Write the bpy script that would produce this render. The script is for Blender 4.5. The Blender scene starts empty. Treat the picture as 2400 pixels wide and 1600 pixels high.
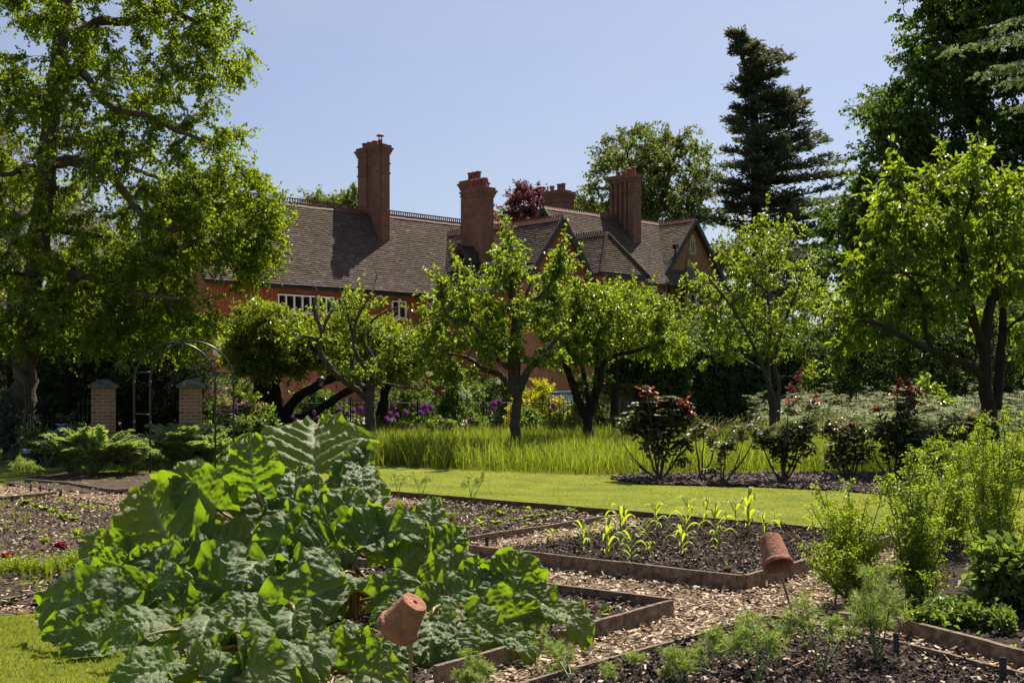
import bpy, math
import numpy as np
from mathutils import Vector, Matrix

# ------------------------------------------------------------------ basics
RNG = np.random.default_rng(11)
F, EYE = 2750.0, 1.7            # focal length in photo pixels, eye height in metres
SC = bpy.context.scene
COL = SC.collection


def P(x, y, Y):
    """photo direction at distance Y -> world point"""
    return np.array([(x - 1200) * Y / F, Y, EYE + (900 - y) * Y / F])


def G(x, y, z=0.0):
    Y = F * (EYE - z) / (y - 900)
    return np.array([(x - 1200) * Y / F, Y, z])


def unit(v):
    v = np.asarray(v, float)
    return v / np.maximum(np.linalg.norm(v, axis=-1, keepdims=True), 1e-9)


def rnd(n, a=0.0, b=1.0):
    return RNG.uniform(a, b, n)


def rvec(n):
    return unit(RNG.normal(size=(n, 3)))


def noise2(x, y, s=1.0, seed=0):
    """cheap smooth pseudo noise, about -1..1"""
    r = np.random.default_rng(seed)
    out = 0
    for k in range(5):
        a = r.uniform(0, 6.283)
        f = (0.6 + 0.5 * k) / s
        out = out + np.sin((x * math.cos(a) + y * math.sin(a)) * f * 6.283 + r.uniform(0, 6.283)) / (1 + .5 * k)
    return out / 2.2


# ------------------------------------------------------------------ objects
def tag(o, label=None, cat=None, group=None, kind=None):
    if label: o["label"] = label
    if cat: o["category"] = cat
    if group: o["group"] = group
    if kind: o["kind"] = kind
    return o


def thing(name, label, cat, loc=(0, 0, 0), group=None, rotz=0.0):
    o = bpy.data.objects.new(name, None)
    o.empty_display_size = .2
    COL.objects.link(o)
    o.location = [float(c) for c in loc]
    o.rotation_euler = (0, 0, rotz)
    return tag(o, label, cat, group)


def copy_tree(o, parent=None):
    c = o.copy()
    COL.objects.link(c)
    if parent is not None: c.parent = parent
    for ch in o.children: copy_tree(ch, c)
    return c


def origin(o):
    p = np.zeros(3)
    while o is not None:
        p = p + np.array(o.location)
        o = o.parent
    return p


class MB:
    """collects geometry and links it as ONE mesh object"""

    def __init__(s):
        s.v, s.f, s.n = [], [], 0

    def add(s, v, f, mi=0):
        v = np.asarray(v, float).reshape(-1, 3)
        f = np.asarray(f, np.int64)
        if len(f): s.f.append((f + s.n, mi))
        s.v.append(v)
        s.n += len(v)
        return s

    def box(s, a, b, mi=0, M=None):
        (x0, y0, z0), (x1, y1, z1) = a, b
        v = np.array([[x0, y0, z0], [x1, y0, z0], [x1, y1, z0], [x0, y1, z0], [x0, y0, z1], [x1, y0, z1], [x1, y1, z1], [x0, y1, z1]], float)
        if M is not None: v = M(v)
        return s.add(v, [[0, 3, 2, 1], [4, 5, 6, 7], [0, 1, 5, 4], [1, 2, 6, 5], [2, 3, 7, 6], [3, 0, 4, 7]], mi)

    def beam(s, p, q, w, h, mi=0, up=(0, 0, 1)):
        """box of section w x h from p to q (h measured along up, centred)"""
        p, q = np.asarray(p, float), np.asarray(q, float)
        d = unit(q - p)
        sd = unit(np.cross(d, up))
        u = np.cross(sd, d)
        c = [(-1, -1), (1, -1), (1, 1), (-1, 1)]
        v = [e + sd * w / 2 * i + u * h / 2 * j for e in (p, q) for i, j in c]
        return s.add(v, [[3, 2, 1, 0], [4, 5, 6, 7], [0, 1, 5, 4], [1, 2, 6, 5], [2, 3, 7, 6], [3, 0, 4, 7]], mi)

    def tube(s, pts, r, n=6, mi=0, cap=True):
        pts = np.asarray(pts, float)
        k = len(pts)
        r = np.broadcast_to(np.asarray(r, float), (k,))
        t = np.gradient(pts, axis=0)
        t = unit(t)
        ref = np.array([.31, .17, .93]) if abs(t[0] @ np.array([.31, .17, .93])) < .9 else np.array([.9, .3, .1])
        a = unit(np.cross(t, ref))
        b = np.cross(t, a)
        th = np.linspace(0, 2 * np.pi, n, endpoint=False)
        v = pts[:, None] + r[:, None, None] * (a[:, None] * np.cos(th)[None, :, None] + b[:, None] * np.sin(th)[None, :, None])
        i = np.arange(k - 1)[:, None] * n
        j = np.arange(n)[None]
        j2 = (j + 1) % n
        q = np.stack([i + j, i + j2, i + n + j2, i + n + j], -1).reshape(-1, 4)
        s.add(v, q, mi)
        if cap and n >= 3:
            m = s.n - k * n
            for base, rev in ((m, True), (m + (k - 1) * n, False)):
                c = list(range(base, base + n))
                s.f.append((np.array([c[::-1] if rev else c]), mi))
        return s

    def lathe(s, prof, c, n=16, mi=0, axis=None, cap=True):
        """profile [(radius, height)] turned about a line through c"""
        prof = np.asarray(prof, float)
        th = np.linspace(0, 2 * np.pi, n, endpoint=False)
        ax = np.array([0, 0, 1.]) if axis is None else unit(axis)
        e1 = unit(np.cross(ax, [0.2, 1, .1]))
        e2 = np.cross(ax, e1)
        v = np.asarray(c) + prof[:, 1, None, None] * ax + prof[:, 0, None, None] * (e1 * np.cos(th)[None, :, None] + e2 * np.sin(th)[None, :, None])
        k = len(prof)
        i = np.arange(k - 1)[:, None] * n
        j = np.arange(n)[None]
        j2 = (j + 1) % n
        q = np.stack([i + j, i + j2, i + n + j2, i + n + j], -1).reshape(-1, 4)
        s.add(v, q, mi)
        if cap:
            m = s.n - k * n
            s.f.append((np.array([list(range(m, m + n))[::-1]]), mi))
            s.f.append((np.array([list(range(m + (k - 1) * n, m + k * n))]), mi))
        return s

    def lathe_sharp(s, prof, c, n=16, mi=0, axis=None):
        """like lathe, but every profile segment keeps its own edges"""
        for a, b in zip(prof[:-1], prof[1:]): s.lathe([a, b], c, n, mi, axis, False)
        return s

    def grid(s, pts, mi=0):
        """pts (m,n,3)"""
        m, n = pts.shape[:2]
        i = np.arange(m - 1)[:, None] * n
        j = np.arange(n - 1)[None]
        q = np.stack([i + j, i + j + 1, i + n + j + 1, i + n + j], -1).reshape(-1, 4)
        return s.add(pts.reshape(-1, 3), q, mi)

    def build(s, name, mats, parent=None, smooth=False, local=False, org=None, attr=None):
        me = bpy.data.meshes.new(name)
        v = np.concatenate(s.v) if s.v else np.zeros((0, 3))
        if org is None: org = np.zeros(3) if (parent is None or local) else origin(parent)
        v = v - np.asarray(org)
        me.vertices.add(len(v))
        me.vertices.foreach_set("co", v.astype(np.float32).ravel())
        loops, starts, mis, p = [], [], [], 0
        for f, mi in s.f:
            k = f.shape[1]
            loops.append(f.ravel())
            starts.append(np.arange(len(f)) * k + p)
            mis.append(np.full(len(f), mi))
            p += f.size
        if loops:
            loops, starts, mis = np.concatenate(loops), np.concatenate(starts), np.concatenate(mis)
            me.loops.add(len(loops))
            me.loops.foreach_set("vertex_index", loops.astype(np.int32))
            me.polygons.add(len(starts))
            me.polygons.foreach_set("loop_start", starts.astype(np.int32))
            me.polygons.foreach_set("material_index", mis.astype(np.int32))
            me.polygons.foreach_set("use_smooth", np.full(len(starts), bool(smooth)))
        if attr is not None:
            for an, vals in attr.items():
                A = me.attributes.new(an, 'FLOAT', 'POINT')
                A.data.foreach_set("value", np.asarray(vals, np.float32))
        for m in (mats if isinstance(mats, (list, tuple)) else [mats]): me.materials.append(m)
        me.update(calc_edges=True)
        me.validate()
        o = bpy.data.objects.new(name, me)
        COL.objects.link(o)
        if parent is not None:
            o.parent = parent
        elif not local:
            o.location = [float(c) for c in org]
        return o


# ------------------------------------------------------------------ leaves (vectorised)
def frame(d, n):
    d = unit(d)
    n = n - (n * d).sum(-1, keepdims=True) * d
    n = unit(n)
    return d, n, np.cross(d, n)


def leaves(mb, base, d, n, L, W, kind="kite", fold=.18, droop=.15, mi=0):
    N = len(base)
    if N == 0: return
    L = np.broadcast_to(np.asarray(L, float), (N,))[:, None]
    W = np.broadcast_to(np.asarray(W, float), (N,))[:, None]
    d, n, sd = frame(np.asarray(d, float), np.asarray(n, float))
    b = np.asarray(base, float)
    if kind == "kite":
        v = np.stack([b, b + d * L * .45 + sd * W * .5 + n * W * fold, b + d * L - n * L * droop, b + d * L * .45 - sd * W * .5 + n * W * fold], 1)
        i = np.arange(N)[:, None] * 4
        f = np.concatenate([i + np.array([[0, 1, 2]]), i + np.array([[0, 2, 3]])])
    elif kind == "oval":
        v = np.stack([b, b + d * L * .28 + sd * W * .42 + n * W * fold, b + d * L * .68 + sd * W * .42 + n * (W * fold - L * droop * .4), b + d * L - n * L * droop,
                      b + d * L * .68 - sd * W * .42 + n * (W * fold - L * droop * .4), b + d * L * .28 - sd * W * .42 + n * W * fold, b + d * L * .5 - n * L * droop * .15], 1)
        i = np.arange(N)[:, None] * 7
        f = np.concatenate([i + np.array([[0, 1, 2, 6]]), i + np.array([[6, 2, 3, 4]]), i + np.array([[0, 6, 4, 5]])])
    elif kind == "fan":   # small fan shaped leaf
        v = np.stack([b, b + d * L * .7 + sd * W * .5 + n * W * fold, b + d * L * .95 + sd * W * .22, b + d * L * .8, b + d * L * .95 - sd * W * .22, b + d * L * .7 - sd * W * .5 + n * W * fold], 1)
        i = np.arange(N)[:, None] * 6
        f = np.concatenate([i + np.array([[0, 1, 2, 3]]), i + np.array([[0, 3, 4, 5]])])
    elif kind == "blade":
        ts = (0, .4, .75)
        pts = []
        for t, w in zip(ts, (.8, 1, .65)):
            c = b + d * L * t - np.array([0, 0, 1.]) * L * droop * t * t
            pts += [c + sd * W * .5 * w, c - sd * W * .5 * w]
        pts.append(b + d * L - np.array([0, 0, 1.]) * L * droop)
        v = np.stack(pts, 1)
        i = np.arange(N)[:, None] * 7
        f = np.concatenate([i + np.array([[0, 1, 3, 2]]), i + np.array([[2, 3, 5, 4]])])
        mb.add(v, f, mi)
        mb.f.append((i + np.array([[4, 5, 6]]) + mb.n - N * 7, mi))
        return
    elif kind == "spike":
        v = np.stack([b + sd * W * .5, b - sd * W * .5, b + d * L - np.array([0, 0, 1.]) * L * droop], 1)
        f = np.arange(N)[:, None] * 3 + np.array([[0, 1, 2]])
    mb.add(v, f, mi)


def twigs(mb, S, M, E, r0, r1, mi=0):
    """thin three sided twigs S-M-E"""
    N = len(S)
    if N == 0: return
    d = unit(E - S)
    a = unit(np.cross(d, np.array([.3, .5, .81])))
    b = np.cross(d, a)
    r0 = np.broadcast_to(r0, (N,))[:, None]
    r1 = np.broadcast_to(r1, (N,))[:, None]
    vs = []
    for c, r in ((S, r0), (M, (r0 + r1) / 2), (E, r1)):
        for t in (0, 2.094, 4.189):
            vs.append(c + r * (a * math.cos(t) + b * math.sin(t)))
    v = np.stack(vs, 1)
    q = []
    for k in (0, 3):
        for j in range(3):
            q.append([k + j, k + (j + 1) % 3, k + 3 + (j + 1) % 3, k + 3 + j])
    f = (np.arange(N)[:, None, None] * 9 + np.array(q)[None]).reshape(-1, 4)
    mb.add(v, f, mi)


# ------------------------------------------------------------------ materials
def nodes(name):
    m = bpy.data.materials.new(name)
    m.use_nodes = True
    nt = m.node_tree
    for n in list(nt.nodes): nt.nodes.remove(n)
    out = nt.nodes.new("ShaderNodeOutputMaterial")

    def N(t, **k):
        n = nt.nodes.new(t)
        for a, b in k.items():
            if a[0] == "_":
                n.inputs[a[1:].replace("_", " ")].default_value = b
            else:
                setattr(n, a, b)
        return n

    def Lk(a, b): nt.links.new(a, b)
    return m, N, Lk, out


def rgb(c): return (c[0], c[1], c[2], 1)


def ramp(N, stops, interp='LINEAR'):
    r = N("ShaderNodeValToRGB")
    r.color_ramp.interpolation = interp
    e = r.color_ramp.elements
    while len(e) > 1: e.remove(e[-1])
    e[0].position, e[0].color = stops[0][0], rgb(stops[0][1])
    for p, c in stops[1:]:
        k = e.new(p)
        k.color = rgb(c)
    return r


def leafmat(name, stops, trans=.5, tcol=(.30, .42, .03), rough=.45, spec=.4, sheen_noise=0):
    """leaf: colour varies leaf by leaf; light also comes through"""
    m, N, L, out = nodes(name)
    g = N("ShaderNodeNewGeometry")
    r = ramp(N, stops)
    L(g.outputs["Random Per Island"], r.inputs[0])
    b = N("ShaderNodeBsdfPrincipled", _Roughness=rough)
    b.inputs["Specular IOR Level"].default_value = spec
    L(r.outputs[0], b.inputs["Base Color"])
    t = N("ShaderNodeBsdfTranslucent")
    hs = N("ShaderNodeHueSaturation", _Hue=.5, _Saturation=1.0, _Color=rgb(tcol))
    mr = N("ShaderNodeMapRange")
    mr.inputs[3].default_value, mr.inputs[4].default_value = .65, 1.25
    L(g.outputs["Random Per Island"], mr.inputs[0])
    L(mr.outputs[0], hs.inputs["Value"])
    L(hs.outputs[0], t.inputs[0])
    mx = N("ShaderNodeMixShader", _Fac=trans)
    L(b.outputs[0], mx.inputs[1])
    L(t.outputs[0], mx.inputs[2])
    L(mx.outputs[0], out.inputs[0])
    return m


def solid(name, col, rough=.6, spec=.4, metal=0, var=.25, scale=8, bump=0, bscale=40, col2=None, detail=6, lo=.35, hi=.65):
    m, N, L, out = nodes(name)
    tc = N("ShaderNodeTexCoord")
    nz = N("ShaderNodeTexNoise", _Scale=scale, _Detail=detail, _Roughness=.65)
    L(tc.outputs["Object"], nz.inputs["Vector"])
    c2 = col2 or tuple(c * (1 - var) for c in col)
    r = ramp(N, [(lo, col), (hi, c2)])
    L(nz.outputs[0], r.inputs[0])
    b = N("ShaderNodeBsdfPrincipled", _Roughness=rough, _Metallic=metal)
    b.inputs["Specular IOR Level"].default_value = spec
    L(r.outputs[0], b.inputs["Base Color"])
    if bump:
        n2 = N("ShaderNodeTexNoise", _Scale=bscale, _Detail=5)
        L(tc.outputs["Object"], n2.inputs["Vector"])
        bp = N("ShaderNodeBump", _Strength=bump, _Distance=.03)
        L(n2.outputs[0], bp.inputs["Height"])
        L(bp.outputs[0], b.inputs["Normal"])
    L(b.outputs[0], out.inputs[0])
    return m


def islandmat(name, stops, rough=.7, spec=.3, trans=0, nscale=0, moss=None, mscale=.6):
    """pieces (tiles, chips) each with their own colour; optional patchy second colour"""
    m, N, L, out = nodes(name)
    g = N("ShaderNodeNewGeometry")
    r = ramp(N, stops)
    L(g.outputs["Random Per Island"], r.inputs[0])
    col = r.outputs[0]
    if moss:
        tc = N("ShaderNodeTexCoord")
        nz = N("ShaderNodeTexNoise", _Scale=mscale, _Detail=8, _Roughness=.7)
        L(tc.outputs["Object"], nz.inputs["Vector"])
        rr = ramp(N, [(moss[1], (0, 0, 0)), (moss[2], (1, 1, 1))])
        L(nz.outputs[0], rr.inputs[0])
        mx = N("ShaderNodeMix", data_type='RGBA')
        L(rr.outputs[0], mx.inputs[0])
        L(col, mx.inputs[6])
        mx.inputs[7].default_value = rgb(moss[0])
        col = mx.outputs[2]
    b = N("ShaderNodeBsdfPrincipled", _Roughness=rough)
    b.inputs["Specular IOR Level"].default_value = spec
    L(col, b.inputs["Base Color"])
    L(b.outputs[0], out.inputs[0])
    return m


def brickmat(name, c1, c2, mortar, w=.225, h=.075, mort=.010, dirt=(.10, .08, .06), dark=.5):
    m, N, L, out = nodes(name)
    tc = N("ShaderNodeTexCoord")
    sx = N("ShaderNodeSeparateXYZ")
    L(tc.outputs["Object"], sx.inputs[0])
    sn = N("ShaderNodeSeparateXYZ")
    L(tc.outputs["Normal"], sn.inputs[0])
    ab = N("ShaderNodeMath", operation='ABSOLUTE')
    L(sn.outputs[0], ab.inputs[0])
    gt = N("ShaderNodeMath", operation='GREATER_THAN')
    L(ab.outputs[0], gt.inputs[0])
    gt.inputs[1].default_value = .7
    mu = N("ShaderNodeMix", data_type='FLOAT')
    L(gt.outputs[0], mu.inputs[0])
    L(sx.outputs[0], mu.inputs[2])
    L(sx.outputs[1], mu.inputs[3])
    cb = N("ShaderNodeCombineXYZ")
    L(mu.outputs[0], cb.inputs[0])
    L(sx.outputs[2], cb.inputs[1])
    bt = N("ShaderNodeTexBrick", offset=.5, _Scale=1.0, _Bias=-.1)
    bt.inputs["Color1"].default_value = rgb(c1)
    bt.inputs["Color2"].default_value = rgb(c2)
    bt.inputs["Mortar"].default_value = rgb(mortar)
    bt.inputs["Mortar Size"].default_value = mort
    bt.inputs["Mortar Smooth"].default_value = .3
    bt.inputs["Brick Width"].default_value = w
    bt.inputs["Row Height"].default_value = h
    L(cb.outputs[0], bt.inputs["Vector"])
    nz = N("ShaderNodeTexNoise", _Scale=1.3, _Detail=8, _Roughness=.7)
    L(tc.outputs["Object"], nz.inputs["Vector"])
    rr = ramp(N, [(.42, (0, 0, 0)), (.75, (dark, dark, dark))])
    L(nz.outputs[0], rr.inputs[0])
    mx = N("ShaderNodeMix", data_type='RGBA')
    L(rr.outputs[0], mx.inputs[0])
    L(bt.outputs[0], mx.inputs[6])
    mx.inputs[7].default_value = rgb(dirt)
    b = N("ShaderNodeBsdfPrincipled", _Roughness=.85)
    b.inputs["Specular IOR Level"].default_value = .25
    L(mx.outputs[2], b.inputs["Base Color"])
    bp = N("ShaderNodeBump", _Strength=.6, _Distance=.01, invert=True)
    L(bt.outputs["Fac"], bp.inputs["Height"])
    L(bp.outputs[0], b.inputs["Normal"])
    L(b.outputs[0], out.inputs[0])
    return m


def groundmat(name, stops, scale, bump=.4, bscale=30, rough=.95, stops2=None, s2=1.0):
    m, N, L, out = nodes(name)
    tc = N("ShaderNodeTexCoord")
    nz = N("ShaderNodeTexNoise", _Scale=scale, _Detail=10, _Roughness=.75)
    L(tc.outputs["Object"], nz.inputs["Vector"])
    r = ramp(N, stops)
    L(nz.outputs[0], r.inputs[0])
    col = r.outputs[0]
    if stops2:
        n3 = N("ShaderNodeTexNoise", _Scale=s2, _Detail=6)
        L(tc.outputs["Object"], n3.inputs["Vector"])
        r3 = ramp(N, stops2)
        L(n3.outputs[0], r3.inputs[0])
        mx = N("ShaderNodeMix", data_type='RGBA', blend_type='MULTIPLY')
        mx.inputs[0].default_value = 1
        L(col, mx.inputs[6])
        L(r3.outputs[0], mx.inputs[7])
        col = mx.outputs[2]
    b = N("ShaderNodeBsdfPrincipled", _Roughness=rough)
    b.inputs["Specular IOR Level"].default_value = .15
    L(col, b.inputs["Base Color"])
    n2 = N("ShaderNodeTexNoise", _Scale=bscale, _Detail=8, _Roughness=.7)
    L(tc.outputs["Object"], n2.inputs["Vector"])
    bp = N("ShaderNodeBump", _Strength=bump, _Distance=.05)
    L(n2.outputs[0], bp.inputs["Height"])
    L(bp.outputs[0], b.inputs["Normal"])
    L(b.outputs[0], out.inputs[0])
    return m


# ------------------------------------------------------------------ camera, light
cam = bpy.data.cameras.new("camera")
cam.sensor_width = 36
cam.lens = 36 * F / 2400
cam.shift_y = 100 / 2400
cam.clip_end = 3000
co = bpy.data.objects.new("camera", cam)
co.location = (0, 0, EYE)
co.rotation_euler = (math.radians(90), 0, 0)
COL.objects.link(co)
SC.camera = co

SUN_EL, SUN_AZ = math.radians(58), math.radians(24)      # azimuth from +Y towards +X
SUN = np.array([math.cos(SUN_EL) * math.sin(SUN_AZ), math.cos(SUN_EL) * math.cos(SUN_AZ), math.sin(SUN_EL)])
sl = bpy.data.lights.new("sun", 'SUN')
sl.energy = 5.0
sl.angle = math.radians(.5)
sl.color = (1, .93, .80)
so = bpy.data.objects.new("sun", sl)
so.rotation_euler = Vector(SUN).to_track_quat('Z', 'Y').to_euler()
so.location = (10, 40, 40)
COL.objects.link(so)
W = bpy.data.worlds.new("World")
SC.world = W
W.use_nodes = True
sky = W.node_tree.nodes.new("ShaderNodeTexSky")
sky.sky_type = 'NISHITA'
sky.sun_disc = False
sky.sun_elevation = SUN_EL
sky.sun_rotation = SUN_AZ
sky.air_density = 1.0
sky.dust_density = 2.0
sky.ozone_density = 3.5
sky.air_density = .9
bg = W.node_tree.nodes["Background"]
# a hazy summer sky: softer blue, with faint high wisps
wn = W.node_tree
hsv = wn.nodes.new("ShaderNodeHueSaturation")
hsv.inputs["Saturation"].default_value = .92
hsv.inputs["Hue"].default_value = .510
wn.links.new(sky.outputs[0], hsv.inputs["Color"])
wtc = wn.nodes.new("ShaderNodeTexCoord")
wmp = wn.nodes.new("ShaderNodeMapping")
wmp.inputs["Scale"].default_value = (1.2, 1.2, 5.5)
wmp.inputs["Rotation"].default_value = (.25, .1, .3)
wn.links.new(wtc.outputs["Generated"], wmp.inputs["Vector"])
wnz = wn.nodes.new("ShaderNodeTexNoise")
wnz.inputs["Scale"].default_value = 2.2
wnz.inputs["Detail"].default_value = 9
wnz.inputs["Roughness"].default_value = .6
wn.links.new(wmp.outputs[0], wnz.inputs["Vector"])
wrp = wn.nodes.new("ShaderNodeMapRange")
wrp.inputs[1].default_value, wrp.inputs[2].default_value, wrp.inputs[3].default_value, wrp.inputs[4].default_value = .45, .80, 0.0, .30
wn.links.new(wnz.outputs[0], wrp.inputs[0])
wmx = wn.nodes.new("ShaderNodeMix")
wmx.data_type = 'RGBA'
wn.links.new(wrp.outputs[0], wmx.inputs[0])
wn.links.new(hsv.outputs[0], wmx.inputs[6])
wmx.inputs[7].default_value = (5.2, 5.5, 6.0, 1)
wn.links.new(wmx.outputs[2], bg.inputs[0])
bg.inputs[1].default_value = .070
SC.view_settings.view_transform = 'Standard'
SC.view_settings.look = 'None'
SC.view_settings.exposure = 0.80
SC.view_settings.gamma = 1
SC.cycles.max_bounces = 8
SC.cycles.diffuse_bounces = 4
SC.cycles.transmission_bounces = 6
SC.cycles.sample_clamp_indirect = 6
# ------------------------------------------------------------------ the house
M_BRICK = brickmat("brick", (.37, .130, .052), (.26, .082, .036), (.33, .24, .15))
M_CHIM = brickmat("chimney_brick", (.34, .125, .062), (.15, .064, .042), (.26, .19, .13), dirt=(.10, .078, .055), dark=.85)
M_TILE = islandmat("roof_tile", [(0, (.088, .065, .053)), (.5, (.110, .082, .068)), (.95, (.135, .103, .086)), (1, (.19, .15, .12))], rough=.9, spec=.12, moss=((.085, .062, .022), .48, .72), mscale=.45)
M_HANG = islandmat("hung_tile", [(0, (.21, .062, .024)), (.5, (.29, .092, .035)), (1, (.36, .135, .052))], rough=.8, moss=((.16, .06, .03), .5, .75), mscale=.5)
M_RIDGE = solid("ridge_tile", (.22, .085, .055), .7, var=.5, scale=5)
M_POT = solid("chimney_pot", (.36, .11, .07), .7, var=.35, scale=6)
M_WOOD_D = solid("dark_timber", (.055, .045, .038), .7, var=.4)
M_WHITE = solid("white_paint", (.78, .78, .75), .5, var=.06)
M_STONE = solid("pale_stone", (.46, .36, .22), .85, var=.25, scale=4, bump=.2)
M_STONE_D = solid("mossy_stone", (.20, .17, .12), .9, var=.5, scale=9, bump=.5)
M_IRON = solid("black_iron", (.012, .012, .013), .45, spec=.5, var=.3)
M_LEAD = solid("lead", (.2, .2, .21), .6, var=.3)
M_GLASS = solid("window_glass", (.012, .016, .014), .06, spec=.6, var=.3, scale=1.5)
M_RENDER = solid("white_render", (.62, .60, .55), .8, var=.15)

HX = math.atan2(.6828, .7306)
house = thing("house", "large red brick house with steep tiled roofs and tall chimneys behind the fruit trees", "house", (-9.82, 60, 0), rotz=HX)
HU, HV = np.array([.7306, .6828]), np.array([-.6828, .7306])


def hpart(mb, name, mats, parent=None, smooth=False): return mb.build(name, mats, parent or house, smooth, local=True)


def tile_plane(mb, O, s, w, Ls, Lw, clip=None, tw=.24, g=.155, t=.036, mi=0, jit=.006):
    O, s, w = np.asarray(O, float), unit(s), unit(w)
    n = np.cross(s, w)
    if n[2] < 0 or (abs(n[2]) < 1e-6 and n @ np.array([0, -1., 0]) < 0): n = -n
    rows, cols = int(Lw / g), int(Ls / tw)
    r, c = np.meshgrid(np.arange(rows), np.arange(-1, cols + 1), indexing='ij')
    r, c = r.ravel(), c.ravel()
    s0 = np.clip((c + .5 * (r % 2)) * tw, 0, Ls)
    s1 = np.clip(s0 + tw - .006, 0, Ls)
    s0 = np.maximum(s0, 0)
    ok = s1 - s0 > .03
    if clip is not None: ok &= clip((s0 + s1) / 2, (r + .5) * g)
    r, s0, s1 = r[ok], s0[ok], s1[ok]
    N = len(r)
    sag = .018 * noise2(s0, r * g, 3.0, 5)
    w0, w1 = r * g - .03, (r + 1) * g + RNG.normal(0, .004, N)
    j1, j2 = RNG.normal(0, jit, N), RNG.normal(0, jit, N)

    def pt(a, b, h): return O + s * a[:, None] + w * b[:, None] + n * h[:, None]
    z = np.zeros(N)
    v = np.stack([pt(s0, w0, z + sag), pt(s1, w0, z + sag), pt(s1, w1, t + j1 + sag), pt(s0, w1, t + j2 + sag), pt(s1, w1, z - .02 + sag), pt(s0, w1, z - .02 + sag)], 1)
    i = np.arange(N)[:, None] * 6
    mb.add(v, np.concatenate([i + np.array([[0, 1, 2, 3]]), i + np.array([[3, 2, 4, 5]])]), mi)


def slab(mb, O, s, w, Ls, Lw, th=.12, mi=0):
    O, s, w = np.asarray(O, float), unit(s), unit(w)
    n = np.cross(s, w)
    if n[2] < 0: n = -n
    O = O - n * .05
    v = [O + s * a + w * b - n * h for h in (th, 0) for a, b in ((0, 0), (Ls, 0), (Ls, Lw), (0, Lw))]
    mb.add(v, [[0, 1, 2, 3], [7, 6, 5, 4], [0, 4, 5, 1], [1, 5, 6, 2], [2, 6, 7, 3], [3, 7, 4, 0]], mi)


def wallpoly(mb, pts, th, dirn, mi=0):
    """prism: polygon pts (k,3) extruded by th along dirn"""
    pts = np.asarray(pts, float)
    k = len(pts)
    v = np.concatenate([pts, pts + np.asarray(dirn, float) * th])
    mb.add(v, np.zeros((0, 4)), mi)
    base = mb.n - 2 * k
    mb.f.append((np.array([list(range(base, base + k))]), mi))
    mb.f.append((np.array([list(range(base + k, base + 2 * k))[::-1]]), mi))
    q = [[base + i, base + k + i, base + k + (i + 1) % k, base + (i + 1) % k] for i in range(k)]
    mb.f.append((np.array(q), mi))


def crest(mb, p, q, style=0, drop=.10):
    """ridge tiles with an ornamental cresting"""
    p, q = np.asarray(p, float), np.asarray(q, float)
    L = np.linalg.norm(q - p)
    d = (q - p) / L
    sd = unit(np.cross(d, [0, 0, 1]))
    k = int(L / .45)
    for i in range(k):                       # individual saddle tiles
        a, b = p + d * L * i / k, p + d * (L * (i + 1) / k - .015)
        z = RNG.normal(0, .006)
        u = np.array([0, 0, 1.])
        v = []
        for e in (a, b):
            v += [e + sd * .2 - u * (.2 - z), e + u * (.05 + z), e - sd * .2 - u * (.2 - z)]
        mb.add(v, [[0, 1, 4, 3], [1, 2, 5, 4]])
    m = int(L / (.16 if style == 0 else .2))
    for i in range(m):
        c = p + d * L * (i + .5) / m + [0, 0, .045]
        wd = .05 if style == 0 else .075
        hh = .17 if style == 0 else .13 + RNG.normal(0, .01)
        mb.beam(c, c + [0, 0, hh], .05, wd, up=d)
    if style == 0: mb.beam(p + [0, 0, .235], q + [0, 0, .235], .06, .06)


def verge(mb, apex, foot, th=.1, h=.30, up=(0, 0, 1)):
    mb.beam(np.array(apex, float) - [0, 0, h * .35], np.array(foot, float) - [0, 0, h * .35], th, h, up=up)


# ---- main wing
TZ, EZ = 11.48, 6.59
slope_l = math.hypot(4, TZ - EZ)
rf = MB()
slab(rf, (-6.4, 4, TZ), (1, 0, 0), (0, -4, EZ - TZ), 22, slope_l)
slab(rf, (-6.4, 4, TZ), (1, 0, 0), (0, 4, EZ - TZ), 22, slope_l)
tile_plane(rf, (-6.42, 4, TZ), (1, 0, 0), (0, -4, EZ - TZ), 19, slope_l, mi=1)
roof_main = hpart(rf, "roof", [M_WOOD_D, M_TILE])
cb = MB()
crest(cb, (-6.4, 4, TZ + .04), (14, 4, TZ + .04), 0)
hpart(cb, "ridge", M_RIDGE, roof_main)
mb = MB()
mb.beam((-6.4, -.07, EZ - .06), (7.2, -.07, EZ - .06), .11, .10)
hpart(mb, "gutter", M_IRON, roof_main)
mb = MB()
wallpoly(mb, [(-6.1, .42, 0), (-6.1, 7.6, 0), (-6.1, 7.6, 6.8), (-6.1, 4, 11.1), (-6.1, .42, 6.8)], .3, (1, 0, 0))
mb.box((-5.8, .42, 3.9), (9, .75, 7.0))
hpart(mb, "wall", M_BRICK)
mb = MB()
tile_plane(mb, (-6.12, .40, 6.62), (1, 0, 0), (0, -.10, -1), 14.4, 2.1, tw=.14, g=.105, t=.012,
           clip=lambda s, w: ~((s > 3.80) & (s < 7.24) & (w > .36) & (w < 1.28)) & ~((s > 10.9) & (s < 12.0) & (w > .36) & (w < 1.36)))
hpart(mb, "hung_tiling", M_HANG)
mb = MB()
mb.box((-6.12, .30, 4.25), (8.6, .44, 4.47))
hpart(mb, "timber_beam", M_WOOD_D)
mb = MB()
mb.box((-6.08, .46, 3.1), (-4.2, .72, 4.25))
hpart(mb, "rendered_panel", M_RENDER)
mb = MB()
mb.box((-4.198, .46, 0), (8.6, .72, 4.25))
mb.box((-6.08, .46, 0), (-4.198, .72, 3.098))
hpart(mb, "lower_wall", M_BRICK)


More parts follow.
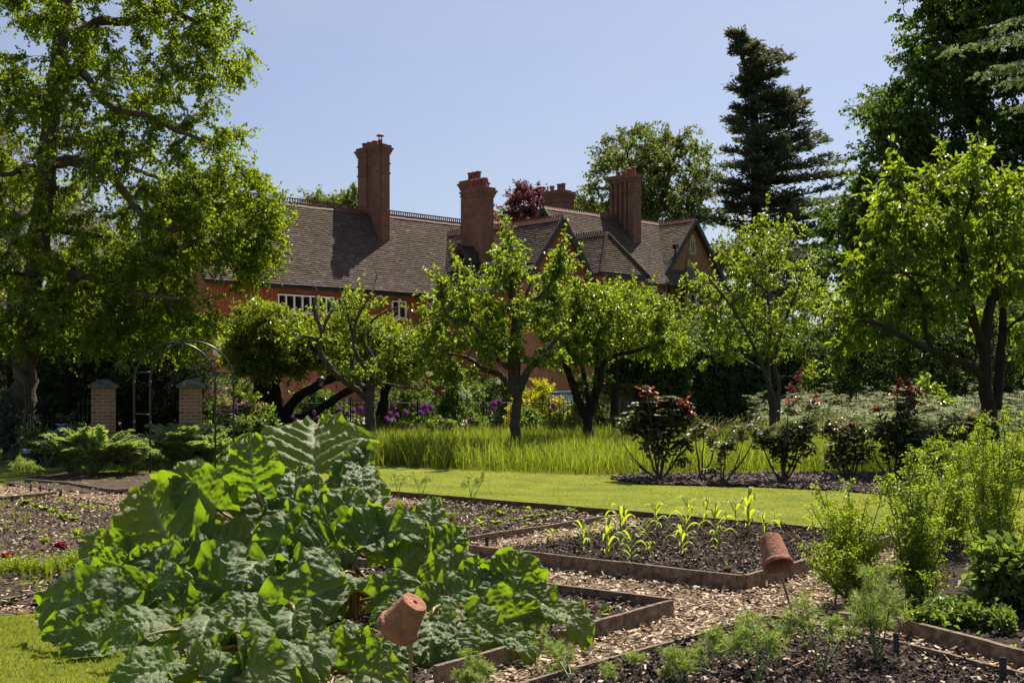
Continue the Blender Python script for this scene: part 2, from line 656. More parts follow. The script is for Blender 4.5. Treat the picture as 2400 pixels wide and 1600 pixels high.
def casement(a0, a1, z0, z1, lights, c=.28, parent=None):
    m = MB()
    fw = .07
    m.box((a0, c, z0), (a1, c + .16, z0 + fw))
    m.box((a0, c, z1 - fw), (a1, c + .16, z1))
    for i in range(lights + 1):
        x = a0 + (a1 - a0) * i / lights
        x0 = min(max(x - fw / 2, a0), a1 - fw)
        m.box((x0, c - .003, z0 + fw), (x0 + fw, c + .157, z1 - fw))
    m.box((a0 - .05, c - .06, z0 - .07), (a1 + .05, c + .16, z0 - .002))
    w = hpart(m, "window", M_WHITE)
    for i in range(lights):
        g = MB()
        x0, x1 = a0 + (a1 - a0) * i / lights, a0 + (a1 - a0) * (i + 1) / lights
        t = RNG.normal(0, .006)
        g.add([(x0 + .03, c + .09, z0 + .03), (x1 - .03, c + .09 + t, z0 + .03), (x1 - .03, c + .09 + t, z1 - .03), (x0 + .03, c + .09, z1 - .03)], [[0, 1, 2, 3]])
        g.box((x0 + .02, c + .12, z0 + .02), (x1 - .02, c + .15, z1 - .02))
        hpart(g, "pane", M_GLASS, w)


casement(-2.30, 1.08, 5.34, 6.22, 7)
casement(4.83, 5.82, 5.28, 6.22, 2)
casement(7.25, 7.85, 5.28, 6.22, 1)

# ---- cross wing with the tile hung gable
A1, Z1, CF = 11.3, 10.65, -6.3
rf = MB()
m1 = 1.27
L1 = math.hypot(2.1, 2.1 * m1)
slab(rf, (A1, CF, Z1), (0, 1, 0), (-2.1, 0, -2.1 * m1), 10.5, L1)
tile_plane(rf, (A1, CF, Z1), (0, 1, 0), (-2.1, 0, -2.1 * m1), 10, L1, mi=1)
zb = Z1 - 2.1 * m1
L2 = math.hypot(2.2, 1.45)
slab(rf, (A1 - 2.1, CF, zb), (0, 1, 0), (-2.2, 0, -1.45), 8, L2)
tile_plane(rf, (A1 - 2.1, CF, zb), (0, 1, 0), (-2.2, 0, -1.45), 7, L2, mi=1)
L3 = math.hypot(3.0, 3.0 * 1.3)
slab(rf, (A1, CF, Z1), (0, 1, 0), (3.0, 0, -3.9), 10.5, L3)
tile_plane(rf, (A1, CF, Z1), (0, 1, 0), (3.0, 0, -3.9), 10, L3, mi=1)
roof1 = hpart(rf, "roof", [M_WOOD_D, M_TILE])
cb = MB()
crest(cb, (A1, CF, Z1 + .04), (A1, 3.4, Z1 + .04), 1)
hpart(cb, "ridge", M_RIDGE, roof1)
mb = MB()
verge(mb, (A1, CF - .04, Z1), (A1 + 3.0, CF - .04, Z1 - 3.9), .10, .30)
verge(mb, (A1, CF - .04, Z1), (A1 - 2.1, CF - .04, zb), .10, .30)
verge(mb, (A1 - 2.1, CF - .04, zb), (A1 - 4.3, CF - .04, zb - 1.45), .10, .30)
for s in (-1, 1): mb.box((A1 + s * 2.1 - .08, CF - .1, Z1 - 3.2), (A1 + s * 2.1 + .08, CF + .4, Z1 - 2.95))
hpart(mb, "bargeboard", M_WOOD_D, roof1)
mb = MB()
wallpoly(mb, [(8.4, -6.0, 0), (14.2, -6.0, 0), (14.2, -6.0, 6.8), (A1, -6.0, 10.45), (8.4, -6.0, 6.8)], .35, (0, 1, 0))
mb.box((13.9, -5.65, 0), (14.2, .5, 6.9))
mb.box((8.4, -5.65, 0), (8.7, .5, 6.7))
hpart(mb, "wall", M_BRICK)
mb = MB()
tile_plane(mb, (8.2, -6.03, 10.5), (1, 0, 0), (0, -.10, -1), 6.2, 2.85, tw=.14, g=.105, t=.012,
           clip=lambda s, w: np.abs(s - 3.1) < (w - .1) / 1.27)
hpart(mb, "hung_tiling", M_HANG)
mb = MB()
mb.beam((9.0, -6.33, 7.56), (13.6, -6.33, 7.56), .12, .16)
hpart(mb, "string_course", M_BRICK)


def stone_window(a0, a1, z0, z1, c, lights=2, rows=2):
    m = MB()
    fw = .16
    m.box((a0, c, z0), (a1, c + .22, z0 + fw))
    m.box((a0, c, z1 - fw), (a1, c + .22, z1))
    for i in range(lights + 1):
        x = a0 + (a1 - a0 - fw) * i / lights
        m.box((x, c - .004, z0 + fw), (x + fw, c + .2, z1 - fw))
    if rows > 1:
        zz = z0 + (z1 - z0) * .62
        m.box((a0 + fw, c + .004, zz - .07), (a1 - fw, c + .19, zz + .07))
    w = hpart(m, "window", M_STONE)
    g = MB()
    g.box((a0 + .08, c + .15, z0 + .08), (a1 - .08, c + .18, z1 - .08))
    hpart(g, "pane", M_GLASS, w)
    for i in range(lights):
        x0 = a0 + fw + (a1 - a0 - fw) * i / lights
        x1 = x0 + (a1 - a0 - fw) / lights - fw
        b = MB()
        for k in range(1, 3):
            b.box((x0 + (x1 - x0) * k / 3 - .008, c + .135, z0 + fw), (x0 + (x1 - x0) * k / 3 + .008, c + .148, z1 - fw))
        for k in range(1, 5):
            z = z0 + fw + (z1 - z0 - 2 * fw) * k / 5
            b.box((x0, c + .130, z - .008), (x1, c + .134, z + .008))
        hpart(b, "glazing_bars", M_LEAD, w)


stone_window(9.3, 10.6, 5.2, 7.1, -6.09)
stone_window(12.5, 13.6, 5.2, 7.1, -6.09)

# ---- hipped bay
AB, ZB, ZE = 19.0, 10.84, 8.16
rf = MB()
LS = math.hypot(2.2, ZB - ZE)
wd = (-2.2, 0, -(ZB - ZE))
for sg in (-1, 1):
    w_ = (sg * 2.2, 0, -(ZB - ZE))
    tile_plane(rf, (AB, -4.0, ZB), (0, 1, 0), w_, 8, LS, mi=1, clip=lambda s, w: s > 1.53 - w / LS * 1.53)
    v = [(AB, -2.47, ZB - .06), (AB, 4, ZB - .06), (AB + sg * 2.2, 4, ZE - .06), (AB + sg * 2.2, -4, ZE - .06)]
    rf.add(v, [[0, 1, 2, 3]])
LF = math.hypot(1.53, ZB - ZE)
tile_plane(rf, (AB - 2.2, -2.47, ZB), (1, 0, 0), (0, -1.53, -(ZB - ZE)), 4.4, LF, mi=1, clip=lambda s, w: np.abs(s - 2.2) < w / LF * 2.2 + .03)
rf.add([(AB, -2.47, ZB - .06), (AB + 2.2, -4, ZE - .06), (AB - 2.2, -4, ZE - .06)], [[0, 1, 2]])
roof2 = hpart(rf, "roof", [M_WOOD_D, M_TILE])
cb = MB()
crest(cb, (AB, -2.47, ZB + .04), (AB, 3, ZB + .04), 1)
for sg in (-1, 1):                            # bonnet hip tiles
    a, b = np.array([AB, -2.47, ZB + .03]), np.array([AB + sg * 2.22, -4.02, ZE + .05])
    k = 22
    for i in range(k):
        p, q = a + (b - a) * i / k, a + (b - a) * (i + 1.15) / k
        cb.tube([p, q + [0, 0, .03]], [.085, .12], 7)
hpart(cb, "ridge", M_TILE, roof2)
mb = MB()
mb.box((16.95, -3.8, 0), (21.05, 3, 8.1))
mb.box((16.85, -3.9, 7.80), (21.15, -3.8, 8.05))
hpart(mb, "wall", M_BRICK)
mb = MB()
mb.beam((16.75, -4.06, ZE - .05), (21.25, -4.06, ZE - .05), .11, .1)
hpart(mb, "gutter", M_IRON, roof2)

# ---- long rear roof
Z3, C3 = 13.04, 3.0
rf = MB()
L4 = math.hypot(4.0, 4.8)
slab(rf, (19.0, C3, Z3), (1, 0, 0), (0, -4.0, -4.8), 11.5, L4)
slab(rf, (19.0, C3, Z3), (1, 0, 0), (0, 4.0, -4.8), 11.5, L4)
tile_plane(rf, (19.0, C3, Z3), (1, 0, 0), (0, -4.0, -4.8), 11.3, L4, mi=1)
roof3 = hpart(rf, "roof", [M_WOOD_D, M_TILE])
cb = MB()
crest(cb, (19.0, C3, Z3 + .04), (30.4, C3, Z3 + .04), 1)
hpart(cb, "ridge", M_RIDGE, roof3)
mb = MB()
verge(mb, (18.95, C3, Z3), (18.95, C3 - 4.0, Z3 - 4.8), .10, .30)
verge(mb, (18.95, C3, Z3), (18.95, C3 + 4.0, Z3 - 4.8), .10, .30)
hpart(mb, "bargeboard", M_WOOD_D, roof3)
mb = MB()
wallpoly(mb, [(19.3, -.6, 0), (19.3, 6.6, 0), (19.3, 6.6, 8.4), (19.3, 3, 12.8), (19.3, -.6, 8.4)], .3, (1, 0, 0))
mb.box((19.6, -.6, 0), (27.0, -.2, 8.6))
hpart(mb, "wall", M_BRICK)
mb = MB()
mb.beam((21.3, -1.06, 8.2), (26.3, -1.06, 8.2), .11, .1)
mb.tube([(26.2, -1.06, 8.15), (26.2, -1.0, 7.8), (25.9, -.75, 7.4), (25.8, -.72, 0)], .06, 8)
hpart(mb, "gutter", M_IRON, roof3)
# ---- back range seen over the main ridge
rf = MB()
slab(rf, (20.5, 10, 13.0), (1, 0, 0), (0, -3, -3.6), 10.5, 4.7)
slab(rf, (20.5, 10, 13.0), (1, 0, 0), (0, 3, -3.6), 10.5, 4.7)
tile_plane(rf, (20.5, 10, 13.0), (1, 0, 0), (0, -3, -3.6), 10, 4.7, mi=1)
roof5 = hpart(rf, "roof", [M_WOOD_D, M_TILE])
cb = MB()
crest(cb, (20.5, 10, 13.04), (26, 10, 13.04), 1)
hpart(cb, "ridge", M_RIDGE, roof5)
mb = MB()
mb.box((20.8, 7.4, 0), (31, 12.6, 9.6))
hpart(mb, "wall", M_BRICK)

# ---- right gable wing
A4, Z4, C4 = 30.4, 13.0, -.3
rf = MB()
L5 = math.hypot(3.75, 4.5)
for sg in (-1, 1):
    slab(rf, (A4, C4, Z4), (0, 1, 0), (sg * 3.75, 0, -4.5), 9, L5)
    tile_plane(rf, (A4, C4, Z4), (0, 1, 0), (sg * 3.75, 0, -4.5), 8.5, L5, mi=1)
roof4 = hpart(rf, "roof", [M_WOOD_D, islandmat("mossy_roof_tile", [(0, (.07, .05, .04)), (.5, (.12, .092, .07)), (1, (.19, .15, .11))], rough=.7, moss=((.13, .09, .022), .40, .62), mscale=1.2)])
cb = MB()
crest(cb, (A4, C4, Z4 + .04), (A4, 7, Z4 + .04), 1)
hpart(cb, "ridge", M_RIDGE, roof4)
mb = MB()
for sg in (-1, 1):
    verge(mb, (A4, C4 - .05, Z4), (A4 + sg * 3.75, C4 - .05, Z4 - 4.5), .10, .30)
    mb.box((A4 + sg * 2.3 - .1, C4 - .12, Z4 - 3.2), (A4 + sg * 2.3 + .1, C4 + .3, Z4 - 2.9))
hpart(mb, "bargeboard", M_WOOD_D, roof4)
mb = MB()
wallpoly(mb, [(27.0, 0, 0), (33.8, 0, 0), (33.8, 0, 8.6), (A4, 0, 12.75), (27.0, 0, 8.6)], .35, (0, 1, 0))
mb.box((27.0, .35, 0), (27.35, 6, 8.6))
mb.box((33.45, .35, 0), (33.8, 8, 8.6))
hpart(mb, "wall", M_BRICK)
mb = MB()
mb.box((A4 - .32, -.06, 10.6), (A4 + .32, .02, 11.7))
mb.box((A4 - .42, -.05, 10.85), (A4 + .42, .01, 11.1))
mb.box((A4 - .20, -.062, 11.7), (A4 + .20, .018, 11.95))
sw = hpart(mb, "slit_window", M_STONE)
mb = MB()
for s in (-.12, .12): mb.box((A4 + s - .06, -.075, 10.75), (A4 + s + .06, -.055, 11.5))
hpart(mb, "pane", M_GLASS, sw)
mb = MB()
mb.box((A4 - .62, -.13, 9.72), (A4 - .35, .02, 10.25))
hpart(mb, "finial_stone", M_STONE)
mb = MB()
ca, cz = 29.9, 7.95
mb.add([(ca - 1.3, -1.0, cz), (ca + 1.3, -1.0, cz), (ca + 1.3, 0, cz), (ca - 1.3, 0, cz), (ca - .12, -.02, 9.75), (ca + .12, -.02, 9.75)],
       [[0, 1, 5, 4]])
mb.f.append((np.array([[1, 2, 5], [3, 0, 4]]) + mb.n - 6, 0))
mb.f.append((np.array([[3, 2, 1, 0]]) + mb.n - 6, 0))
hpart(mb, "window_hood", solid("stone_slates", (.13, .115, .10), .9, var=.4, scale=6, bump=.5, bscale=14))
stone_window(ca - 1.0, ca + 1.0, 5.75, 7.9, -.75)
mb = MB()
mb.box((ca - 1.0, -.72, 0), (ca + 1.0, 0, 5.6))
mb.box((27.0, -.05, 5.45), (33.8, -.003, 5.65))
hpart(mb, "window_base", M_STONE)
mb = MB()
mb.tube([(28.1, -.42, 10.9), (28.1, -.40, 10.4), (27.75, -.15, 9.8), (27.75, -.12, 0)], .075, 8)
mb.box((27.95, -.55, 10.8), (28.25, -.28, 11.1))
hpart(mb, "downpipe", M_IRON)


# ---- chimneys
def chimney(parts, ztop, cap, pots, cowl=None, corb=.09, bands=(1.9,)):
    m = MB()
    for (a0, c0, z0, a1, c1) in parts: m.box((a0, c0, z0), (a1, c1, ztop - .5))
    A0, C0, A1_, C1 = min(p[0] for p in parts), min(p[1] for p in parts), max(p[3] for p in parts), max(p[4] for p in parts)
    for k, (o, h) in enumerate(((.05, .14), (.10, .12), (.16, .12), (.08, .15))):
        z = ztop - .5 + [0, .14, .26, .38][k]
        if cap == 'split':
            for (a0, c0, z0, a1, c1) in parts: m.box((a0 - o, c0 - o + .002 * k, z), (a1 + o, c1 + o, z + h - .004))
        else:
            m.box((A0 - o, C0 - o, z), (A1_ + o, C1 + o, z + h - .004))
    for b in bands:
        for (a0, c0, z0, a1, c1) in parts: m.box((a0 - .04, c0 - .041, ztop - b), (a1 + .041, c1 + .04, ztop - b + .09))
    ch = hpart(m, "chimney", M_CHIM)
    for (a, c, r, h) in pots:
        p = MB()
        p.lathe([(r * 1.05, 0), (r * 1.05, .06), (r * .88, .10), (r * .86, h - .12), (r * 1.1, h - .1), (r * 1.1, h - .02), (r * .8, h), (r * .75, h - .3)], (a, c, ztop + .02), 12, cap=False)
        hpart(p, "chimney_pot", M_POT, ch, True)
    if cowl:
        p = MB()
        a, c, z = cowl
        p.lathe([(.13, 0), (.13, .3)], (a, c, z), 10)
        for t in range(4): p.box((a + .1 * math.cos(t * 1.57) - .012, c + .1 * math.sin(t * 1.57) - .012, z + .3), (a + .1 * math.cos(t * 1.57) + .012, c + .1 * math.sin(t * 1.57) + .012, z + .5))
        p.lathe([(.24, .5), (.2, .56), (.03, .66)], (a, c, z), 12)
        hpart(p, "cowl", M_POT, ch, True)
    return ch


chimney([(5.72, 2.60, 9.0, 6.42, 3.35), (5.86, 3.35, 9.5, 6.32, 3.9), (5.72, 3.9, 9.5, 6.42, 4.7), (5.80, 2.50, 9.0, 6.0, 2.6)], 15.15, 'split',
        [(6.05, 4.45, .17, .35), (6.05, 4.0, .17, .35), (6.05, 3.5, .17, .35)], (6.05, 3.0, 15.2), bands=(1.05, 1.6))
chimney([(9.0, -2.3, 6.5, 9.9, -.75)], 12.55, 'one', [(9.45, -2.05, .17, .55), (9.45, -1.72, .17, .55), (9.45, -1.38, .17, .55), (9.45, -1.04, .17, .55)], bands=(1.0, 1.55))
chimney([(10.45, -.25, 8, 11.2, 1.15)], 13.4, 'one', [(10.8, .0, .16, .5), (10.8, .35, .16, .5), (10.8, .7, .16, .5)], bands=(.9,))
chimney([(25.0, 7.3, 9, 25.9, 8.9), (25.9, 7.6, 9, 26.6, 8.6)], 15.35, 'split', [(25.4, 7.5, .17, .5), (25.4, 7.9, .17, .5), (25.4, 8.6, .17, .45)], (26.2, 8.4, 15.3), bands=(.8,))
chimney([(26.0, 1.5, 10, 26.8, 2.0), (26.1, 2.0, 10, 26.7, 3.5), (25.95, 2.1, 11, 26.75, 2.32), (25.95, 2.52, 11, 26.75, 2.74), (25.95, 2.94, 11, 26.75, 3.16), (25.95, 3.36, 11, 26.75, 3.6)],
        15.85, 'one', [(26.4, 1.8, .17, .5), (26.4, 2.25, .17, .45), (26.4, 2.7, .17, .35), (26.4, 3.2, .17, .35)], bands=(1.2,))
# little open gablet beside the middle chimney
rf = MB()
for sg in (-1, 1): slab(rf, (8.05, -1.55, 9.35), (1, 0, 0), (0, sg * .75, -.95), 1.0, 1.2, th=.08)
rf.beam((8.02, -1.55, 9.33), (8.02, -2.32, 8.38), .06, .14)
rf.beam((8.02, -1.55, 9.33), (8.02, -.78, 8.38), .06, .14)
rf.box((8.05, -2.15, 8.3), (8.13, -.95, 8.42))
rf.box((8.6, -2.1, 7.6), (9.0, -1.0, 8.9))
hpart(rf, "gablet", M_WOOD_D, roof1)
# ------------------------------------------------------------------ ground
E1, E2 = np.array([-.785, .62]), np.array([.62, .785])     # directions of the bed edges
M_GROUND = groundmat("rough_grass_ground", [(.3, (.045, .07, .012)), (.7, (.085, .12, .022))], .8)
M_LAWN = groundmat("mown_lawn", [(.25, (.15, .18, .014)), (.5, (.22, .245, .022)), (.75, (.29, .30, .040))], 26, bump=.7, bscale=90, stops2=[(.32, (.55, .66, .6)), (.5, (.85, .9, .8)), (.68, (1.1, 1.0, 1.0))], s2=1.3)
M_PATHB = groundmat("chip_path_base", [(.3, (.10, .065, .038)), (.5, (.28, .20, .13)), (.7, (.42, .32, .21))], 45, bump=.9, bscale=50)
M_SOIL = groundmat("dark_soil", [(.3, (.035, .025, .019)), (.6, (.085, .062, .048)), (.8, (.15, .115, .09))], 14, bump=1.0, bscale=26)
M_SOILP = groundmat("dry_soil", [(.3, (.05, .034, .024)), (.55, (.12, .085, .062)), (.8, (.20, .15, .11))], 14, bump=1.0, bscale=26)
M_MULCH = groundmat("bark_mulch", [(.3, (.035, .022, .017)), (.6, (.09, .06, .048)), (.8, (.16, .12, .10))], 20, bump=1.0, bscale=30)
M_GRAVEL = groundmat("pink_gravel", [(.3, (.40, .30, .25)), (.7, (.55, .43, .37))], 30, bump=.3, bscale=60)
M_CHIP = islandmat("wood_chip", [(0, (.13, .075, .042)), (.3, (.28, .185, .11)), (.65, (.46, .34, .22)), (.92, (.60, .48, .34)), (1, (.74, .64, .50))], rough=.8)
M_BARK = islandmat("bark_chip", [(0, (.04, .025, .02)), (.5, (.11, .075, .06)), (1, (.27, .21, .18))], rough=.8)
M_CLOD = islandmat("soil_clod", [(0, (.028, .020, .015)), (.6, (.085, .062, .048)), (.9, (.16, .12, .095)), (1, (.40, .30, .22))], rough=1)
M_BOARD = solid("weathered_board", (.30, .22, .15), .9, var=.55, scale=16, bump=.8, bscale=70, col2=(.085, .058, .038), detail=10)
M_MOSS = solid("mossy_board", (.12, .085, .05), .9, scale=7, bump=.5, col2=(.05, .042, .018))


def in_poly(x, y, poly):
    poly = np.asarray(poly, float)
    ins = np.zeros(len(x), bool)
    j = len(poly) - 1
    for i in range(len(poly)):
        xi, yi, xj, yj = *poly[i], *poly[j]
        c = ((yi > y) != (yj > y)) & (x < (xj - xi) * (y - yi) / (yj - yi + 1e-12) + xi)
        ins ^= c
        j = i
    return ins


def sheet(name, poly, z, mat, kind="structure", label=None):
    m = MB()
    v = [(p[0], p[1], z) for p in poly]
    m.add(v, np.zeros((0, 4)))
    m.f.append((np.array([list(range(len(v)))]), 0))
    return tag(m.build(name, mat), label, None, None, kind)


def rough_sheet(name, poly, z, mat, step, amp, seed=0):
    poly = np.asarray(poly, float)
    lo, hi = poly.min(0), poly.max(0)
    nx, ny = int((hi[0] - lo[0]) / step) + 2, int((hi[1] - lo[1]) / step) + 2
    gx, gy = np.meshgrid(lo[0] + np.arange(nx) * step, lo[1] + np.arange(ny) * step, indexing='ij')
    ins = in_poly(gx.ravel(), gy.ravel(), poly).reshape(gx.shape)
    r = np.random.default_rng(seed)
    hz = z + amp * (noise2(gx, gy, .6, seed) * .5 + noise2(gx, gy, .17, seed + 1) * .5 + r.normal(0, .35, gx.shape))
    m = MB()
    i = np.arange(nx - 1)[:, None] * ny
    j = np.arange(ny - 1)[None]
    q = np.stack([i + j, i + ny + j, i + ny + j + 1, i + j + 1], -1).reshape(-1, 4)
    fi = ins.ravel()
    q = q[fi[q].all(1)]
    m.add(np.stack([gx, gy, hz], -1).reshape(-1, 3), q)
    return tag(m.build(name, mat, smooth=False), kind="structure")


def off(o, a, b): return tuple(np.asarray(o) + E1 * a + E2 * b)


tag(sheet("ground", [(-400, -60), (400, -60), (400, 900), (-400, 900)], -.006, M_GROUND), None)
sheet("lawn", [(-14, 3), (14, 3), (16, 24), (-16, 24)], 0, M_LAWN)
sheet("gravel_drive", [(-9, 36.6), (3.2, 36.6), (6, 60), (-40, 75), (-30, 45)], 0.002, M_GRAVEL)

CA = np.array([1.87, 9.52])                                  # near corner of the maize bed
FA = np.array([1.18, 8.58])                                  # near corner of the small bed
PATH = [(-3.0, 8.9), (-1.2, 6.0), (-.1, 5.2), (3.4, 5.2), (5.5, 6.2), (5.6, 11.2), (4.35, 12.45), (-.95, 16.85), (-3.6, 18.6), (-6.2, 18.2), (-8.6, 19.6), (-10.5, 18.5), (-9.5, 9.6), (-5.0, 8.2)]
sheet("woodchip_path", PATH, .004, M_PATHB)
BED_CORN = [off(CA, 0.03, .03), off(CA, 2.85, .03), off(CA, 2.85, 3.85), off(CA, .03, 3.85)]
BED_SMALL = [off(FA, .03, -.03), off(FA, 3.4, -.03), off(FA, 3.4, -2.7), off(FA, .03, -2.7)]
D0 = np.array([-.583, 12.25])
BED_SALAD = [off(D0, .05, -1.2), off(D0, 3.2, -1.2), off(D0, 2.95, 3.1), off(D0, .05, 2.75)]
BED_FENNEL = [(1.79, 8.22), (.30, 6.62), (-.6, 5.6), (-.6, 4.6), (3.0, 4.6), (2.95, 6.4), (2.46, 7.3)]
BED_HERB = [(2.42, 8.12), (2.62, 7.92), (3.10, 6.7), (3.6, 5.2), (9, 5.2), (9, 12), (4.6, 12.2), (3.2, 10.6)]
BED_LEFT = [(-3.35, 8.95), (-3.0, 10.3), (-3.6, 13.4), (-6.1, 16.6), (-6.9, 17.0), (-9.8, 15.2), (-9.0, 10.2), (-5.0, 8.6)]
BED_CARDOON = [(-8.6, 19.7), (-6.3, 17.9), (-4.6, 18.4), (-4.2, 20.6), (-5.5, 22.6), (-8.8, 22.2)]
rough_sheet("soil_bed", BED_CORN, .055, M_SOIL, .035, .030, 1)
rough_sheet("soil_bed", BED_SMALL, .050, M_SOILP, .035, .022, 2)
rough_sheet("soil_bed", BED_SALAD, .045, M_SOILP, .04, .022, 3)
rough_sheet("soil_bed", BED_FENNEL, .045, M_SOIL, .03, .022, 4)
rough_sheet("soil_bed", BED_HERB, .045, M_SOIL, .05, .022, 5)
rough_sheet("soil_bed", BED_LEFT, .040, M_SOILP, .05, .020, 6)
rough_sheet("soil_bed", BED_CARDOON, .030, M_SOILP, .06, .018, 7)
RB = [G(1425, 1122)[:2], G(1500, 1113)[:2], G(1700, 1112)[:2], G(1900, 1110)[:2], G(2120, 1112)[:2], G(2300, 1115)[:2], G(2320, 1150)[:2], G(2120, 1165)[:2], G(1950, 1150)[:2], G(1750, 1141)[:2], G(1500, 1136)[:2]]
rough_sheet("mulch_bed", RB, .025, M_MULCH, .05, .02, 8)


def scatter(poly, n, seed=0):
    poly = np.asarray(poly, float)
    r = np.random.default_rng(seed)
    lo, hi = poly.min(0), poly.max(0)
    out = np.zeros((0, 2))
    while len(out) < n:
        p = r.uniform(lo, hi, (n * 2, 2))
        p = p[in_poly(p[:, 0], p[:, 1], poly)]
        out = np.concatenate([out, p])
    return out[:n]


def near_keep(p, y0=7.0, pw=1.6):
    """thin out with distance"""
    return p[RNG.uniform(size=len(p)) < np.clip((y0 / p[:, 1]) ** pw, 0, 1)]


def chips(name, pts, L, W, z, mat, label, lump=.02, tilt=.35):
    N = len(pts)
    b = np.concatenate([pts, (z + np.abs(RNG.normal(0, lump, N)))[:, None]], 1)
    a = rnd(N, 0, 6.283)
    d = np.stack([np.cos(a), np.sin(a), RNG.normal(0, tilt, N)], 1)
    n = np.stack([RNG.normal(0, tilt, N), RNG.normal(0, tilt, N), np.ones(N)], 1)
    d, n, sd = frame(d, n)
    ll = (L * RNG.lognormal(0, .45, N))[:, None]
    ww = (W * RNG.lognormal(0, .35, N))[:, None]
    th = ww * .28
    sk = RNG.normal(0, .25, (N, 1))
    lo = [b - d * ll * .5 - sd * ww * .5, b + d * ll * .5 - sd * ww * (.5 + sk * .5), b + d * ll * (.5 + sk * .3) + sd * ww * .5, b - d * ll * .5 + sd * ww * (.5 - sk * .4)]
    v = np.stack(lo + [p + n * th for p in lo], 1)
    i = np.arange(N)[:, None] * 8
    f = np.concatenate([i + np.array([q]) for q in ([4, 5, 6, 7], [0, 1, 5, 4], [1, 2, 6, 5], [2, 3, 7, 6], [3, 0, 4, 7])])
    m = MB()
    m.add(v, f)
    return tag(m.build(name, mat), label, None, None, "stuff")


# outside the beds only
def not_in(p, polys):
    k = np.ones(len(p), bool)
    for q in polys: k &= ~in_poly(p[:, 0], p[:, 1], q)
    return p[k]


ALLB = [BED_CORN, BED_SMALL, BED_SALAD, BED_FENNEL, BED_HERB, BED_LEFT, BED_CARDOON]
pp = not_in(near_keep(scatter(PATH, 130000, 1), 7.6, 1.3), ALLB)
pp = pp[pp[:, 1] < 20]
chips("woodchips", pp, .031, .015, .012, M_CHIP, "pale woodchips covering the paths between the beds", .016)
pl = not_in(scatter([(-6.0, 8.3), (-2.9, 8.8), (-2.6, 11), (-6, 17.5), (-10, 17), (-9, 9)], 5500, 2), [])
chips("woodchips", pl, .030, .014, .05, M_CHIP, "woodchips strewn over the soil of the left hand beds", .012)
for k, (poly, n, z) in enumerate(((BED_CORN, 9000, .06), (BED_FENNEL, 9000, .05), (BED_SALAD, 5000, .05), (BED_SMALL, 5000, .055), (BED_HERB, 6000, .05), (BED_LEFT, 6000, .045))):
    p = scatter(poly, n, 20 + k)
    names = ["maize bed", "fennel bed", "salad bed", "rhubarb bed", "herb bed", "left hand bed"][k]
    chips("soil_crumbs", p, .019, .016, z, M_CLOD, "crumbs of dark soil lying on the " + names, .02, .6)
for k, (poly, n) in enumerate(((BED_SALAD, 1800), (BED_SMALL, 1400), (BED_FENNEL, 900), (BED_CORN, 700))):
    chips("woodchips", scatter(poly, n, 40 + k), .03, .013, .055, M_CHIP, "stray woodchips on the soil of the " + ["salad bed", "rhubarb bed", "fennel bed", "maize bed"][k], .015)
chips("bark_mulch", scatter(RB, 7000, 31), .045, .018, .03, M_BARK, "brown bark mulch under the rose bushes", .02)


# ------------------------------------------------------------------ timber edging
def edging(label, segs, h=.15, z0=0., th=.035, mat=None, stakes=(), name="bed_edging"):
    t = thing(name, label, "edging board", (segs[0][0][0], segs[0][0][1], 0))
    for p, q in segs:
        p, q = np.asarray(p, float), np.asarray(q, float)
        L = np.linalg.norm(q - p)
        k = max(2, int(L / .12))
        d = (q - p) / L
        nrm = np.array([-d[1], d[0]])
        ts = np.linspace(0, 1, k)
        wob = .006 * noise2(ts * L, ts * 0, 1.1, int(abs(p[0]) * 100))
        m = MB()
        rows = []
        for a, b in ((-.5, 0), (-.5, 1), (.5, 1), (.5, 0)):
            c = p + np.outer(ts * L, d) + nrm * (a * th + wob[:, None])
            rows.append(np.concatenate([c, np.full((k, 1), z0 - .05) + b * (h + .05) + (wob[:, None] * .8 if b else 0)], 1))
        rows.append(rows[0])
        m.grid(np.stack(rows, 0))
        for e, rv in ((0, 0), (k - 1, 1)):
            m.add([rows[i][e] for i in range(4)], [[0, 1, 2, 3]])
        m.build("board", mat or M_BOARD, t)
    for s in stakes:
        m = MB()
        s = np.asarray(s, float)
        m.box((s[0] - .025, s[1] - .025, 0), (s[0] + .025, s[1] + .025, h + .012))
        m.build("stake", mat or M_BOARD, t)
    return t


A0 = CA
edging("grey timber boards along the front edge of the maize bed meeting at a corner", [(off(A0, 0, 0), off(A0, 2.9, 0)), (off(A0, -.01, .03), off(A0, -.01, 3.8))], .15, stakes=[off(A0, .06, .07), off(A0, 2.86, .06)])
edging("timber board corner around the small bed beside the rhubarb", [(off(FA, .01, 0), off(FA, 3.4, 0)), (off(FA, 0, -.02), off(FA, 0, -.80)), (off(FA, 0, -.81), off(FA, 0, -2.6))], .13, stakes=[off(FA, .05, -.82)])
edging("thin board between the woodchip path and the low salad row", [(tuple(D0 - E2 * .6), (1.12, 14.36))], .09, mat=M_BOARD)
edging("long mossy board separating the beds from the lawn strip", [((-3.9, 19.2), (-.93, 16.9)), ((-.91, 16.88), (1.4, 14.95)), ((1.42, 14.93), (4.25, 12.42)), ((4.28, 12.4), (5.6, 11.2))], .10, mat=M_MOSS, stakes=[(-.92, 16.8), (1.41, 14.85)])
edging("short board end at the far side of the maize bed", [((1.62, 14.15), (2.0, 14.3))], .08)
edging("low worn board around the fennel bed in the foreground", [((1.81, 8.25), (.31, 6.66)), ((.30, 6.65), (-.7, 5.5)), ((1.83, 8.24), (2.46, 7.36)), ((2.47, 7.34), (2.95, 6.45))], .085, th=.026, stakes=[(1.52, 7.95)])
edging("thick timber board in front of the tall herbs", [((2.60, 7.95), (3.12, 6.72)), ((3.13, 6.70), (3.7, 5.3))], .13, th=.045)
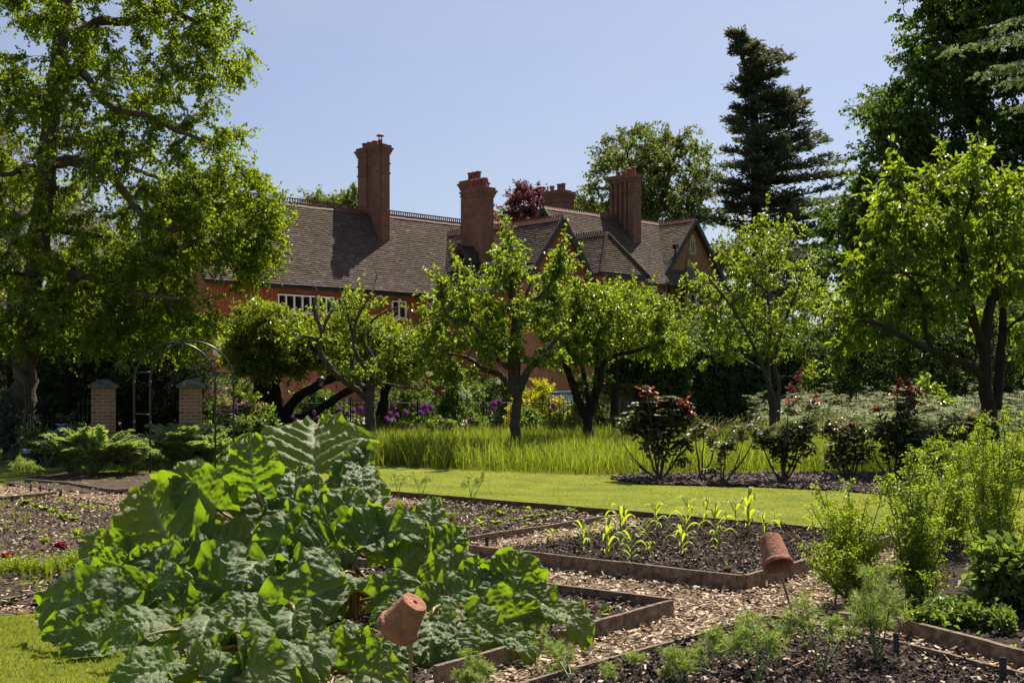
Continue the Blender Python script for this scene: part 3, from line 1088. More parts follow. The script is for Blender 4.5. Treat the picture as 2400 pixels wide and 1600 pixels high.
edging("dark broken board end beside the tall herbs", [((2.30, 8.25), (2.56, 8.10))], .10, th=.07)
edging("timber board edging in front of the cardoons", [(G(60, 1133)[:2], G(160, 1140)[:2]), (G(161, 1140.2)[:2], G(262, 1158)[:2]), (G(264, 1158)[:2], G(300, 1156)[:2])], .08)
edging("weathered board at the left edge beside two slate labels", [(G(-60, 1188)[:2], G(131, 1167)[:2])], .10)
edging("low board crossing the left hand seed beds", [(G(-60, 1266)[:2], G(90, 1250)[:2]), (G(92, 1250)[:2], G(180, 1240)[:2])], .05)
edging("board along the near end of the left hand bed", [(G(10, 1424)[:2], G(120, 1400)[:2]), (G(121, 1400)[:2], G(215, 1382)[:2])], .07)
edging("thin board half buried in chips left of the rhubarb", [(G(175, 1172)[:2], G(272, 1190)[:2])], .04)

# ------------------------------------------------------------------ grass
M_GRASS = leafmat("meadow_grass", [(0, (.045, .085, .010)), (.5, (.080, .120, .018)), (.86, (.13, .155, .03)), (.90, (.30, .25, .11)), (1, (.40, .33, .17))], .5, (.36, .44, .03), rough=.5, spec=.3)
M_LAWNB = leafmat("lawn_blade", [(0, (.11, .15, .012)), (.6, (.18, .21, .02)), (1, (.30, .30, .06))], .45, (.40, .42, .03), rough=.6, spec=.2)
M_SEED = leafmat("seed_head", [(0, (.22, .17, .09)), (1, (.36, .29, .16))], .35, (.4, .33, .15), rough=.8, spec=.1)


def blades(mb, pts, z, Lm, Wm, lean=.3, droop=.25, kind="blade"):
    N = len(pts)
    b = np.concatenate([pts, np.full((N, 1), z)], 1)
    a = rnd(N, 0, 6.283)
    d = np.stack([np.cos(a) * lean * rnd(N, .1, 1.3), np.sin(a) * lean * rnd(N, .1, 1.3), np.ones(N)], 1)
    n = np.stack([np.cos(a), np.sin(a), np.full(N, .1)], 1) + RNG.normal(0, .6, (N, 3))
    L = Lm * RNG.uniform(.6, 1.15, N) if np.isscalar(Lm) else Lm
    leaves(mb, b, d, n, L, Wm, kind, droop=droop)


MEADOW = [G(830, 1100)[:2], G(900, 1088)[:2], G(1010, 1097)[:2], G(1200, 1105)[:2], G(1400, 1112)[:2], G(1530, 1110)[:2], G(1700, 1106)[:2], G(1900, 1104)[:2], G(2140, 1106)[:2], (9, 21.5), (12.5, 19), (18, 24), (17, 33.5), (-4.2, 33.5), (-6.0, 27), (-3.8, 22.3)]
mb = MB()
p = scatter(MEADOW, 150000, 51) + RNG.normal(0, .16, (150000, 2))
p = p[RNG.uniform(size=len(p)) < np.clip(1.25 - (p[:, 1] - 22) / 14, .35, 1)]
hh = (.80 + .17 * noise2(p[:, 0], p[:, 1], 2.2, 3) + .15 * noise2(p[:, 0], p[:, 1], .7, 4)) * rnd(len(p), .45, 1.25)
blades(mb, p, 0, np.maximum(hh, .15), .0095, .38, .34)
tag(mb.build("meadow_grass", M_GRASS), "long bright green grass growing under the fruit trees", None, None, "stuff")
mb = MB()
p = scatter([(4, 27), (16, 27), (16, 34), (2, 34)], 1500, 53)
b = np.concatenate([p, np.zeros((len(p), 1))], 1)
d = np.stack([RNG.normal(.15, .12, len(p)), RNG.normal(0, .12, len(p)), np.ones(len(p))], 1)
h = rnd(len(p), .6, .95)
leaves(mb, b, d, rvec(len(p)), h, .006, "spike", droop=0)
leaves(mb, b + unit(d) * h[:, None] * .88, d + [.4, 0, 0], rvec(len(p)), .10, .022, "kite")
tag(mb.build("seeding_grass", M_SEED), "pale seed heads of tall grass in front of the dark hedge", None, None, "stuff")
mb = MB()
LAWN2 = leafmat("lawn_blade_dry", [(0, (.16, .17, .02)), (.6, (.26, .25, .045)), (1, (.38, .34, .11))], .4, (.42, .40, .06), rough=.7, spec=.2)
p = scatter([(-4.8, 22.6), (-.8, 16.9), (1.4, 15.0), (4.3, 12.6), (5.8, 11.3), (12, 11), (12, 22.3), (-4, 22.5)], 60000, 52)
q = noise2(p[:, 0], p[:, 1], 1.6, 61) + .7 * noise2(p[:, 0], p[:, 1], .45, 62) + RNG.normal(0, .35, len(p))
blades(mb, p[q < .25], 0, .032, .008, .9, .2, "spike")
d_ = MB()
blades(d_, p[q >= .25], 0, .024, .008, 1.1, .2, "spike")
for f_, _ in d_.f: mb.f.append((f_ + mb.n, 1))
mb.v += d_.v
mb.n += d_.n
p = scatter([(-6, 6), (-1.6, 5.5), (-2.2, 7.4), (-3.0, 8.7), (-6, 8.4)], 36000, 54)
blades(mb, p, 0, .045, .005, .8, .2, "spike")
p = scatter([(-8.5, 19.8), (-4, 20.2), (-4, 24.5), (-9, 24.5)], 14000, 55)
blades(mb, p, 0, .035, .009, .9, .2, "spike")
tag(mb.build("lawn_grass", [M_LAWNB, LAWN2]), "short mown grass of the sunlit lawn strip", None, None, "stuff")
# ------------------------------------------------------------------ trees
M_BARK_G = solid("grey_bark", (.13, .105, .08), .95, var=.6, scale=14, bump=1, bscale=45, col2=(.05, .045, .028))
M_BARK_B = solid("brown_bark", (.16, .11, .075), .95, var=.6, scale=6, bump=1, bscale=25, col2=(.045, .034, .024))
M_BARK_D = solid("dark_bark", (.045, .032, .022), .95, var=.6, scale=8, bump=1, bscale=30)
GREEN = dict(
    ginkgo=leafmat("fresh_leaf", [(0, (.045, .078, .006)), (.6, (.070, .108, .010)), (1, (.11, .145, .016))], .54, (.39, .52, .010), rough=.5, spec=.3),
    lime=leafmat("lime_leaf", [(0, (.030, .065, .010)), (.6, (.050, .092, .016)), (1, (.085, .135, .024))], .42, (.20, .32, .02), rough=.5, spec=.35),
    far=leafmat("distant_leaf", [(0, (.06, .085, .022)), (.6, (.10, .125, .032)), (1, (.16, .18, .05))], .42, (.28, .34, .05), rough=.6, spec=.3),
    pear=leafmat("pear_leaf", [(0, (.040, .076, .010)), (.6, (.066, .108, .014)), (1, (.11, .155, .028))], .5, (.38, .50, .02), rough=.32, spec=.6),
    cherry=leafmat("cherry_leaf", [(0, (.034, .068, .008)), (.6, (.056, .098, .012)), (1, (.095, .135, .022))], .5, (.36, .48, .015), rough=.38, spec=.5),
    ever=leafmat("evergreen_leaf", [(0, (.035, .058, .010)), (.6, (.058, .088, .014)), (1, (.12, .155, .02))], .45, (.42, .50, .02), rough=.28, spec=.6),
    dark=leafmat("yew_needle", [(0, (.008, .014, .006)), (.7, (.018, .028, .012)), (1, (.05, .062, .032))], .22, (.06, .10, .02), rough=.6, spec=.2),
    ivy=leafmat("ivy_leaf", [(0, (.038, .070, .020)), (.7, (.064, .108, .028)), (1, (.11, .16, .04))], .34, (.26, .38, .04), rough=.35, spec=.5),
    olive=leafmat("olive_leaf", [(0, (.10, .105, .045)), (.6, (.15, .15, .07)), (1, (.24, .22, .12))], .4, (.34, .33, .12), rough=.7, spec=.2),
    copper=leafmat("copper_leaf", [(0, (.055, .018, .022)), (.6, (.09, .03, .034)), (1, (.15, .06, .06))], .4, (.28, .06, .07), rough=.5),
    cedar=leafmat("cedar_needle", [(0, (.050, .066, .048)), (.6, (.080, .095, .066)), (1, (.16, .155, .075))], .32, (.22, .24, .10), rough=.7, spec=.2),
    larch=leafmat("deodar_needle", [(0, (.12, .16, .07)), (.6, (.18, .22, .10)), (1, (.26, .29, .14))], .45, (.44, .54, .18), rough=.7, spec=.2),
    gold=leafmat("golden_leaf", [(0, (.26, .28, .010)), (.6, (.36, .36, .016)), (1, (.46, .44, .03))], .5, (.66, .62, .02), rough=.5),
    shrub=leafmat("shrub_leaf", [(0, (.045, .085, .018)), (.6, (.075, .125, .028)), (1, (.12, .17, .05))], .4, (.30, .42, .04), rough=.4, spec=.45),
    grey=leafmat("grey_leaf", [(0, (.075, .095, .065)), (.6, (.11, .135, .095)), (1, (.17, .19, .14))], .3, (.2, .26, .10), rough=.7, spec=.2),
    pink=leafmat("pink_blossom", [(0, (.40, .16, .20)), (1, (.60, .32, .36))], .4, (.6, .3, .35), rough=.7),
)


def clumps_in(poly, n, Y, depth, r, holes=(), seed=0, mind=.55, dfun=None):
    """clump centres filling a crown outline (photo px, at distance Y) with real depth"""
    poly = np.asarray(poly, float)
    q = np.random.default_rng(seed)
    lo, hi = poly.min(0), poly.max(0)
    out = []
    tries = 0
    xm, hw = (lo[0] + hi[0]) / 2, (hi[0] - lo[0]) / 2
    while len(out) < n and tries < n * 80:
        tries += 1
        x, y = q.uniform(lo, hi)
        if not in_poly(np.array([x]), np.array([y]), poly)[0]: continue
        if any((x - hx) ** 2 / hr[0] ** 2 + (y - hy) ** 2 / hr[1] ** 2 < 1 for hx, hy, hr in holes): continue
        f = math.sqrt(max(.15, 1 - ((x - xm) / (hw * 1.1)) ** 2))
        dy = q.uniform(-1, 1) * depth * f
        c = P(x, y, Y)
        c = np.array([c[0], Y + dy, c[2]])
        rr = r * q.uniform(.7, 1.25)
        if any(np.linalg.norm((c - o[0])) < mind * (rr + o[1]) for o in out[-400:]) and tries < n * 40: continue
        out.append((c, rr))
    return out


def make_tree(name, label, cat, base, limbs, clumps, leaf, lm, bark, LL=.06, LW=.04, kind="kite", ntw=14, nl=16, group=None, up=.55, sag=.12, twr=.006, hang=.2,
              spread=1.0, branch_r=.012, trunk_flare=1.5, squash=.75, nodes_extra=None, seed=0, outward=.5, shoots=0, shoot_l=.6):
    global RNG
    RNG = np.random.default_rng(seed + 100)
    t = thing(name, label, cat, (base[0], base[1], 0), group)
    wood = MB()
    nd, nr = [], []
    for k, (pts, r0, r1) in enumerate(limbs):
        pts = np.asarray(pts, float)
        # smooth subdivision of the limb
        m = max(8, len(pts) * 5)
        u = np.linspace(0, len(pts) - 1, m)
        i = np.clip(u.astype(int), 0, len(pts) - 2)
        f = (u - i)[:, None]
        pm, p0, p1, p2 = pts[np.maximum(i - 1, 0)], pts[i], pts[i + 1], pts[np.minimum(i + 2, len(pts) - 1)]
        c = .5 * ((2 * p0) + (-pm + p1) * f + (2 * pm - 5 * p0 + 4 * p1 - p2) * f ** 2 + (-pm + 3 * p0 - 3 * p1 + p2) * f ** 3)
        rr = r0 + (r1 - r0) * np.linspace(0, 1, m)
        c[1:-1] += RNG.normal(0, .09, (m - 2, 3)) * rr[1:-1, None]
        if k == 0 and trunk_flare > 1: rr = rr * (1 + (trunk_flare - 1) * np.exp(-np.linspace(0, 14, m)))
        wood.tube(c, rr * RNG.uniform(.94, 1.08, m), 9 if r0 > .06 else 6)
        nd += list(c[m // 4 if k == 0 else 1:])
        nr += list(rr[m // 4 if k == 0 else 1:])
    nd, nr = list(nd), list(nr)
    cl = sorted(clumps, key=lambda c: min(np.linalg.norm(c[0] - x) for x in nd[::3]))
    lv = MB()
    S, M_, E, R0 = [], [], [], []
    B, D, Nn = [], [], []
    for c, r in cl:
        A = np.array(nd)
        dd = np.linalg.norm(A - c, axis=1) + .8 * np.maximum(A[:, 2] - c[2], 0) + .15 * np.maximum(c[2] - A[:, 2], 0)
        j = int(np.argmin(dd))
        a = A[j]
        dist = np.linalg.norm(c - a)
        ra = min(nr[j] * .7, branch_r + .010 * dist)
        mid = (a + c) / 2 + np.array([0, 0, sag * dist]) + RNG.normal(0, .10 * dist, 3)
        ts = np.linspace(0, 1, 6)[:, None]
        br = a * (1 - ts) ** 2 + 2 * mid * ts * (1 - ts) + c * ts ** 2
        br[1:-1] += RNG.normal(0, .03 * dist, (4, 3))
        rr = np.linspace(ra, max(ra * .45, twr), 6)
        wood.tube(br, rr, 5, cap=False)
        nd += list(br[2:])
        nr += list(rr[2:])
        k = max(3, int(ntw * RNG.uniform(.7, 1.3)))
        tt = RNG.uniform(.45, 1, k)
        s = a * (1 - tt[:, None]) ** 2 + 2 * mid * tt[:, None] * (1 - tt[:, None]) + c * tt[:, None] ** 2
        q = rvec(k) * (r * spread * RNG.uniform(.45, 1.1, k) ** .7)[:, None]
        q[:, 2] *= squash
        e = c + q + (unit(c - a) * r * .35 * outward)
        e[:, 2] -= hang * r * RNG.uniform(0, 1, k)
        m = (s + e) / 2 + RNG.normal(0, .12, (k, 3)) * r
        m[:, 2] += .12 * r
        S.append(s), M_.append(m), E.append(e)
        u = RNG.uniform(.12, 1.04, (k, nl))[..., None]
        p = s[:, None] * (1 - u) ** 2 + 2 * m[:, None] * u * (1 - u) + e[:, None] * u ** 2
        dr = unit(e - s)[:, None] + 0 * u
        p = p.reshape(-1, 3)
        B.append(p + RNG.normal(0, .25 * LL, p.shape))
        D.append((dr * .5).reshape(-1, 3) + rvec(len(p)) * .8 + np.array([0, 0, -hang]))
        Nn.append(rvec(len(p)) * (1 - up) + np.array([0, 0, up]))
    if shoots:                               # long leafy shoots that break the outline
        cs = np.array([c for c, _ in cl])
        mid_ = cs.mean(0)
        sc0 = np.linalg.norm((cs - mid_) / (cs.std(0) + .01), axis=1) + .5 * (cs[:, 2] - mid_[2]) / (cs[:, 2].std() + .01)
        idx = np.argsort(-sc0)[:max(1, int(len(cs) * .55))]
        pick = RNG.choice(idx, shoots)
        s = cs[pick] + RNG.normal(0, .08, (shoots, 3))
        dr = unit(unit(cs[pick] - mid_) * .8 + [0, 0, .7] + RNG.normal(0, .35, (shoots, 3)))
        e = s + dr * (shoot_l * RNG.uniform(.5, 1.3, (shoots, 1)))
        m = (s + e) / 2 + RNG.normal(0, .05, (shoots, 3))
        S.append(s), M_.append(m), E.append(e)
        n2 = int(nl * 1.6)
        u = RNG.uniform(.05, 1.02, (shoots, n2))[..., None]
        p = (s[:, None] * (1 - u) ** 2 + 2 * m[:, None] * u * (1 - u) + e[:, None] * u ** 2).reshape(-1, 3)
        B.append(p + RNG.normal(0, .3 * LL, p.shape))
        D.append(np.repeat(dr, n2, 0) * .4 + rvec(len(p)) * .8 + np.array([0, 0, -hang * .5]))
        Nn.append(rvec(len(p)) * (1 - up) + np.array([0, 0, up]))
    S, M_, E = np.concatenate(S), np.concatenate(M_), np.concatenate(E)
    twigs(wood, S, M_, E, twr, twr * .35)
    wood.build("trunk", bark, t, True)
    B, D, Nn = np.concatenate(B), np.concatenate(D), np.concatenate(Nn)
    N = len(B)
    leaves(lv, B, D, Nn, LL * RNG.uniform(.6, 1.25, N), LW * RNG.uniform(.65, 1.2, N), kind)
    lv.build("crown", lm, t)
    return t


def L_(Y, r0, r1, *pts, dy=None):
    """limb from photo px points at distance Y (third value: depth offset)"""
    out = []
    for p in pts:
        y = Y + (p[2] if len(p) > 2 else 0)
        out.append(P(p[0], p[1], y))
    return (out, r0, r1)


# --- the big tree on the left
Yg = 27.0
gb = np.array([(48 - 1200) * Yg / F, Yg, 0])
limbs = [([gb, P(50, 985, Yg), P(61, 867, Yg), P(80, 650, Yg), P(107, 439, Yg), P(117, 306, Yg), P(138, 153, Yg), P(150, 0, Yg), P(158, -120, Yg), P(160, -260, Yg)], .30, .12),
         L_(Yg, .14, .05, (118, 388), (150, 378, -.3), (205, 384, -.6), (255, 408, -.8), (292, 450, -.9), (330, 500, -1), (378, 537, -1), (430, 532, -1.1), (452, 505, -1.3)),
         L_(Yg, .13, .05, (143, 90), (200, 66, .3), (245, 48, .5), (305, 52, .6), (345, 28, .8), (400, 24, 1), (445, 45, 1.3), (520, 60, 1.5)),
         L_(Yg, .10, .04, (128, 210), (190, 170, -.6), (240, 235, -1), (295, 262, -1.2), (350, 272, -1.4), (400, 300, -1.6), (480, 330, -1.6)),
         L_(Yg, .08, .03, (125, 250), (90, 235, .5), (40, 245, .9), (-20, 210, 1.5)),
         L_(Yg, .09, .03, (110, 420), (60, 400, -.8), (10, 410, -1.5), (-60, 390, -2)),
         L_(Yg, .09, .03, (95, 540), (180, 545, .8), (260, 560, 1.2), (350, 600, 1.4), (430, 640, 1)),
         L_(Yg, .09, .03, (85, 620), (160, 640, -1), (240, 660, -1.6), (330, 690, -2), (420, 700, -2)),
         L_(Yg, .07, .03, (82, 650), (30, 640, -.8), (-30, 650, -1.5)),
         L_(Yg, .08, .03, (120, 330), (180, 330, 1), (280, 380, 1.8), (380, 420, 2), (500, 450, 1.6))]
poly = [(-120, -200), (560, -200), (572, 10), (582, 80), (570, 150), (560, 195), (525, 220), (535, 255), (550, 300), (565, 345), (590, 395), (628, 430), (640, 460), (630, 490),
        (628, 560), (615, 600), (598, 640), (580, 672), (545, 640), (500, 600), (470, 585), (445, 620), (468, 680), (490, 705), (495, 745), (465, 765), (430, 800), (380, 830), (320, 815), (260, 780), (180, 790), (110, 800), (-60, 800), (-120, 500)]
holes = [(48, 95, (48, 55)), (250, 445, (52, 32)), (405, 240, (42, 24)), (215, 300, (22, 28)), (345, 555, (40, 40)), (70, 330, (25, 40)), (300, 130, (30, 20)), (180, 470, (28, 50)), (490, 270, (20, 30)), (420, 400, (30, 15)), (210, 30, (30, 25))]
cl = clumps_in(poly, 640, Yg, 2.3, .46, holes, 1, .32)
cl += clumps_in([(330, 440), (430, 380), (590, 395), (640, 430), (652, 480), (648, 560), (628, 610), (590, 690), (560, 670), (545, 610), (470, 560), (440, 640), (340, 640)], 80, Yg, 1.6, .42, (), 10, .32)
cl += clumps_in([(150, 590), (300, 600), (440, 640), (490, 700), (510, 745), (450, 810), (380, 850), (300, 830), (200, 800), (120, 810)], 85, Yg - .3, 1.6, .44, (), 11, .32)
make_tree("broadleaf_tree", "tall tree with leaning brown trunk and fresh green leaves at the left edge", "tree", gb, limbs, cl, None, GREEN["ginkgo"], M_BARK_B,
          LL=.068, LW=.074, kind="fan", ntw=14, nl=17, up=.35, hang=.75, twr=.006, shoots=160, shoot_l=.7, seed=1, trunk_flare=1.2)

# --- greyer trees beyond it
b = np.array([(40 - 1200) * 42 / F, 42, 0])
make_tree("olive_tree", "pale olive leaved tree seen behind the big left trunk", "tree", b, [([b, P(30, 700, 42), P(40, 500, 42), P(60, 380, 42)], .3, .1)],
          clumps_in([(-150, 320), (60, 260), (150, 400), (240, 520), (300, 640), (260, 800), (100, 860), (-150, 860)], 110, 42, 2.2, 1.0, (), 2, .36), None, GREEN["olive"], M_BARK_G,
          LL=.13, LW=.06, ntw=14, nl=16, up=.3, hang=.7, seed=2)
# --- dark yew behind the pillars
b = np.array([(250 - 1200) * 30 / F, 30.5, 0])
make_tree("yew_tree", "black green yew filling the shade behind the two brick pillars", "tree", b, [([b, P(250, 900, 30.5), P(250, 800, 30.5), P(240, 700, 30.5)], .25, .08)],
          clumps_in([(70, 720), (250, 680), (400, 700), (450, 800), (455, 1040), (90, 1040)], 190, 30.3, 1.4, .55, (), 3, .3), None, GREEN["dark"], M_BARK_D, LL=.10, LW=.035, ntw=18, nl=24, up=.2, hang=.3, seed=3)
b = np.array([(40 - 1200) * 33 / F, 33.5, 0])
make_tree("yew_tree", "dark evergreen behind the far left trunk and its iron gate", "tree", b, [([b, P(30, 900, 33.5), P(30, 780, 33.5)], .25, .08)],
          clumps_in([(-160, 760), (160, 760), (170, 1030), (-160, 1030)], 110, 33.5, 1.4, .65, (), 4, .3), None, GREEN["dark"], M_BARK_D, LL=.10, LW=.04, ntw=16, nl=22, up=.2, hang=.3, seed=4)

# --- orchard
Yp = 27.0
pb = np.array([(1208 - 1200) * Yp / F, Yp, 0])
limbs = [([pb, P(1208, 1000, Yp), P(1212, 940, Yp), P(1216, 905, Yp)], .118, .11),
         L_(Yp, .10, .035, (1206, 925), (1198, 860), (1202, 800, .1), (1206, 740, .2), (1200, 680, .2), (1195, 620, .2), (1185, 565, .1)),
         L_(Yp, .09, .03, (1212, 920), (1212, 850, -.1), (1216, 770, -.2), (1230, 720, -.3), (1270, 690, -.3), (1310, 640, -.3), (1322, 610, -.4)),
         L_(Yp, .10, .03, (1218, 912), (1240, 865, -.2), (1268, 842, -.4), (1300, 800, -.6), (1330, 770, -.8)),
         L_(Yp, .08, .025, (1205, 918), (1175, 880, .3), (1135, 865, .6), (1100, 840, .9), (1060, 830, 1.1), (1010, 830, 1.2)),
         L_(Yp, .07, .02, (1198, 865), (1165, 840, -.2), (1140, 800, -.5), (1110, 760, -.7), (1090, 700, -.8), (1085, 640, -.8)),
         L_(Yp, .05, .02, (1110, 760, -.7), (1050, 740, -.8), (1035, 690, -.8), (1035, 650, -.8)),
         L_(Yp, .05, .02, (1202, 800), (1230, 700, .5), (1245, 660, .6))]
pc = clumps_in([(1040, 640), (1060, 700), (1085, 620), (1140, 640), (1165, 580), (1195, 555), (1235, 600), (1260, 650), (1300, 600), (1335, 600), (1325, 660), (1300, 720), (1340, 760), (1340, 840), (1290, 850), (1230, 845), (1150, 870),
                (1080, 895), (1010, 890), (975, 820), (1000, 730), (1030, 690)], 140, Yp, 1.3, .33, [(1240, 790, (20, 30)), (1170, 690, (18, 22)), (1110, 830, (25, 18)), (1245, 640, (25, 20))], 5, .40)
pc += [(P(1190, 575, Yp), .2), (P(1187, 600, Yp), .24), (P(1192, 630, Yp), .28), (P(1320, 600, Yp - .4), .2), (P(1310, 630, Yp - .4), .22), (P(1033, 660, Yp - .8), .18), (P(1036, 690, Yp - .8), .2), (P(1085, 650, Yp - .8), .26)]
make_tree("fruit_tree", "upright pear tree in the middle of the meadow with three rising limbs", "tree", pb, limbs, pc, None, GREEN["pear"], M_BARK_G, LL=.105, LW=.062, kind="oval", ntw=8, nl=13, up=.30, hang=.35, seed=5, shoots=60, group="orchard trees in the long grass")

Ya = 29.0
ab = np.array([(1378 - 1200) * Ya / F, Ya, 0])
limbs = [([ab, P(1378, 1000, Ya), P(1376, 960, Ya)], .13, .12),
         L_(Ya, .12, .05, (1372, 975), (1352, 930, -.2), (1335, 880, -.3), (1325, 850, -.4), (1330, 800, -.5), (1320, 740, -.6)),
         L_(Ya, .09, .03, (1380, 960), (1395, 910), (1400, 850, .2), (1395, 800, .4), (1420, 760, .6)),
         L_(Ya, .09, .03, (1384, 970), (1405, 900, -.4), (1415, 850, -.6), (1450, 830, -.8), (1500, 820, -1), (1560, 800, -1.2)),
         L_(Ya, .07, .03, (1380, 950), (1370, 890, .5), (1360, 830, .7), (1350, 780, .9))]
ac = clumps_in([(1300, 690), (1360, 665), (1420, 670), (1480, 690), (1540, 705), (1575, 750), (1600, 800), (1580, 850), (1530, 830), (1480, 800), (1440, 830), (1400, 850), (1340, 850), (1300, 840), (1290, 760)], 120, Ya, 1.3, .36, [(1400, 800, (18, 25)), (1350, 780, (12, 20))], 6, .40)
ac += [(P(1400, 890, Ya - .3), .2), (P(1360, 900, Ya), .15), (P(1420, 880, Ya), .18)]
make_tree("fruit_tree", "spreading fruit tree with a forked dark trunk right of the middle pear tree", "tree", ab, limbs, ac, None, GREEN["pear"], M_BARK_D, LL=.10, LW=.060, kind="oval", ntw=9, nl=14, up=.35, hang=.3, seed=6, shoots=45, group="orchard trees in the long grass")

Yo = 27.5
ob = np.array([(868 - 1200) * Yo / F, Yo, 0])
limbs = [([ob, P(868, 1000, Yo), P(866, 950, Yo), P(868, 890, Yo)], .14, .11),
         L_(Yo, .085, .03, (858, 930), (825, 905, -.2), (790, 880, -.4), (765, 850, -.5), (748, 815, -.6), (755, 780, -.6), (740, 740, -.6), (735, 705, -.6)),
         L_(Yo, .05, .015, (752, 800, -.6), (720, 790, -.8), (690, 800, -1), (660, 820, -1)),
         L_(Yo, .05, .015, (755, 780, -.6), (770, 740, -.4), (790, 720, -.3)),
         L_(Yo, .08, .02, (855, 912), (832, 880, .2), (825, 845, .3), (830, 800, .3), (818, 750, .2), (812, 715, .2)),
         L_(Yo, .07, .02, (868, 895), (848, 850, -.2), (832, 820, -.3), (833, 760, -.3), (850, 720, -.3), (870, 690, -.3)),
         L_(Yo, .06, .02, (872, 890), (880, 850, .4), (850, 790, .5), (880, 745, .5), (930, 720, .5)),
         L_(Yo, .03, .01, (872, 905), (900, 898, -.3), (950, 908, -.6), (985, 912, -.7), (1000, 900, -.8)),
         L_(Yo, .025, .008, (812, 715, .2), (800, 690), (790, 665)), L_(Yo, .02, .007, (870, 690, -.3), (880, 660), (884, 640)), L_(Yo, .02, .007, (850, 720, -.3), (885, 700), (910, 695)),
         L_(Yo, .02, .006, (735, 705, -.6), (745, 685, -.6), (733, 668, -.6)), L_(Yo, .02, .006, (790, 720, -.3), (800, 690, -.2))]
oc = clumps_in([(690, 760), (740, 700), (800, 680), (850, 690), (920, 700), (930, 790), (900, 860), (840, 880), (760, 850), (700, 810)], 40, Yo, .9, .26, (), 7, .4)
oc += [(P(822, 695, Yo), .2), (P(880, 870, Yo), .25), (P(905, 845, Yo), .25), (P(832, 720, Yo), .22), (P(890, 890, Yo), .2)]
make_tree("fruit_tree", "gnarled half bare apple tree with bent grey limbs behind the rhubarb", "tree", ob, limbs, oc, None, GREEN["pear"], M_BARK_G, LL=.10, LW=.056, kind="oval", ntw=7, nl=8, up=.3, hang=.2, seed=7, shoots=20, shoot_l=.4, group="orchard trees in the long grass")

Ys = 30.0
sb = np.array([(1812 - 1200) * Ys / F, Ys, 0])
limbs = [([sb, P(1808, 960, Ys), P(1802, 900, Ys), P(1800, 850, Ys), P(1805, 780, Ys), P(1800, 700, Ys), P(1790, 620, Ys), P(1775, 550, Ys)], .075, .02),
         L_(Ys, .07, .02, (1815, 985), (1812, 930, -.3), (1795, 880, -.5), (1770, 820, -.7), (1740, 760, -.9), (1700, 700, -1), (1660, 650, -1)),
         L_(Ys, .07, .02, (1822, 985), (1825, 900, .3), (1815, 850, .4), (1830, 780, .5), (1860, 700, .6), (1890, 640, .6)),
         L_(Ys, .04, .015, (1790, 870), (1740, 840, .5), (1690, 830, .9), (1640, 800, 1.2))]
sc_ = clumps_in([(1620, 640), (1680, 600), (1720, 560), (1770, 520), (1830, 545), (1880, 600), (1920, 640), (1930, 720), (1900, 800), (1860, 850), (1800, 830), (1720, 860), (1650, 870), (1620, 800), (1640, 720)], 105, Ys, 1.3, .36, [(1850, 660, (15, 20)), (1700, 760, (20, 25)), (1760, 640, (14, 22))], 8, .42)
sc_ += [(P(1600, 655, Ys - .9), .2), (P(1630, 670, Ys - .9), .22), (P(1610, 720, Ys - .5), .2), (P(1590, 745, Ys - .5), .2), (P(1640, 850, Ys + 1), .25), (P(1900, 870, Ys), .25)]
make_tree("fruit_tree", "slim multi stemmed fruit tree in front of the cedar with small bright leaves", "tree", sb, limbs, sc_, None, GREEN["pear"], M_BARK_G, LL=.095, LW=.056, kind="oval", ntw=8, nl=13, up=.35, hang=.25, seed=8, shoots=60, group="orchard trees in the long grass")

Yc = 23.6
cb_ = np.array([(2325 - 1200) * Yc / F, Yc, 0])
limbs = [([cb_, P(2322, 1000, Yc), P(2312, 930, Yc), P(2308, 860, Yc), P(2310, 780, Yc), P(2325, 700, Yc), P(2345, 640, Yc)], .165, .08),
         L_(Yc, .11, .05, (2335, 960, .3), (2342, 860, .3), (2350, 780, .3), (2350, 720, .4), (2360, 660, .5), (2390, 580, .6)),
         L_(Yc, .10, .05, (2310, 830), (2280, 740, -.3), (2268, 690, -.4), (2262, 620, -.5), (2250, 540, -.6), (2240, 470, -.6)),
         L_(Yc, .085, .03, (2305, 885), (2270, 855, -.3), (2225, 838, -.6), (2190, 822, -.8), (2150, 810, -1), (2110, 785, -1.1), (2060, 760, -1.2), (2010, 750, -1.3)),
         L_(Yc, .05, .02, (2190, 825, -.8), (2170, 780, -.8), (2165, 720, -.8), (2150, 670, -.8), (2120, 640, -.8), (2060, 600, -.8)),
         L_(Yc, .045, .02, (2280, 745, -.3), (2230, 690, -.8), (2180, 650, -1), (2120, 640, -1), (2050, 640, -1.2)),
         L_(Yc, .045, .02, (2262, 620, -.5), (2200, 560, -.3), (2140, 500, -.2), (2110, 430, 0)),
         L_(Yc, .045, .02, (2250, 540, -.6), (2280, 440, -.4), (2240, 380, -.2)), L_(Yc, .04, .02, (2345, 640), (2320, 520, .4), (2300, 440, .6)),
         L_(Yc, .05, .02, (2390, 580, .6), (2430, 540, .6), (2480, 520, .6)), L_(Yc, .04, .015, (2350, 780, .3), (2400, 740, -.2), (2460, 720, -.4))]
cc = clumps_in([(1990, 520), (2060, 470), (2120, 420), (2180, 400), (2230, 360), (2300, 420), (2360, 470), (2440, 480), (2480, 600), (2480, 800), (2400, 790), (2330, 720), (2300, 700), (2220, 760), (2130, 770), (2050, 800), (1985, 770), (1960, 690), (1975, 600)], 165, Yc, 1.4, .36, [(2320, 700, (40, 35)), (2200, 760, (30, 20))], 9, .42)
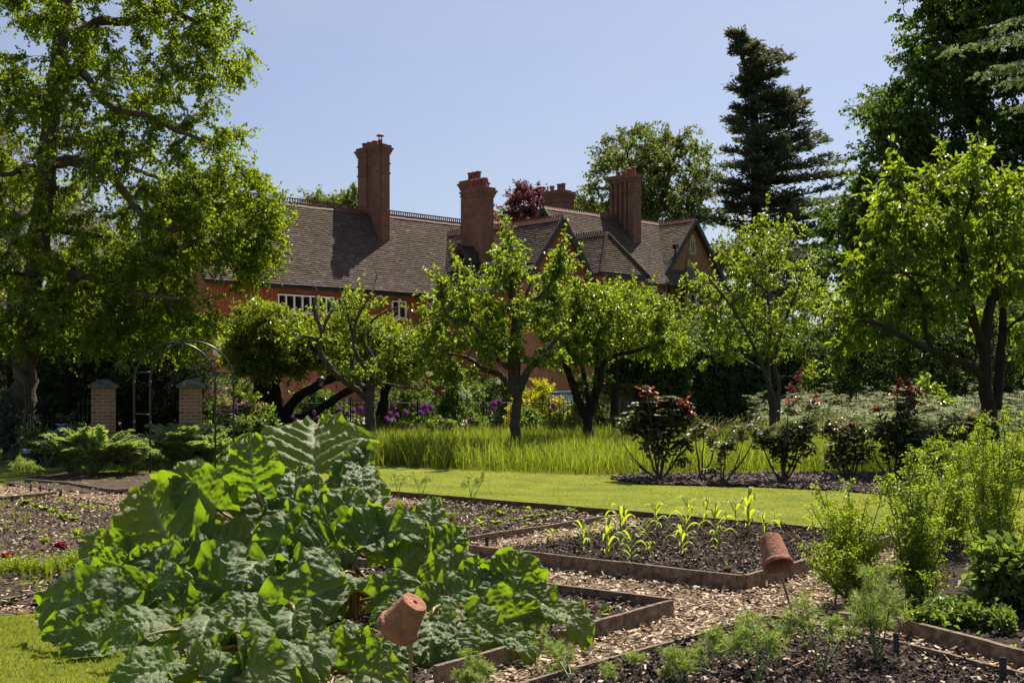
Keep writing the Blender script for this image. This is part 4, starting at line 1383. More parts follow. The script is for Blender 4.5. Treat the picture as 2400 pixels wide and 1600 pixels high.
cc += [(P(2110, 390, Yc), .2), (P(2100, 420, Yc), .22), (P(2235, 375, Yc), .25), (P(2320, 390, Yc), .2), (P(2380, 430, Yc), .25), (P(1975, 800, Yc - 1), .22), (P(1960, 850, Yc - 1), .15), (P(2400, 830, Yc), .25), (P(2440, 870, Yc), .25)]
make_tree("cherry_tree", "large leaved cherry tree with a low bent side limb at the right edge", "tree", cb_, limbs, cc, None, GREEN["cherry"], M_BARK_D, LL=.165, LW=.080, kind="oval", ntw=7, nl=11, up=.40, hang=.5, seed=9, shoots=50, shoot_l=.5, group="orchard trees in the long grass")

# --- evergreen pair by the railings
for k, (bx, lean, poly, n, lab) in enumerate((
        (628, 0, [(530, 780), (560, 735), (615, 712), (665, 735), (720, 765), (765, 810), (740, 875), (640, 885), (560, 875), (525, 830)], 78, "rounded evergreen with two thick trunks left of the gnarled apple tree"),
        (905, 1, [(730, 785), (780, 755), (840, 740), (910, 752), (965, 775), (995, 810), (1000, 850), (960, 890), (870, 885), (770, 870), (730, 820)], 78, "dark rounded evergreen behind the gnarled apple tree"))):
    Y = 33.0 + k * .6
    b = np.array([(bx - 1200) * Y / F, Y, 0])
    if k == 0:
        lm_ = [([b, P(612, 930, Y), P(615, 850, Y), P(620, 780, Y)], .26, .12), ([b + [.45, 0, 0], P(650, 960, Y), P(642, 900, Y), P(655, 830, Y), P(660, 780, Y)], .24, .10),
               ([b + [.5, 0, .3], P(668, 975, Y), P(700, 930, Y - .3), P(760, 895, Y - .5), P(830, 865, Y - .5)], .17, .10),
               ([b + [.6, 0, .3], P(680, 990, Y), P(740, 965, Y - .3), P(800, 925, Y - .4), P(860, 895, Y - .3)], .15, .09)]
    else:
        lm_ = [([b, P(900, 950, Y), P(905, 880, Y), P(910, 800, Y)], .16, .07), L_(Y, .12, .05, (885, 985), (910, 900), (940, 840), (950, 800))]
    make_tree("evergreen_tree", lab, "tree", b, lm_, clumps_in(poly, int(n * 1.9), Y, 1.4, .42, (), 20 + k, .34), None, GREEN["ever"], M_BARK_D, LL=.12, LW=.042, kind="kite", ntw=15, nl=16, up=.35, hang=.15, seed=20 + k, shoots=60, shoot_l=.22, group="evergreens by the railings")
b = np.array([(1440 - 1200) * 35 / F, 35, 0])
make_tree("evergreen_tree", "dome shaped bright bush rising behind the spreading fruit tree", "tree", b, [([b, P(1440, 900, 35), P(1440, 780, 35)], .16, .08)],
          clumps_in([(1330, 760), (1370, 700), (1430, 672), (1500, 685), (1555, 720), (1585, 780), (1560, 830), (1340, 830)], 95, 35, 1.4, .45, (), 22, .34), None, GREEN["pear"], M_BARK_D, LL=.11, LW=.05, kind="kite", ntw=15, nl=16, up=.4, seed=22, shoots=40, shoot_l=.35, group="evergreens by the railings")

# --- far trees
def far_tree(name, label, Y, bx, poly, n, r, mat, LLm, lim=(), dep=3.0, seed=0, ntw=12, nl=16, holes=(), bark=None, w=.6, hang=.15, up=.3, group=None):
    b = np.array([(bx - 1200) * Y / F, Y, 0])
    py = np.asarray(poly, float)
    top, bot = py[:, 1].min(), py[:, 1].max()
    xm = (py[:, 0].min() + py[:, 0].max()) / 2
    tr = [b, P(bx, bot, Y), P((bx * 2 + xm) / 3, (top + 2 * bot) / 3, Y), P((bx + xm) / 2, top + (bot - top) * .2, Y)]
    ls = [(tr, .016 * (bot - top) * Y / F + .1, .05)] + [L_(Y, *l) for l in lim]
    return make_tree(name, label, "tree", b, ls, clumps_in(poly, int(n * 1.6), Y, dep, r * 1.15, holes, seed, .36), None, mat, bark or M_BARK_D, LL=LLm, LW=LLm * w, ntw=ntw, nl=nl, up=up, hang=hang, seed=seed, twr=.02, branch_r=.05, group=group)


far_tree("lime_tree", "tall airy tree rising behind the ribbed chimney beside the cedar", 105, 1530, [(1350, 480), (1365, 430), (1400, 410), (1392, 370), (1430, 330), (1480, 310), (1550, 308), (1600, 330), (1650, 330), (1680, 420), (1660, 520), (1600, 540), (1480, 545), (1380, 510)], 95, 1.25, GREEN["far"], .34,
         [(.35, .1, (1540, 560), (1525, 500), (1500, 430), (1470, 370)), (.3, .1, (1530, 520), (1560, 440), (1580, 370), (1590, 340)), (.25, .1, (1520, 500), (1450, 450), (1400, 440))], 4, 30, 11, 13, [(1450, 405, (28, 18)), (1590, 430, (22, 18)), (1420, 450, (18, 12)), (1540, 390, (15, 15))])
far_tree("copper_beech", "purple leaved tree top between the middle chimneys", 105, 1225, [(1150, 505), (1185, 480), (1215, 455), (1260, 448), (1300, 460), (1310, 540), (1180, 540)], 26, 1.1, GREEN["copper"], .30, (), 2.5, 31, 13, 15)
far_tree("distant_tree", "light green tree top showing over the main roof left of the tall chimney", 115, 790, [(725, 478), (745, 460), (770, 470), (800, 455), (840, 450), (870, 470), (870, 530), (725, 530)], 20, 1.2, GREEN["far"], .36, (), 2.5, 32, 13, 15)
far_tree("distant_tree", "green tree glimpsed behind the rear chimney stack", 112, 1370, [(1330, 480), (1380, 470), (1420, 490), (1420, 560), (1340, 560)], 16, 1.2, GREEN["far"], .36, (), 2.5, 33, 13, 15)
far_tree("lime_tree", "massive dark lime tree towering over the right edge", 52, 2330, [(2120, -160), (2560, -160), (2600, 500), (2560, 860), (2150, 860), (1990, 700), (1945, 560), (1955, 480), (2015, 430), (2035, 390), (2000, 350), (2015, 280), (2020, 210), (2075, 190), (2110, 170), (2155, 150), (2145, 110), (2140, 60), (2125, 10)], 400, .95, GREEN["lime"], .19,
         [(.3, .08, (2330, 500), (2250, 400), (2150, 330), (2080, 300)), (.3, .08, (2340, 420), (2280, 250), (2200, 150)), (.25, .08, (2320, 620), (2200, 560), (2060, 520))], 3.0, 34, 15, 17, [(2140, 430, (16, 14)), (2290, 330, (14, 20))], w=.85, hang=.4, up=.4)
far_tree("distant_tree", "grey green tree low on the horizon right of the cedar", 95, 1920, [(1840, 560), (1900, 500), (1960, 520), (2030, 470), (2080, 560), (2080, 900), (1830, 900)], 40, 1.6, GREEN["lime"], .34, (), 3, 35, 12, 14)
far_tree("yew_tree", "broad dark evergreen in the shade behind the cherry tree", 38, 2180, [(1880, 800), (1960, 740), (2100, 700), (2300, 700), (2500, 700), (2500, 960), (1900, 960)], 120, .62, GREEN["ivy"], .12, (), 1.8, 36, 15, 17, w=.55)
far_tree("distant_tree", "green tree filling the gap between the house and the cedar trunk", 88, 1720, [(1660, 640), (1740, 560), (1850, 580), (1880, 700), (1880, 930), (1660, 930)], 50, 1.6, GREEN["cedar"], .32, (), 3, 37, 14, 16)
far_tree("distant_tree", "dark tree standing left of the house behind the olive tree", 70, 300, [(180, 560), (300, 480), (400, 560), (420, 700), (420, 900), (150, 900)], 36, 1.4, GREEN["lime"], .26, (), 3, 38, 12, 14)
far_tree("distant_tree", "small leafy tree beyond the drive at the far right", 60, 2420, [(2300, 820), (2420, 760), (2560, 780), (2560, 930), (2300, 930)], 26, 1.2, GREEN["lime"], .2, (), 2, 39, 12, 14)


far_tree("dark_tree", "deep green tree closing the view behind the tall dark hedge", 50, 1700, [(1480, 800), (1600, 760), (1780, 740), (1900, 780), (1900, 960), (1480, 960)], 70, .9, GREEN["ivy"], .16, (), 2, 40, 15, 17)
far_tree("dark_tree", "dense dark tree low behind the cow parsley at the right", 46, 2250, [(1860, 820), (2100, 790), (2500, 780), (2520, 985), (1860, 985)], 120, .85, GREEN["ivy"], .15, (), 2, 41, 15, 17)
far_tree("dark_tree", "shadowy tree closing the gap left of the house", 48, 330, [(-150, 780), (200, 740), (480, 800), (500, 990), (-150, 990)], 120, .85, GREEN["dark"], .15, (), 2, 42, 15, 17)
far_tree("lime_tree", "leafy tree filling the sky gap behind the big left tree", 62, 120, [(-200, 420), (0, 380), (150, 460), (330, 560), (400, 700), (400, 850), (-200, 850)], 110, 1.2, GREEN["olive"], .2, (), 2.5, 43, 13, 15)


# --- the cedar
def conifer(name, label, Y, trunk, levels, mat, seed, tl=.55, tw=.16):
    global RNG
    RNG = np.random.default_rng(seed)
    pts = [P(x, y, Y) for x, y in trunk]
    b = np.array([pts[0][0], Y, 0])
    t = thing(name, label, "tree", b)
    wd, lv = MB(), MB()
    allp = [b] + pts
    k = len(allp)
    wd.tube(allp, np.linspace(.62, .06, k) * Y / 100, 8)
    tz = np.array([p[2] for p in allp])
    tx = np.array([p[0] for p in allp])
    for (y, xl, xr) in levels:
        z = EYE + (900 - y) * Y / F
        x0 = np.interp(z, tz, tx)
        Ll, Lr = x0 - (xl - 1200) * Y / F, (xr - 1200) * Y / F - x0
        nb = 6
        for i in range(nb):
            az = 2 * math.pi * (i + RNG.uniform(-.25, .25)) / nb + (RNG.uniform(0, 6.28) if i else 0)
            ca = math.cos(az)
            Lb = (abs(ca) * (Lr if ca > 0 else Ll) + (1 - abs(ca)) * (Ll + Lr) / 2 * .8) * RNG.uniform(.45, 1.0)
            if i == 0: Lb = Lr
            if Lb < .2: continue
            dz = RNG.uniform(.05, .22) * Lb
            a = np.array([x0, Y, z - dz + RNG.normal(0, .25)])
            e = a + np.array([ca * Lb, math.sin(az) * Lb, dz * RNG.uniform(.5, 1.4)])
            m = (a + e) / 2 + np.array([0, 0, -.03 * Lb])
            ts = np.linspace(0, 1, 7)[:, None]
            br = a * (1 - ts) ** 2 + 2 * m * ts * (1 - ts) + e * ts ** 2
            wd.tube(br, np.linspace(.035 * Lb * .5 + .03, .02, 7), 5, cap=False)
            n = int(12 + Lb * 11)
            u = (RNG.uniform(.10, 1.04, n) ** .8)[:, None]
            c = a * (1 - u) ** 2 + 2 * m * u * (1 - u) + e * u ** 2
            side = np.array([-math.sin(az), ca, 0])
            dirn = np.array([ca, math.sin(az), 0])
            off_ = RNG.normal(0, .5, n)[:, None] * (1.15 - u) * Lb * .42
            c = c + side * off_ + np.array([0, 0, 1]) * (np.abs(RNG.normal(0, .12, n))[:, None] - .03 * np.abs(off_))
            for q in range(5):
                d = dirn * .6 + side * np.sign(off_) * .5 + RNG.normal(0, .5, (n, 3)) * np.array([1, 1, .6]) + [0, 0, .30]
                leaves(lv, c + RNG.normal(0, .16, (n, 3)) * [1, 1, .7], d, rvec(n) * .6 + [0, 0, .5], tl * RNG.uniform(.5, 1.2, n), tw, "kite", fold=.1)
    wd.build("trunk", M_BARK_D, t, True)
    lv.build("crown", mat, t)
    return t


conifer("cedar_tree", "tall dark cedar with ragged flat boughs and a crooked top against the sky", 100,
        [(1778, 720), (1774, 560), (1771, 400), (1771, 300), (1763, 220), (1745, 150), (1728, 100), (1718, 74)],
        [(82, 1712, 1736), (96, 1711, 1755), (112, 1714, 1775), (128, 1712, 1838), (152, 1706, 1849), (176, 1703, 1838), (190, 1706, 1815), (212, 1705, 1810), (226, 1697, 1880), (243, 1679, 1891), (266, 1686, 1887), (285, 1658, 1898), (300, 1638, 1893),
         (325, 1627, 1934), (345, 1612, 1934), (365, 1620, 1975), (392, 1616, 1956), (418, 1603, 1981), (440, 1595, 1966), (462, 1593, 1978), (485, 1600, 1999), (510, 1592, 1995), (535, 1589, 2011), (560, 1595, 2002), (590, 1595, 1972), (625, 1595, 1962)], GREEN["cedar"], 61)

# --- hanging boughs of a deodar whose trunk stands outside the frame
RNG = np.random.default_rng(71)
Yd = 36.0
db = np.array([(2900 - 1200) * Yd / F, Yd, 0])
t = thing("deodar_tree", "pale drooping conifer boughs reaching in at the upper right", "tree", db)
wd, lv = MB(), MB()
wd.tube([db, db + [0, 0, 6], db + [-.1, 0, 12], db + [-.1, .1, 17]], [.4, .35, .25, .1], 9)
for (s, e, sg) in (((2890, 60, 0), (2215, 122, -.5), 14), ((2890, 120, .5), (2290, 175, .3), 30), ((2890, 200, -1), (2370, 190, -1), 40), ((2890, 260, .4), (2385, 250, .4), 20), ((2890, 0, 1), (2330, 62, 1.5), 20)):
    a, c = P(s[0], s[1], Yd + s[2]), P(e[0], e[1], Yd + e[2])
    m = (a + c) / 2 + [0, 0, 1.0]
    ts = np.linspace(0, 1, 16)[:, None]
    br = a * (1 - ts) ** 2 + 2 * m * ts * (1 - ts) + c * ts ** 2
    wd.tube(br, np.linspace(.09, .012, 16), 5)
    n = 190
    u = RNG.uniform(.25, 1.0, n)[:, None]
    p = a * (1 - u) ** 2 + 2 * m * u * (1 - u) + c * u ** 2
    ln = RNG.uniform(.25, 1.0, n) * (1.25 - u[:, 0])
    q = p + np.stack([RNG.normal(-.15, .2, n), RNG.normal(0, .35, n), -ln], 1)
    twigs(wd, p, (p + q) / 2 + RNG.normal(0, .05, (n, 3)), q, .008, .004)
    k = 44
    f = RNG.uniform(0, 1.02, (n, k))[..., None]
    c2 = (p[:, None] * (1 - f) + q[:, None] * f).reshape(-1, 3)
    leaves(lv, c2, rvec(len(c2)) + [0, 0, -.2], rvec(len(c2)), .065, .016, "kite")
wd.build("trunk", M_BARK_G, t, True)
lv.build("bough", GREEN["larch"], t)
# ------------------------------------------------------------------ pillars, railings, arches
RNG = np.random.default_rng(200)
M_PBRICK = brickmat("pillar_brick", (.42, .17, .07), (.22, .12, .075), (.46, .38, .24), dirt=(.13, .11, .05), dark=.7)
M_BLACK = solid("black_tube", (.018, .017, .018), .35, spec=.6, var=.3)
M_STEEL = solid("galvanised_steel", (.45, .46, .45), .4, metal=.7, var=.3)


def pillar(x, y, rot, label, h=1.62):
    t = thing("brick_pillar", label, "gate pillar", (x, y, 0), "pair of brick gate pillars", rot)
    m = MB()
    m.box((-.235, -.235, 0), (.235, .235, h))
    m.build("shaft", M_PBRICK, t, local=True)
    m = MB()
    a, b = .30, h
    m.box((-a, -a, b), (a, a, b + .07))
    v = [(-a + .015, -a + .015, b + .072), (a - .015, -a + .015, b + .072), (a - .015, a - .015, b + .072), (-a + .015, a - .015, b + .072)]
    v2 = [(-.08, -.08, b + .19), (.08, -.08, b + .19), (.08, .08, b + .19), (-.08, .08, b + .19)]
    m.add(v + v2, [[0, 1, 5, 4], [1, 2, 6, 5], [2, 3, 7, 6], [3, 0, 4, 7], [4, 5, 6, 7]])
    m.build("cap", M_STONE_D, t, local=True)
    return t


p1 = P(243, 900, 25.7)
p2 = P(447, 900, 25.7)
pillar(p1[0], p1[1], math.radians(14), "brick gate pillar with pyramid stone cap left of the garden arch")
pillar(p2[0], p2[1], math.radians(14), "brick gate pillar seen through the garden arch with a steel hoop at its foot")
hp = P(459, 900, 25.1)
m = MB()
u = np.linspace(0, np.pi, 11)
pts = [(-.14, 0, 0)] + [(-.13 * math.cos(a) * 1.05, 0, .62 + .05 * math.sin(a)) for a in u] + [(.14, 0, 0)]
m.tube(np.array(pts) + [hp[0], hp[1], .15], .014, 6)
m.tube([(hp[0] - .02, hp[1], .15), (hp[0] - .02, hp[1], .72)], .03, 6)
o = m.build("water_tap_guard", M_STEEL, None, True, org=(hp[0], hp[1], 0))
tag(o, "small galvanised hoop at the foot of the right hand pillar", "tap guard")


def railing(name, label, cat, pts, h=1.2, gap=.13, curve=None, post=2.0):
    """iron rails with upright bars; curve(f) gives the top rail height"""
    pts = np.asarray(pts, float)
    t = thing(name, label, cat, (pts[0][0], pts[0][1], 0))
    seg = np.linalg.norm(np.diff(pts, axis=0), axis=1)
    L = seg.sum()
    cum = np.concatenate([[0], np.cumsum(seg)])

    def at(s): return np.array([np.interp(s, cum, pts[:, 0]), np.interp(s, cum, pts[:, 1])])
    hh = curve or (lambda f: h)
    ss = np.linspace(0, L, max(12, int(L / .2)))
    for k, zf in enumerate((1, 0)):
        m = MB()
        m.tube([(*at(s), hh(s / L) - .08 if zf else .16) for s in ss], .016, 5)
        m.build("rail", M_IRON, t)
    n = min(100, int(L / gap))
    for i in range(n):
        s = L * (i + .5) / n
        m = MB()
        x, y = at(s)
        m.tube([(x, y, 0), (x, y, hh(s / L)), (x, y, hh(s / L) + .07)], [.010, .010, .002], 5)
        m.build("bar", M_IRON, t)
    for s in np.arange(0, L + .01, post):
        m = MB()
        x, y = at(s)
        m.box((x - .022, y - .022, 0), (x + .022, y + .022, hh(s / L) + .09))
        m.build("post", M_IRON, t)
    return t


a_, b_, c_ = P(500, 900, 27.5), P(660, 900, 34.3), P(1400, 900, 36.0)
railing("iron_railing", "long black iron railing between the orchard and the pink gravel drive", "railing", [b_[:2], P(1000, 900, 35.2)[:2], c_[:2]], 1.22, .125)
railing("iron_railing", "short black iron railing running back from the right hand pillar", "railing", [a_[:2], b_[:2]], 1.15, .14)
g0, g1 = P(75, 900, 26.6), P(232, 900, 26.0)
railing("iron_gate", "low iron gate with a swept up top rail between trunk and left pillar", "gate", [g0[:2], g1[:2]], 1.0, .12,
        curve=lambda f: .96 + .42 * min(1, max(0, (f - .58) / .14)) ** 1.6 if f < .9 else 1.38, post=5)


def arch(label, c, w, dep, H, group):
    """two tube hoops with ladder rungs; c = centre of the foot, w across, dep = vector to the rear hoop"""
    t = thing("garden_arch", label, "garden arch", c, group)
    c = np.asarray(c, float)
    dep = np.array([dep[0], dep[1], 0])
    ax = np.array([1, .10, 0]) / math.hypot(1, .1)
    r = w / 2
    hoops = []
    for k in (0, 1):
        th = np.linspace(0, np.pi, 25)
        o = c + dep * k
        pts = [o - ax * r, o - ax * r + [0, 0, (H - r) * .5]] + [o - ax * r * math.cos(a) + np.array([0, 0, H - r + r * math.sin(a)]) for a in th] + [o + ax * r + [0, 0, (H - r) * .5], o + ax * r]
        m = MB()
        m.tube(pts, .019, 8)
        for sx in (-1, 1):
            for z in (.95, H - r - .02): m.tube([o + ax * r * sx + [0, 0, z - .05], o + ax * r * sx + [0, 0, z + .05]], .025, 8)
        m.build("hoop", M_BLACK, t, True)
    for sx in (-1, 1):
        for z in (.42, 1.13, 1.86 * H / 2.42):
            m = MB()
            p = c + ax * r * sx + [0, 0, z]
            m.tube([p, p + dep], .014, 7)
            m.build("rung", M_BLACK, t, True)
    return t


fa = P(450, 900, 22.0)
arch("black tubular garden arch standing in front of the right hand pillar", (fa[0], fa[1], 0), 1.53, (-.50, .62), 2.50, "black garden arches")
fb = P(-22, 900, 26.0)
arch("second black garden arch, half cut off by the left edge", (fb[0] - .02, fb[1], 0), 1.55, (-.14, .5), 2.28, "black garden arches")

# ------------------------------------------------------------------ hedge and ivy pier
def leafy_box(name, label, cat, a, b, mat, core, n, LL, LW, kind="kite", bulge=.18, seed=0, topup=1.0, yaw=0.0):
    global RNG
    RNG = np.random.default_rng(seed)
    a, b = np.asarray(a, float), np.asarray(b, float)
    c0 = (a + b) / 2
    t = thing(name, label, cat, (c0[0], a[1], 0))
    s = b - a
    f = RNG.uniform(0, 1, (n, 3))
    w = np.array([s[1] * s[2], s[0] * s[2], s[0] * s[1]])
    ax = RNG.choice(3, n, p=w / w.sum())
    sd = RNG.integers(0, 2, n)
    f[np.arange(n), ax] = sd
    p = a + f * s
    nn = np.zeros((n, 3))
    nn[np.arange(n), ax] = sd * 2 - 1
    bl = bulge * (noise2(p[:, 0] + p[:, 1], p[:, 2], 1.3, seed) + .6 * noise2(p[:, 0] - p[:, 1], p[:, 2], .5, seed + 1)) + RNG.normal(0, .05, n)
    p = p + nn * bl[:, None]
    p[:, 2] = np.maximum(p[:, 2], .02)
    lv = MB()
    leaves(lv, p, nn * .4 + rvec(n) * .8 + [0, 0, -.3], nn * .6 + [0, 0, .5] + rvec(n) * .55, LL * RNG.uniform(.6, 1.2, n), LW, kind)
    lv.build("foliage", mat, t)
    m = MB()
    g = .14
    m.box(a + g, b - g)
    m.build("shade_core", core, t)  # solid box behind the leaves, coloured dark to stand in for inner shade
    return t


M_CORE = solid("core_shade", (.02, .022, .012), 1, var=.5, scale=6)  # deep shade inside the hedge, put in as a near-black colour
h0, h1 = P(1425, 900, 38), P(1880, 900, 38)
leafy_box("hedge", "tall dark clipped hedge behind the slim fruit tree", "hedge", (4.9, 38.2, 0), (h1[0], 40.2, 3.05), GREEN["ivy"], M_CORE, 26000, .12, .085, seed=301)
leafy_box("ivy_wall", "ivy covered wall beside the stone pier right of the railing", "ivy wall", (2.9, 37.4, 1.35), (4.9, 38.2, 3.45), GREEN["ivy"], M_CORE, 9000, .12, .09, seed=302)
leafy_box("ivy_wall", "lower ivy curtain hanging right of the stone pier", "ivy wall", (4.05, 37.2, 0), (5.6, 38.1, 3.1), GREEN["ivy"], M_CORE, 8000, .12, .09, seed=303)
m = MB()
m.box((3.42, 37.3, 0), (4.10, 37.9, 1.6))
m.box((3.36, 37.24, 1.6), (4.16, 37.96, 1.72))
o = m.build("stone_pier", M_STONE_D, None, org=(3.76, 37.6, 0))
tag(o, "pale weathered stone pier half wrapped in dark ivy", "pier")


# ------------------------------------------------------------------ shrubs
def shrub(name, label, cat, x, y, rx, rz, mat, LL, LW, n=26, ntw=9, nl=11, ry=None, z0=0.0, bark=None, seed=0, kind="kite", up=.45, hang=.15, group=None, rc=.28, extra=None, stems=5):
    r_ = np.random.default_rng(seed)
    ry = ry or rx * .8
    b = np.array([x, y, 0.])
    cl = []
    for i in range(n):
        u = unit(r_.normal(size=3))
        u[2] = abs(u[2])
        k = r_.uniform(.35, .92)
        cl.append((b + [u[0] * rx * k, u[1] * ry * k, z0 + .12 + u[2] * (rz - z0 - .15) * k], rc * r_.uniform(.75, 1.2) * min(1, rz)))
    ls = []
    for i in range(stems):
        a = i * 6.283 / stems
        ls.append(([b + [.06 * math.cos(a), .06 * math.sin(a), 0], b + [.25 * rx * math.cos(a), .25 * rx * math.sin(a), rz * .35], b + [.5 * rx * math.cos(a), .5 * ry * math.sin(a), rz * .6]], .022, .010))
    return make_tree(name, label, cat, b, ls, cl, None, mat, bark or M_BARK_D, LL=LL, LW=LW, kind=kind, ntw=ntw, nl=nl, up=up, hang=hang, twr=.004, branch_r=.006, trunk_flare=1, seed=seed, group=group)


def at(px, Y): return ((px - 1200) * Y / F, Y)


shrub("golden_shrub", "bright yellow shrub glowing behind the railing by the middle pear tree", "shrub", *at(1262, 37.3), 1.05, 2.05, GREEN["gold"], .11, .06, 60, 12, 13, seed=311, rc=.34)
shrub("viburnum", "snowball bush with round white flower heads left of the pear tree", "shrub", *at(1060, 33.6), 1.2, 2.45, GREEN["shrub"], .10, .06, 64, 9, 11, seed=312, z0=.3)
shrub("hydrangea", "low mounded dark leaved shrub at the foot of the evergreen trunks", "shrub", *at(612, 29.3), .80, 1.05, GREEN["shrub"], .13, .085, 40, 9, 9, seed=313, up=.6, rc=.3)
shrub("shrub", "pale leaved bush below the gnarled apple tree", "shrub", *at(800, 31.5), .62, 1.15, GREEN["shrub"], .12, .075, 28, 9, 9, seed=314, up=.6)
shrub("shrub", "leafy bush behind the purple alliums right of the apple trunk", "shrub", *at(1032, 31.5), .50, .85, GREEN["shrub"], .10, .06, 24, 9, 9, seed=315, up=.5)
shrub("shrub", "rounded green bush pressed against the railing right of the pear trunk", "shrub", *at(1240, 34.2), .62, 1.2, GREEN["shrub"], .10, .065, 28, 9, 9, seed=316, up=.5)
shrub("shrub", "grey green leafy plant under the railing behind the forked tree", "shrub", *at(1330, 33.6), .7, 1.1, GREEN["shrub"], .11, .055, 30, 9, 9, seed=317, up=.5)
shrub("shrub", "pale flowering bush in front of the stone pier", "shrub", *at(1470, 33.8), .72, 1.1, GREEN["grey"], .10, .05, 34, 9, 10, seed=318, up=.5)
shrub("pink_shrub", "loose shrub with pinkish flower sprays by the right hand leg of the arch", "shrub", *at(545, 29.5), .75, 1.9, GREEN["pink"], .04, .024, 11, 5, 8, seed=319, z0=.9)
shrub("shrub", "yellow green bush behind the pinkish flower sprays", "shrub", *at(565, 30.2), 1.0, 2.0, GREEN["pear"], .10, .055, 44, 10, 11, seed=320)
shrub("buddleia", "grey leaved shrub at the left edge behind the half seen arch", "shrub", *at(18, 26.9), .75, 1.85, GREEN["grey"], .17, .045, 40, 9, 9, seed=321, up=.3)
shrub("shrub", "dark glossy bush at the foot of the left hand pillar", "shrub", *at(190, 25.2), .42, .95, GREEN["shrub"], .11, .07, 18, 8, 8, seed=322, up=.5)
shrub("elder_bush", "yellow green bush lit up below the cherry tree", "shrub", *at(2165, 29.0), 1.0, 2.05, GREEN["pear"], .13, .075, 46, 10, 11, seed=323, rc=.32)
shrub("shrub", "small reddish brown bush in the gap beside the tall hedge", "shrub", *at(1862, 36.5), .8, 2.3, GREEN["copper"], .10, .06, 26, 8, 9, seed=324)
shrub("shrub", "low bush growing against the railing behind the gnarled apple tree", "shrub", *at(890, 33.2), .8, .95, GREEN["shrub"], .11, .06, 30, 9, 9, seed=325, up=.5)
shrub("shrub", "shaded bush in the left border beside the flag irises", "shrub", *at(95, 24.6), .6, .8, GREEN["shrub"], .12, .04, 22, 8, 8, seed=326)
shrub("laurel", "dark bush across the drive under the evergreen branches", "shrub", *at(740, 39), 1.7, 1.75, GREEN["ivy"], .13, .07, 70, 11, 12, seed=327, rc=.36)
shrub("laurel", "dark green bush on the far side of the drive left of the snowball bush", "shrub", *at(960, 41), 1.5, 2.0, GREEN["ivy"], .13, .07, 70, 11, 12, seed=328, rc=.36)
shrub("laurel", "dark bush between the snowball bush and the golden shrub", "shrub", *at(1160, 40), 1.4, 2.3, GREEN["ivy"], .13, .07, 70, 11, 12, seed=329, rc=.36)
shrub("laurel", "dark bush left of the ivy wall behind the forked tree", "shrub", *at(1385, 40.5), 1.0, 2.2, GREEN["ivy"], .13, .07, 50, 11, 12, seed=331, rc=.36)
shrub("laurel", "dark bush by the left end of the railing below the evergreen", "shrub", *at(560, 36), 1.5, 2.2, GREEN["ivy"], .13, .07, 70, 11, 12, seed=332, rc=.36)
# flower heads of the snowball bush, parts of it
vb = [o for o in COL.objects if o.name == "viburnum"][0]
RNG = np.random.default_rng(330)
M_SNOW = leafmat("snowball_petal", [(0, (.55, .62, .42)), (1, (.78, .80, .68))], .3, (.5, .55, .3), rough=.8)
bx = origin(vb)
for px, py in ((1012, 882), (1018, 872), (1034, 893), (1040, 898), (1050, 882), (1052, 892), (1078, 905), (1083, 910), (1080, 925), (1087, 930), (1095, 918), (1100, 928), (1005, 877), (1168, 895), (1076, 888), (1046, 876)):
    c = P(px, py, 32.6)
    m = MB()
    k = 46
    u = rvec(k)
    leaves(m, c + u * .055, rvec(k), u, .05, .045, "kite")
    m.build("flower_head", M_SNOW, vb)

# cow parsley
RNG = np.random.default_rng(340)
CP = [(8.0, 27.5), (13.5, 24.5), (16, 27), (16, 36), (7.5, 36.5), (6.8, 33)]
st, um = MB(), MB()
p = scatter(CP, 2400, 341)
p = p[1.3 * noise2(p[:, 0], p[:, 1], 3.5, 77) + .9 * noise2(p[:, 0], p[:, 1], 1.2, 78) > RNG.uniform(-.30, .70, len(p))]
h = np.clip(.95 + .42 * noise2(p[:, 0], p[:, 1], 2.6, 80) + .25 * noise2(p[:, 0], p[:, 1], .8, 81) + RNG.normal(0, .16, len(p)), .4, 1.75)
b = np.concatenate([p, np.zeros((len(p), 1))], 1)
top = b + np.stack([RNG.normal(0, .10, len(p)), RNG.normal(0, .10, len(p)), h], 1)
twigs(st, b, (b + top) / 2, top, .006, .003)
k = 5
q0 = np.repeat(b + (top - b) * .62, k, 0)
q1 = np.repeat(top, k, 0) + RNG.normal(0, .13, (len(p) * k, 3)) * [1, 1, .35]
twigs(st, q0, (q0 + q1) / 2 - [0, 0, .03], q1, .003, .0015)
kk = 15
q = np.repeat(q1, kk, 0) + RNG.normal(0, .040, (len(q1) * kk, 3)) * [1, 1, .25]
leaves(um, q, rvec(len(q)) * [1, 1, .2], rvec(len(q)) * .5 + [0, 0, 1], .022, .02, "kite")
n = 34000
p2 = scatter(CP, n, 342)
b2 = np.concatenate([p2, (rnd(n) ** .8 * (.70 + .34 * noise2(p2[:, 0], p2[:, 1], 2.6, 80)))[:, None]], 1)
leaves(st, b2, rvec(n) * [1, 1, .4], rvec(n) * .5 + [0, 0, .8], .10, .05, "kite", mi=1)
cpm = MB()
cpm.v, cpm.f, cpm.n = st.v + um.v, st.f + [(f + st.n, 2) for f, mi in um.f], st.n + um.n
M_CPW = leafmat("umbel_white", [(0, (.50, .52, .34)), (1, (.74, .74, .55))], .4, (.65, .68, .36), rough=.9, spec=.1)
tag(cpm.build("cow_parsley", [GREEN["shrub"], GREEN["shrub"], M_CPW]), "mass of frothy white cow parsley under the cherry tree", None, None, "stuff")

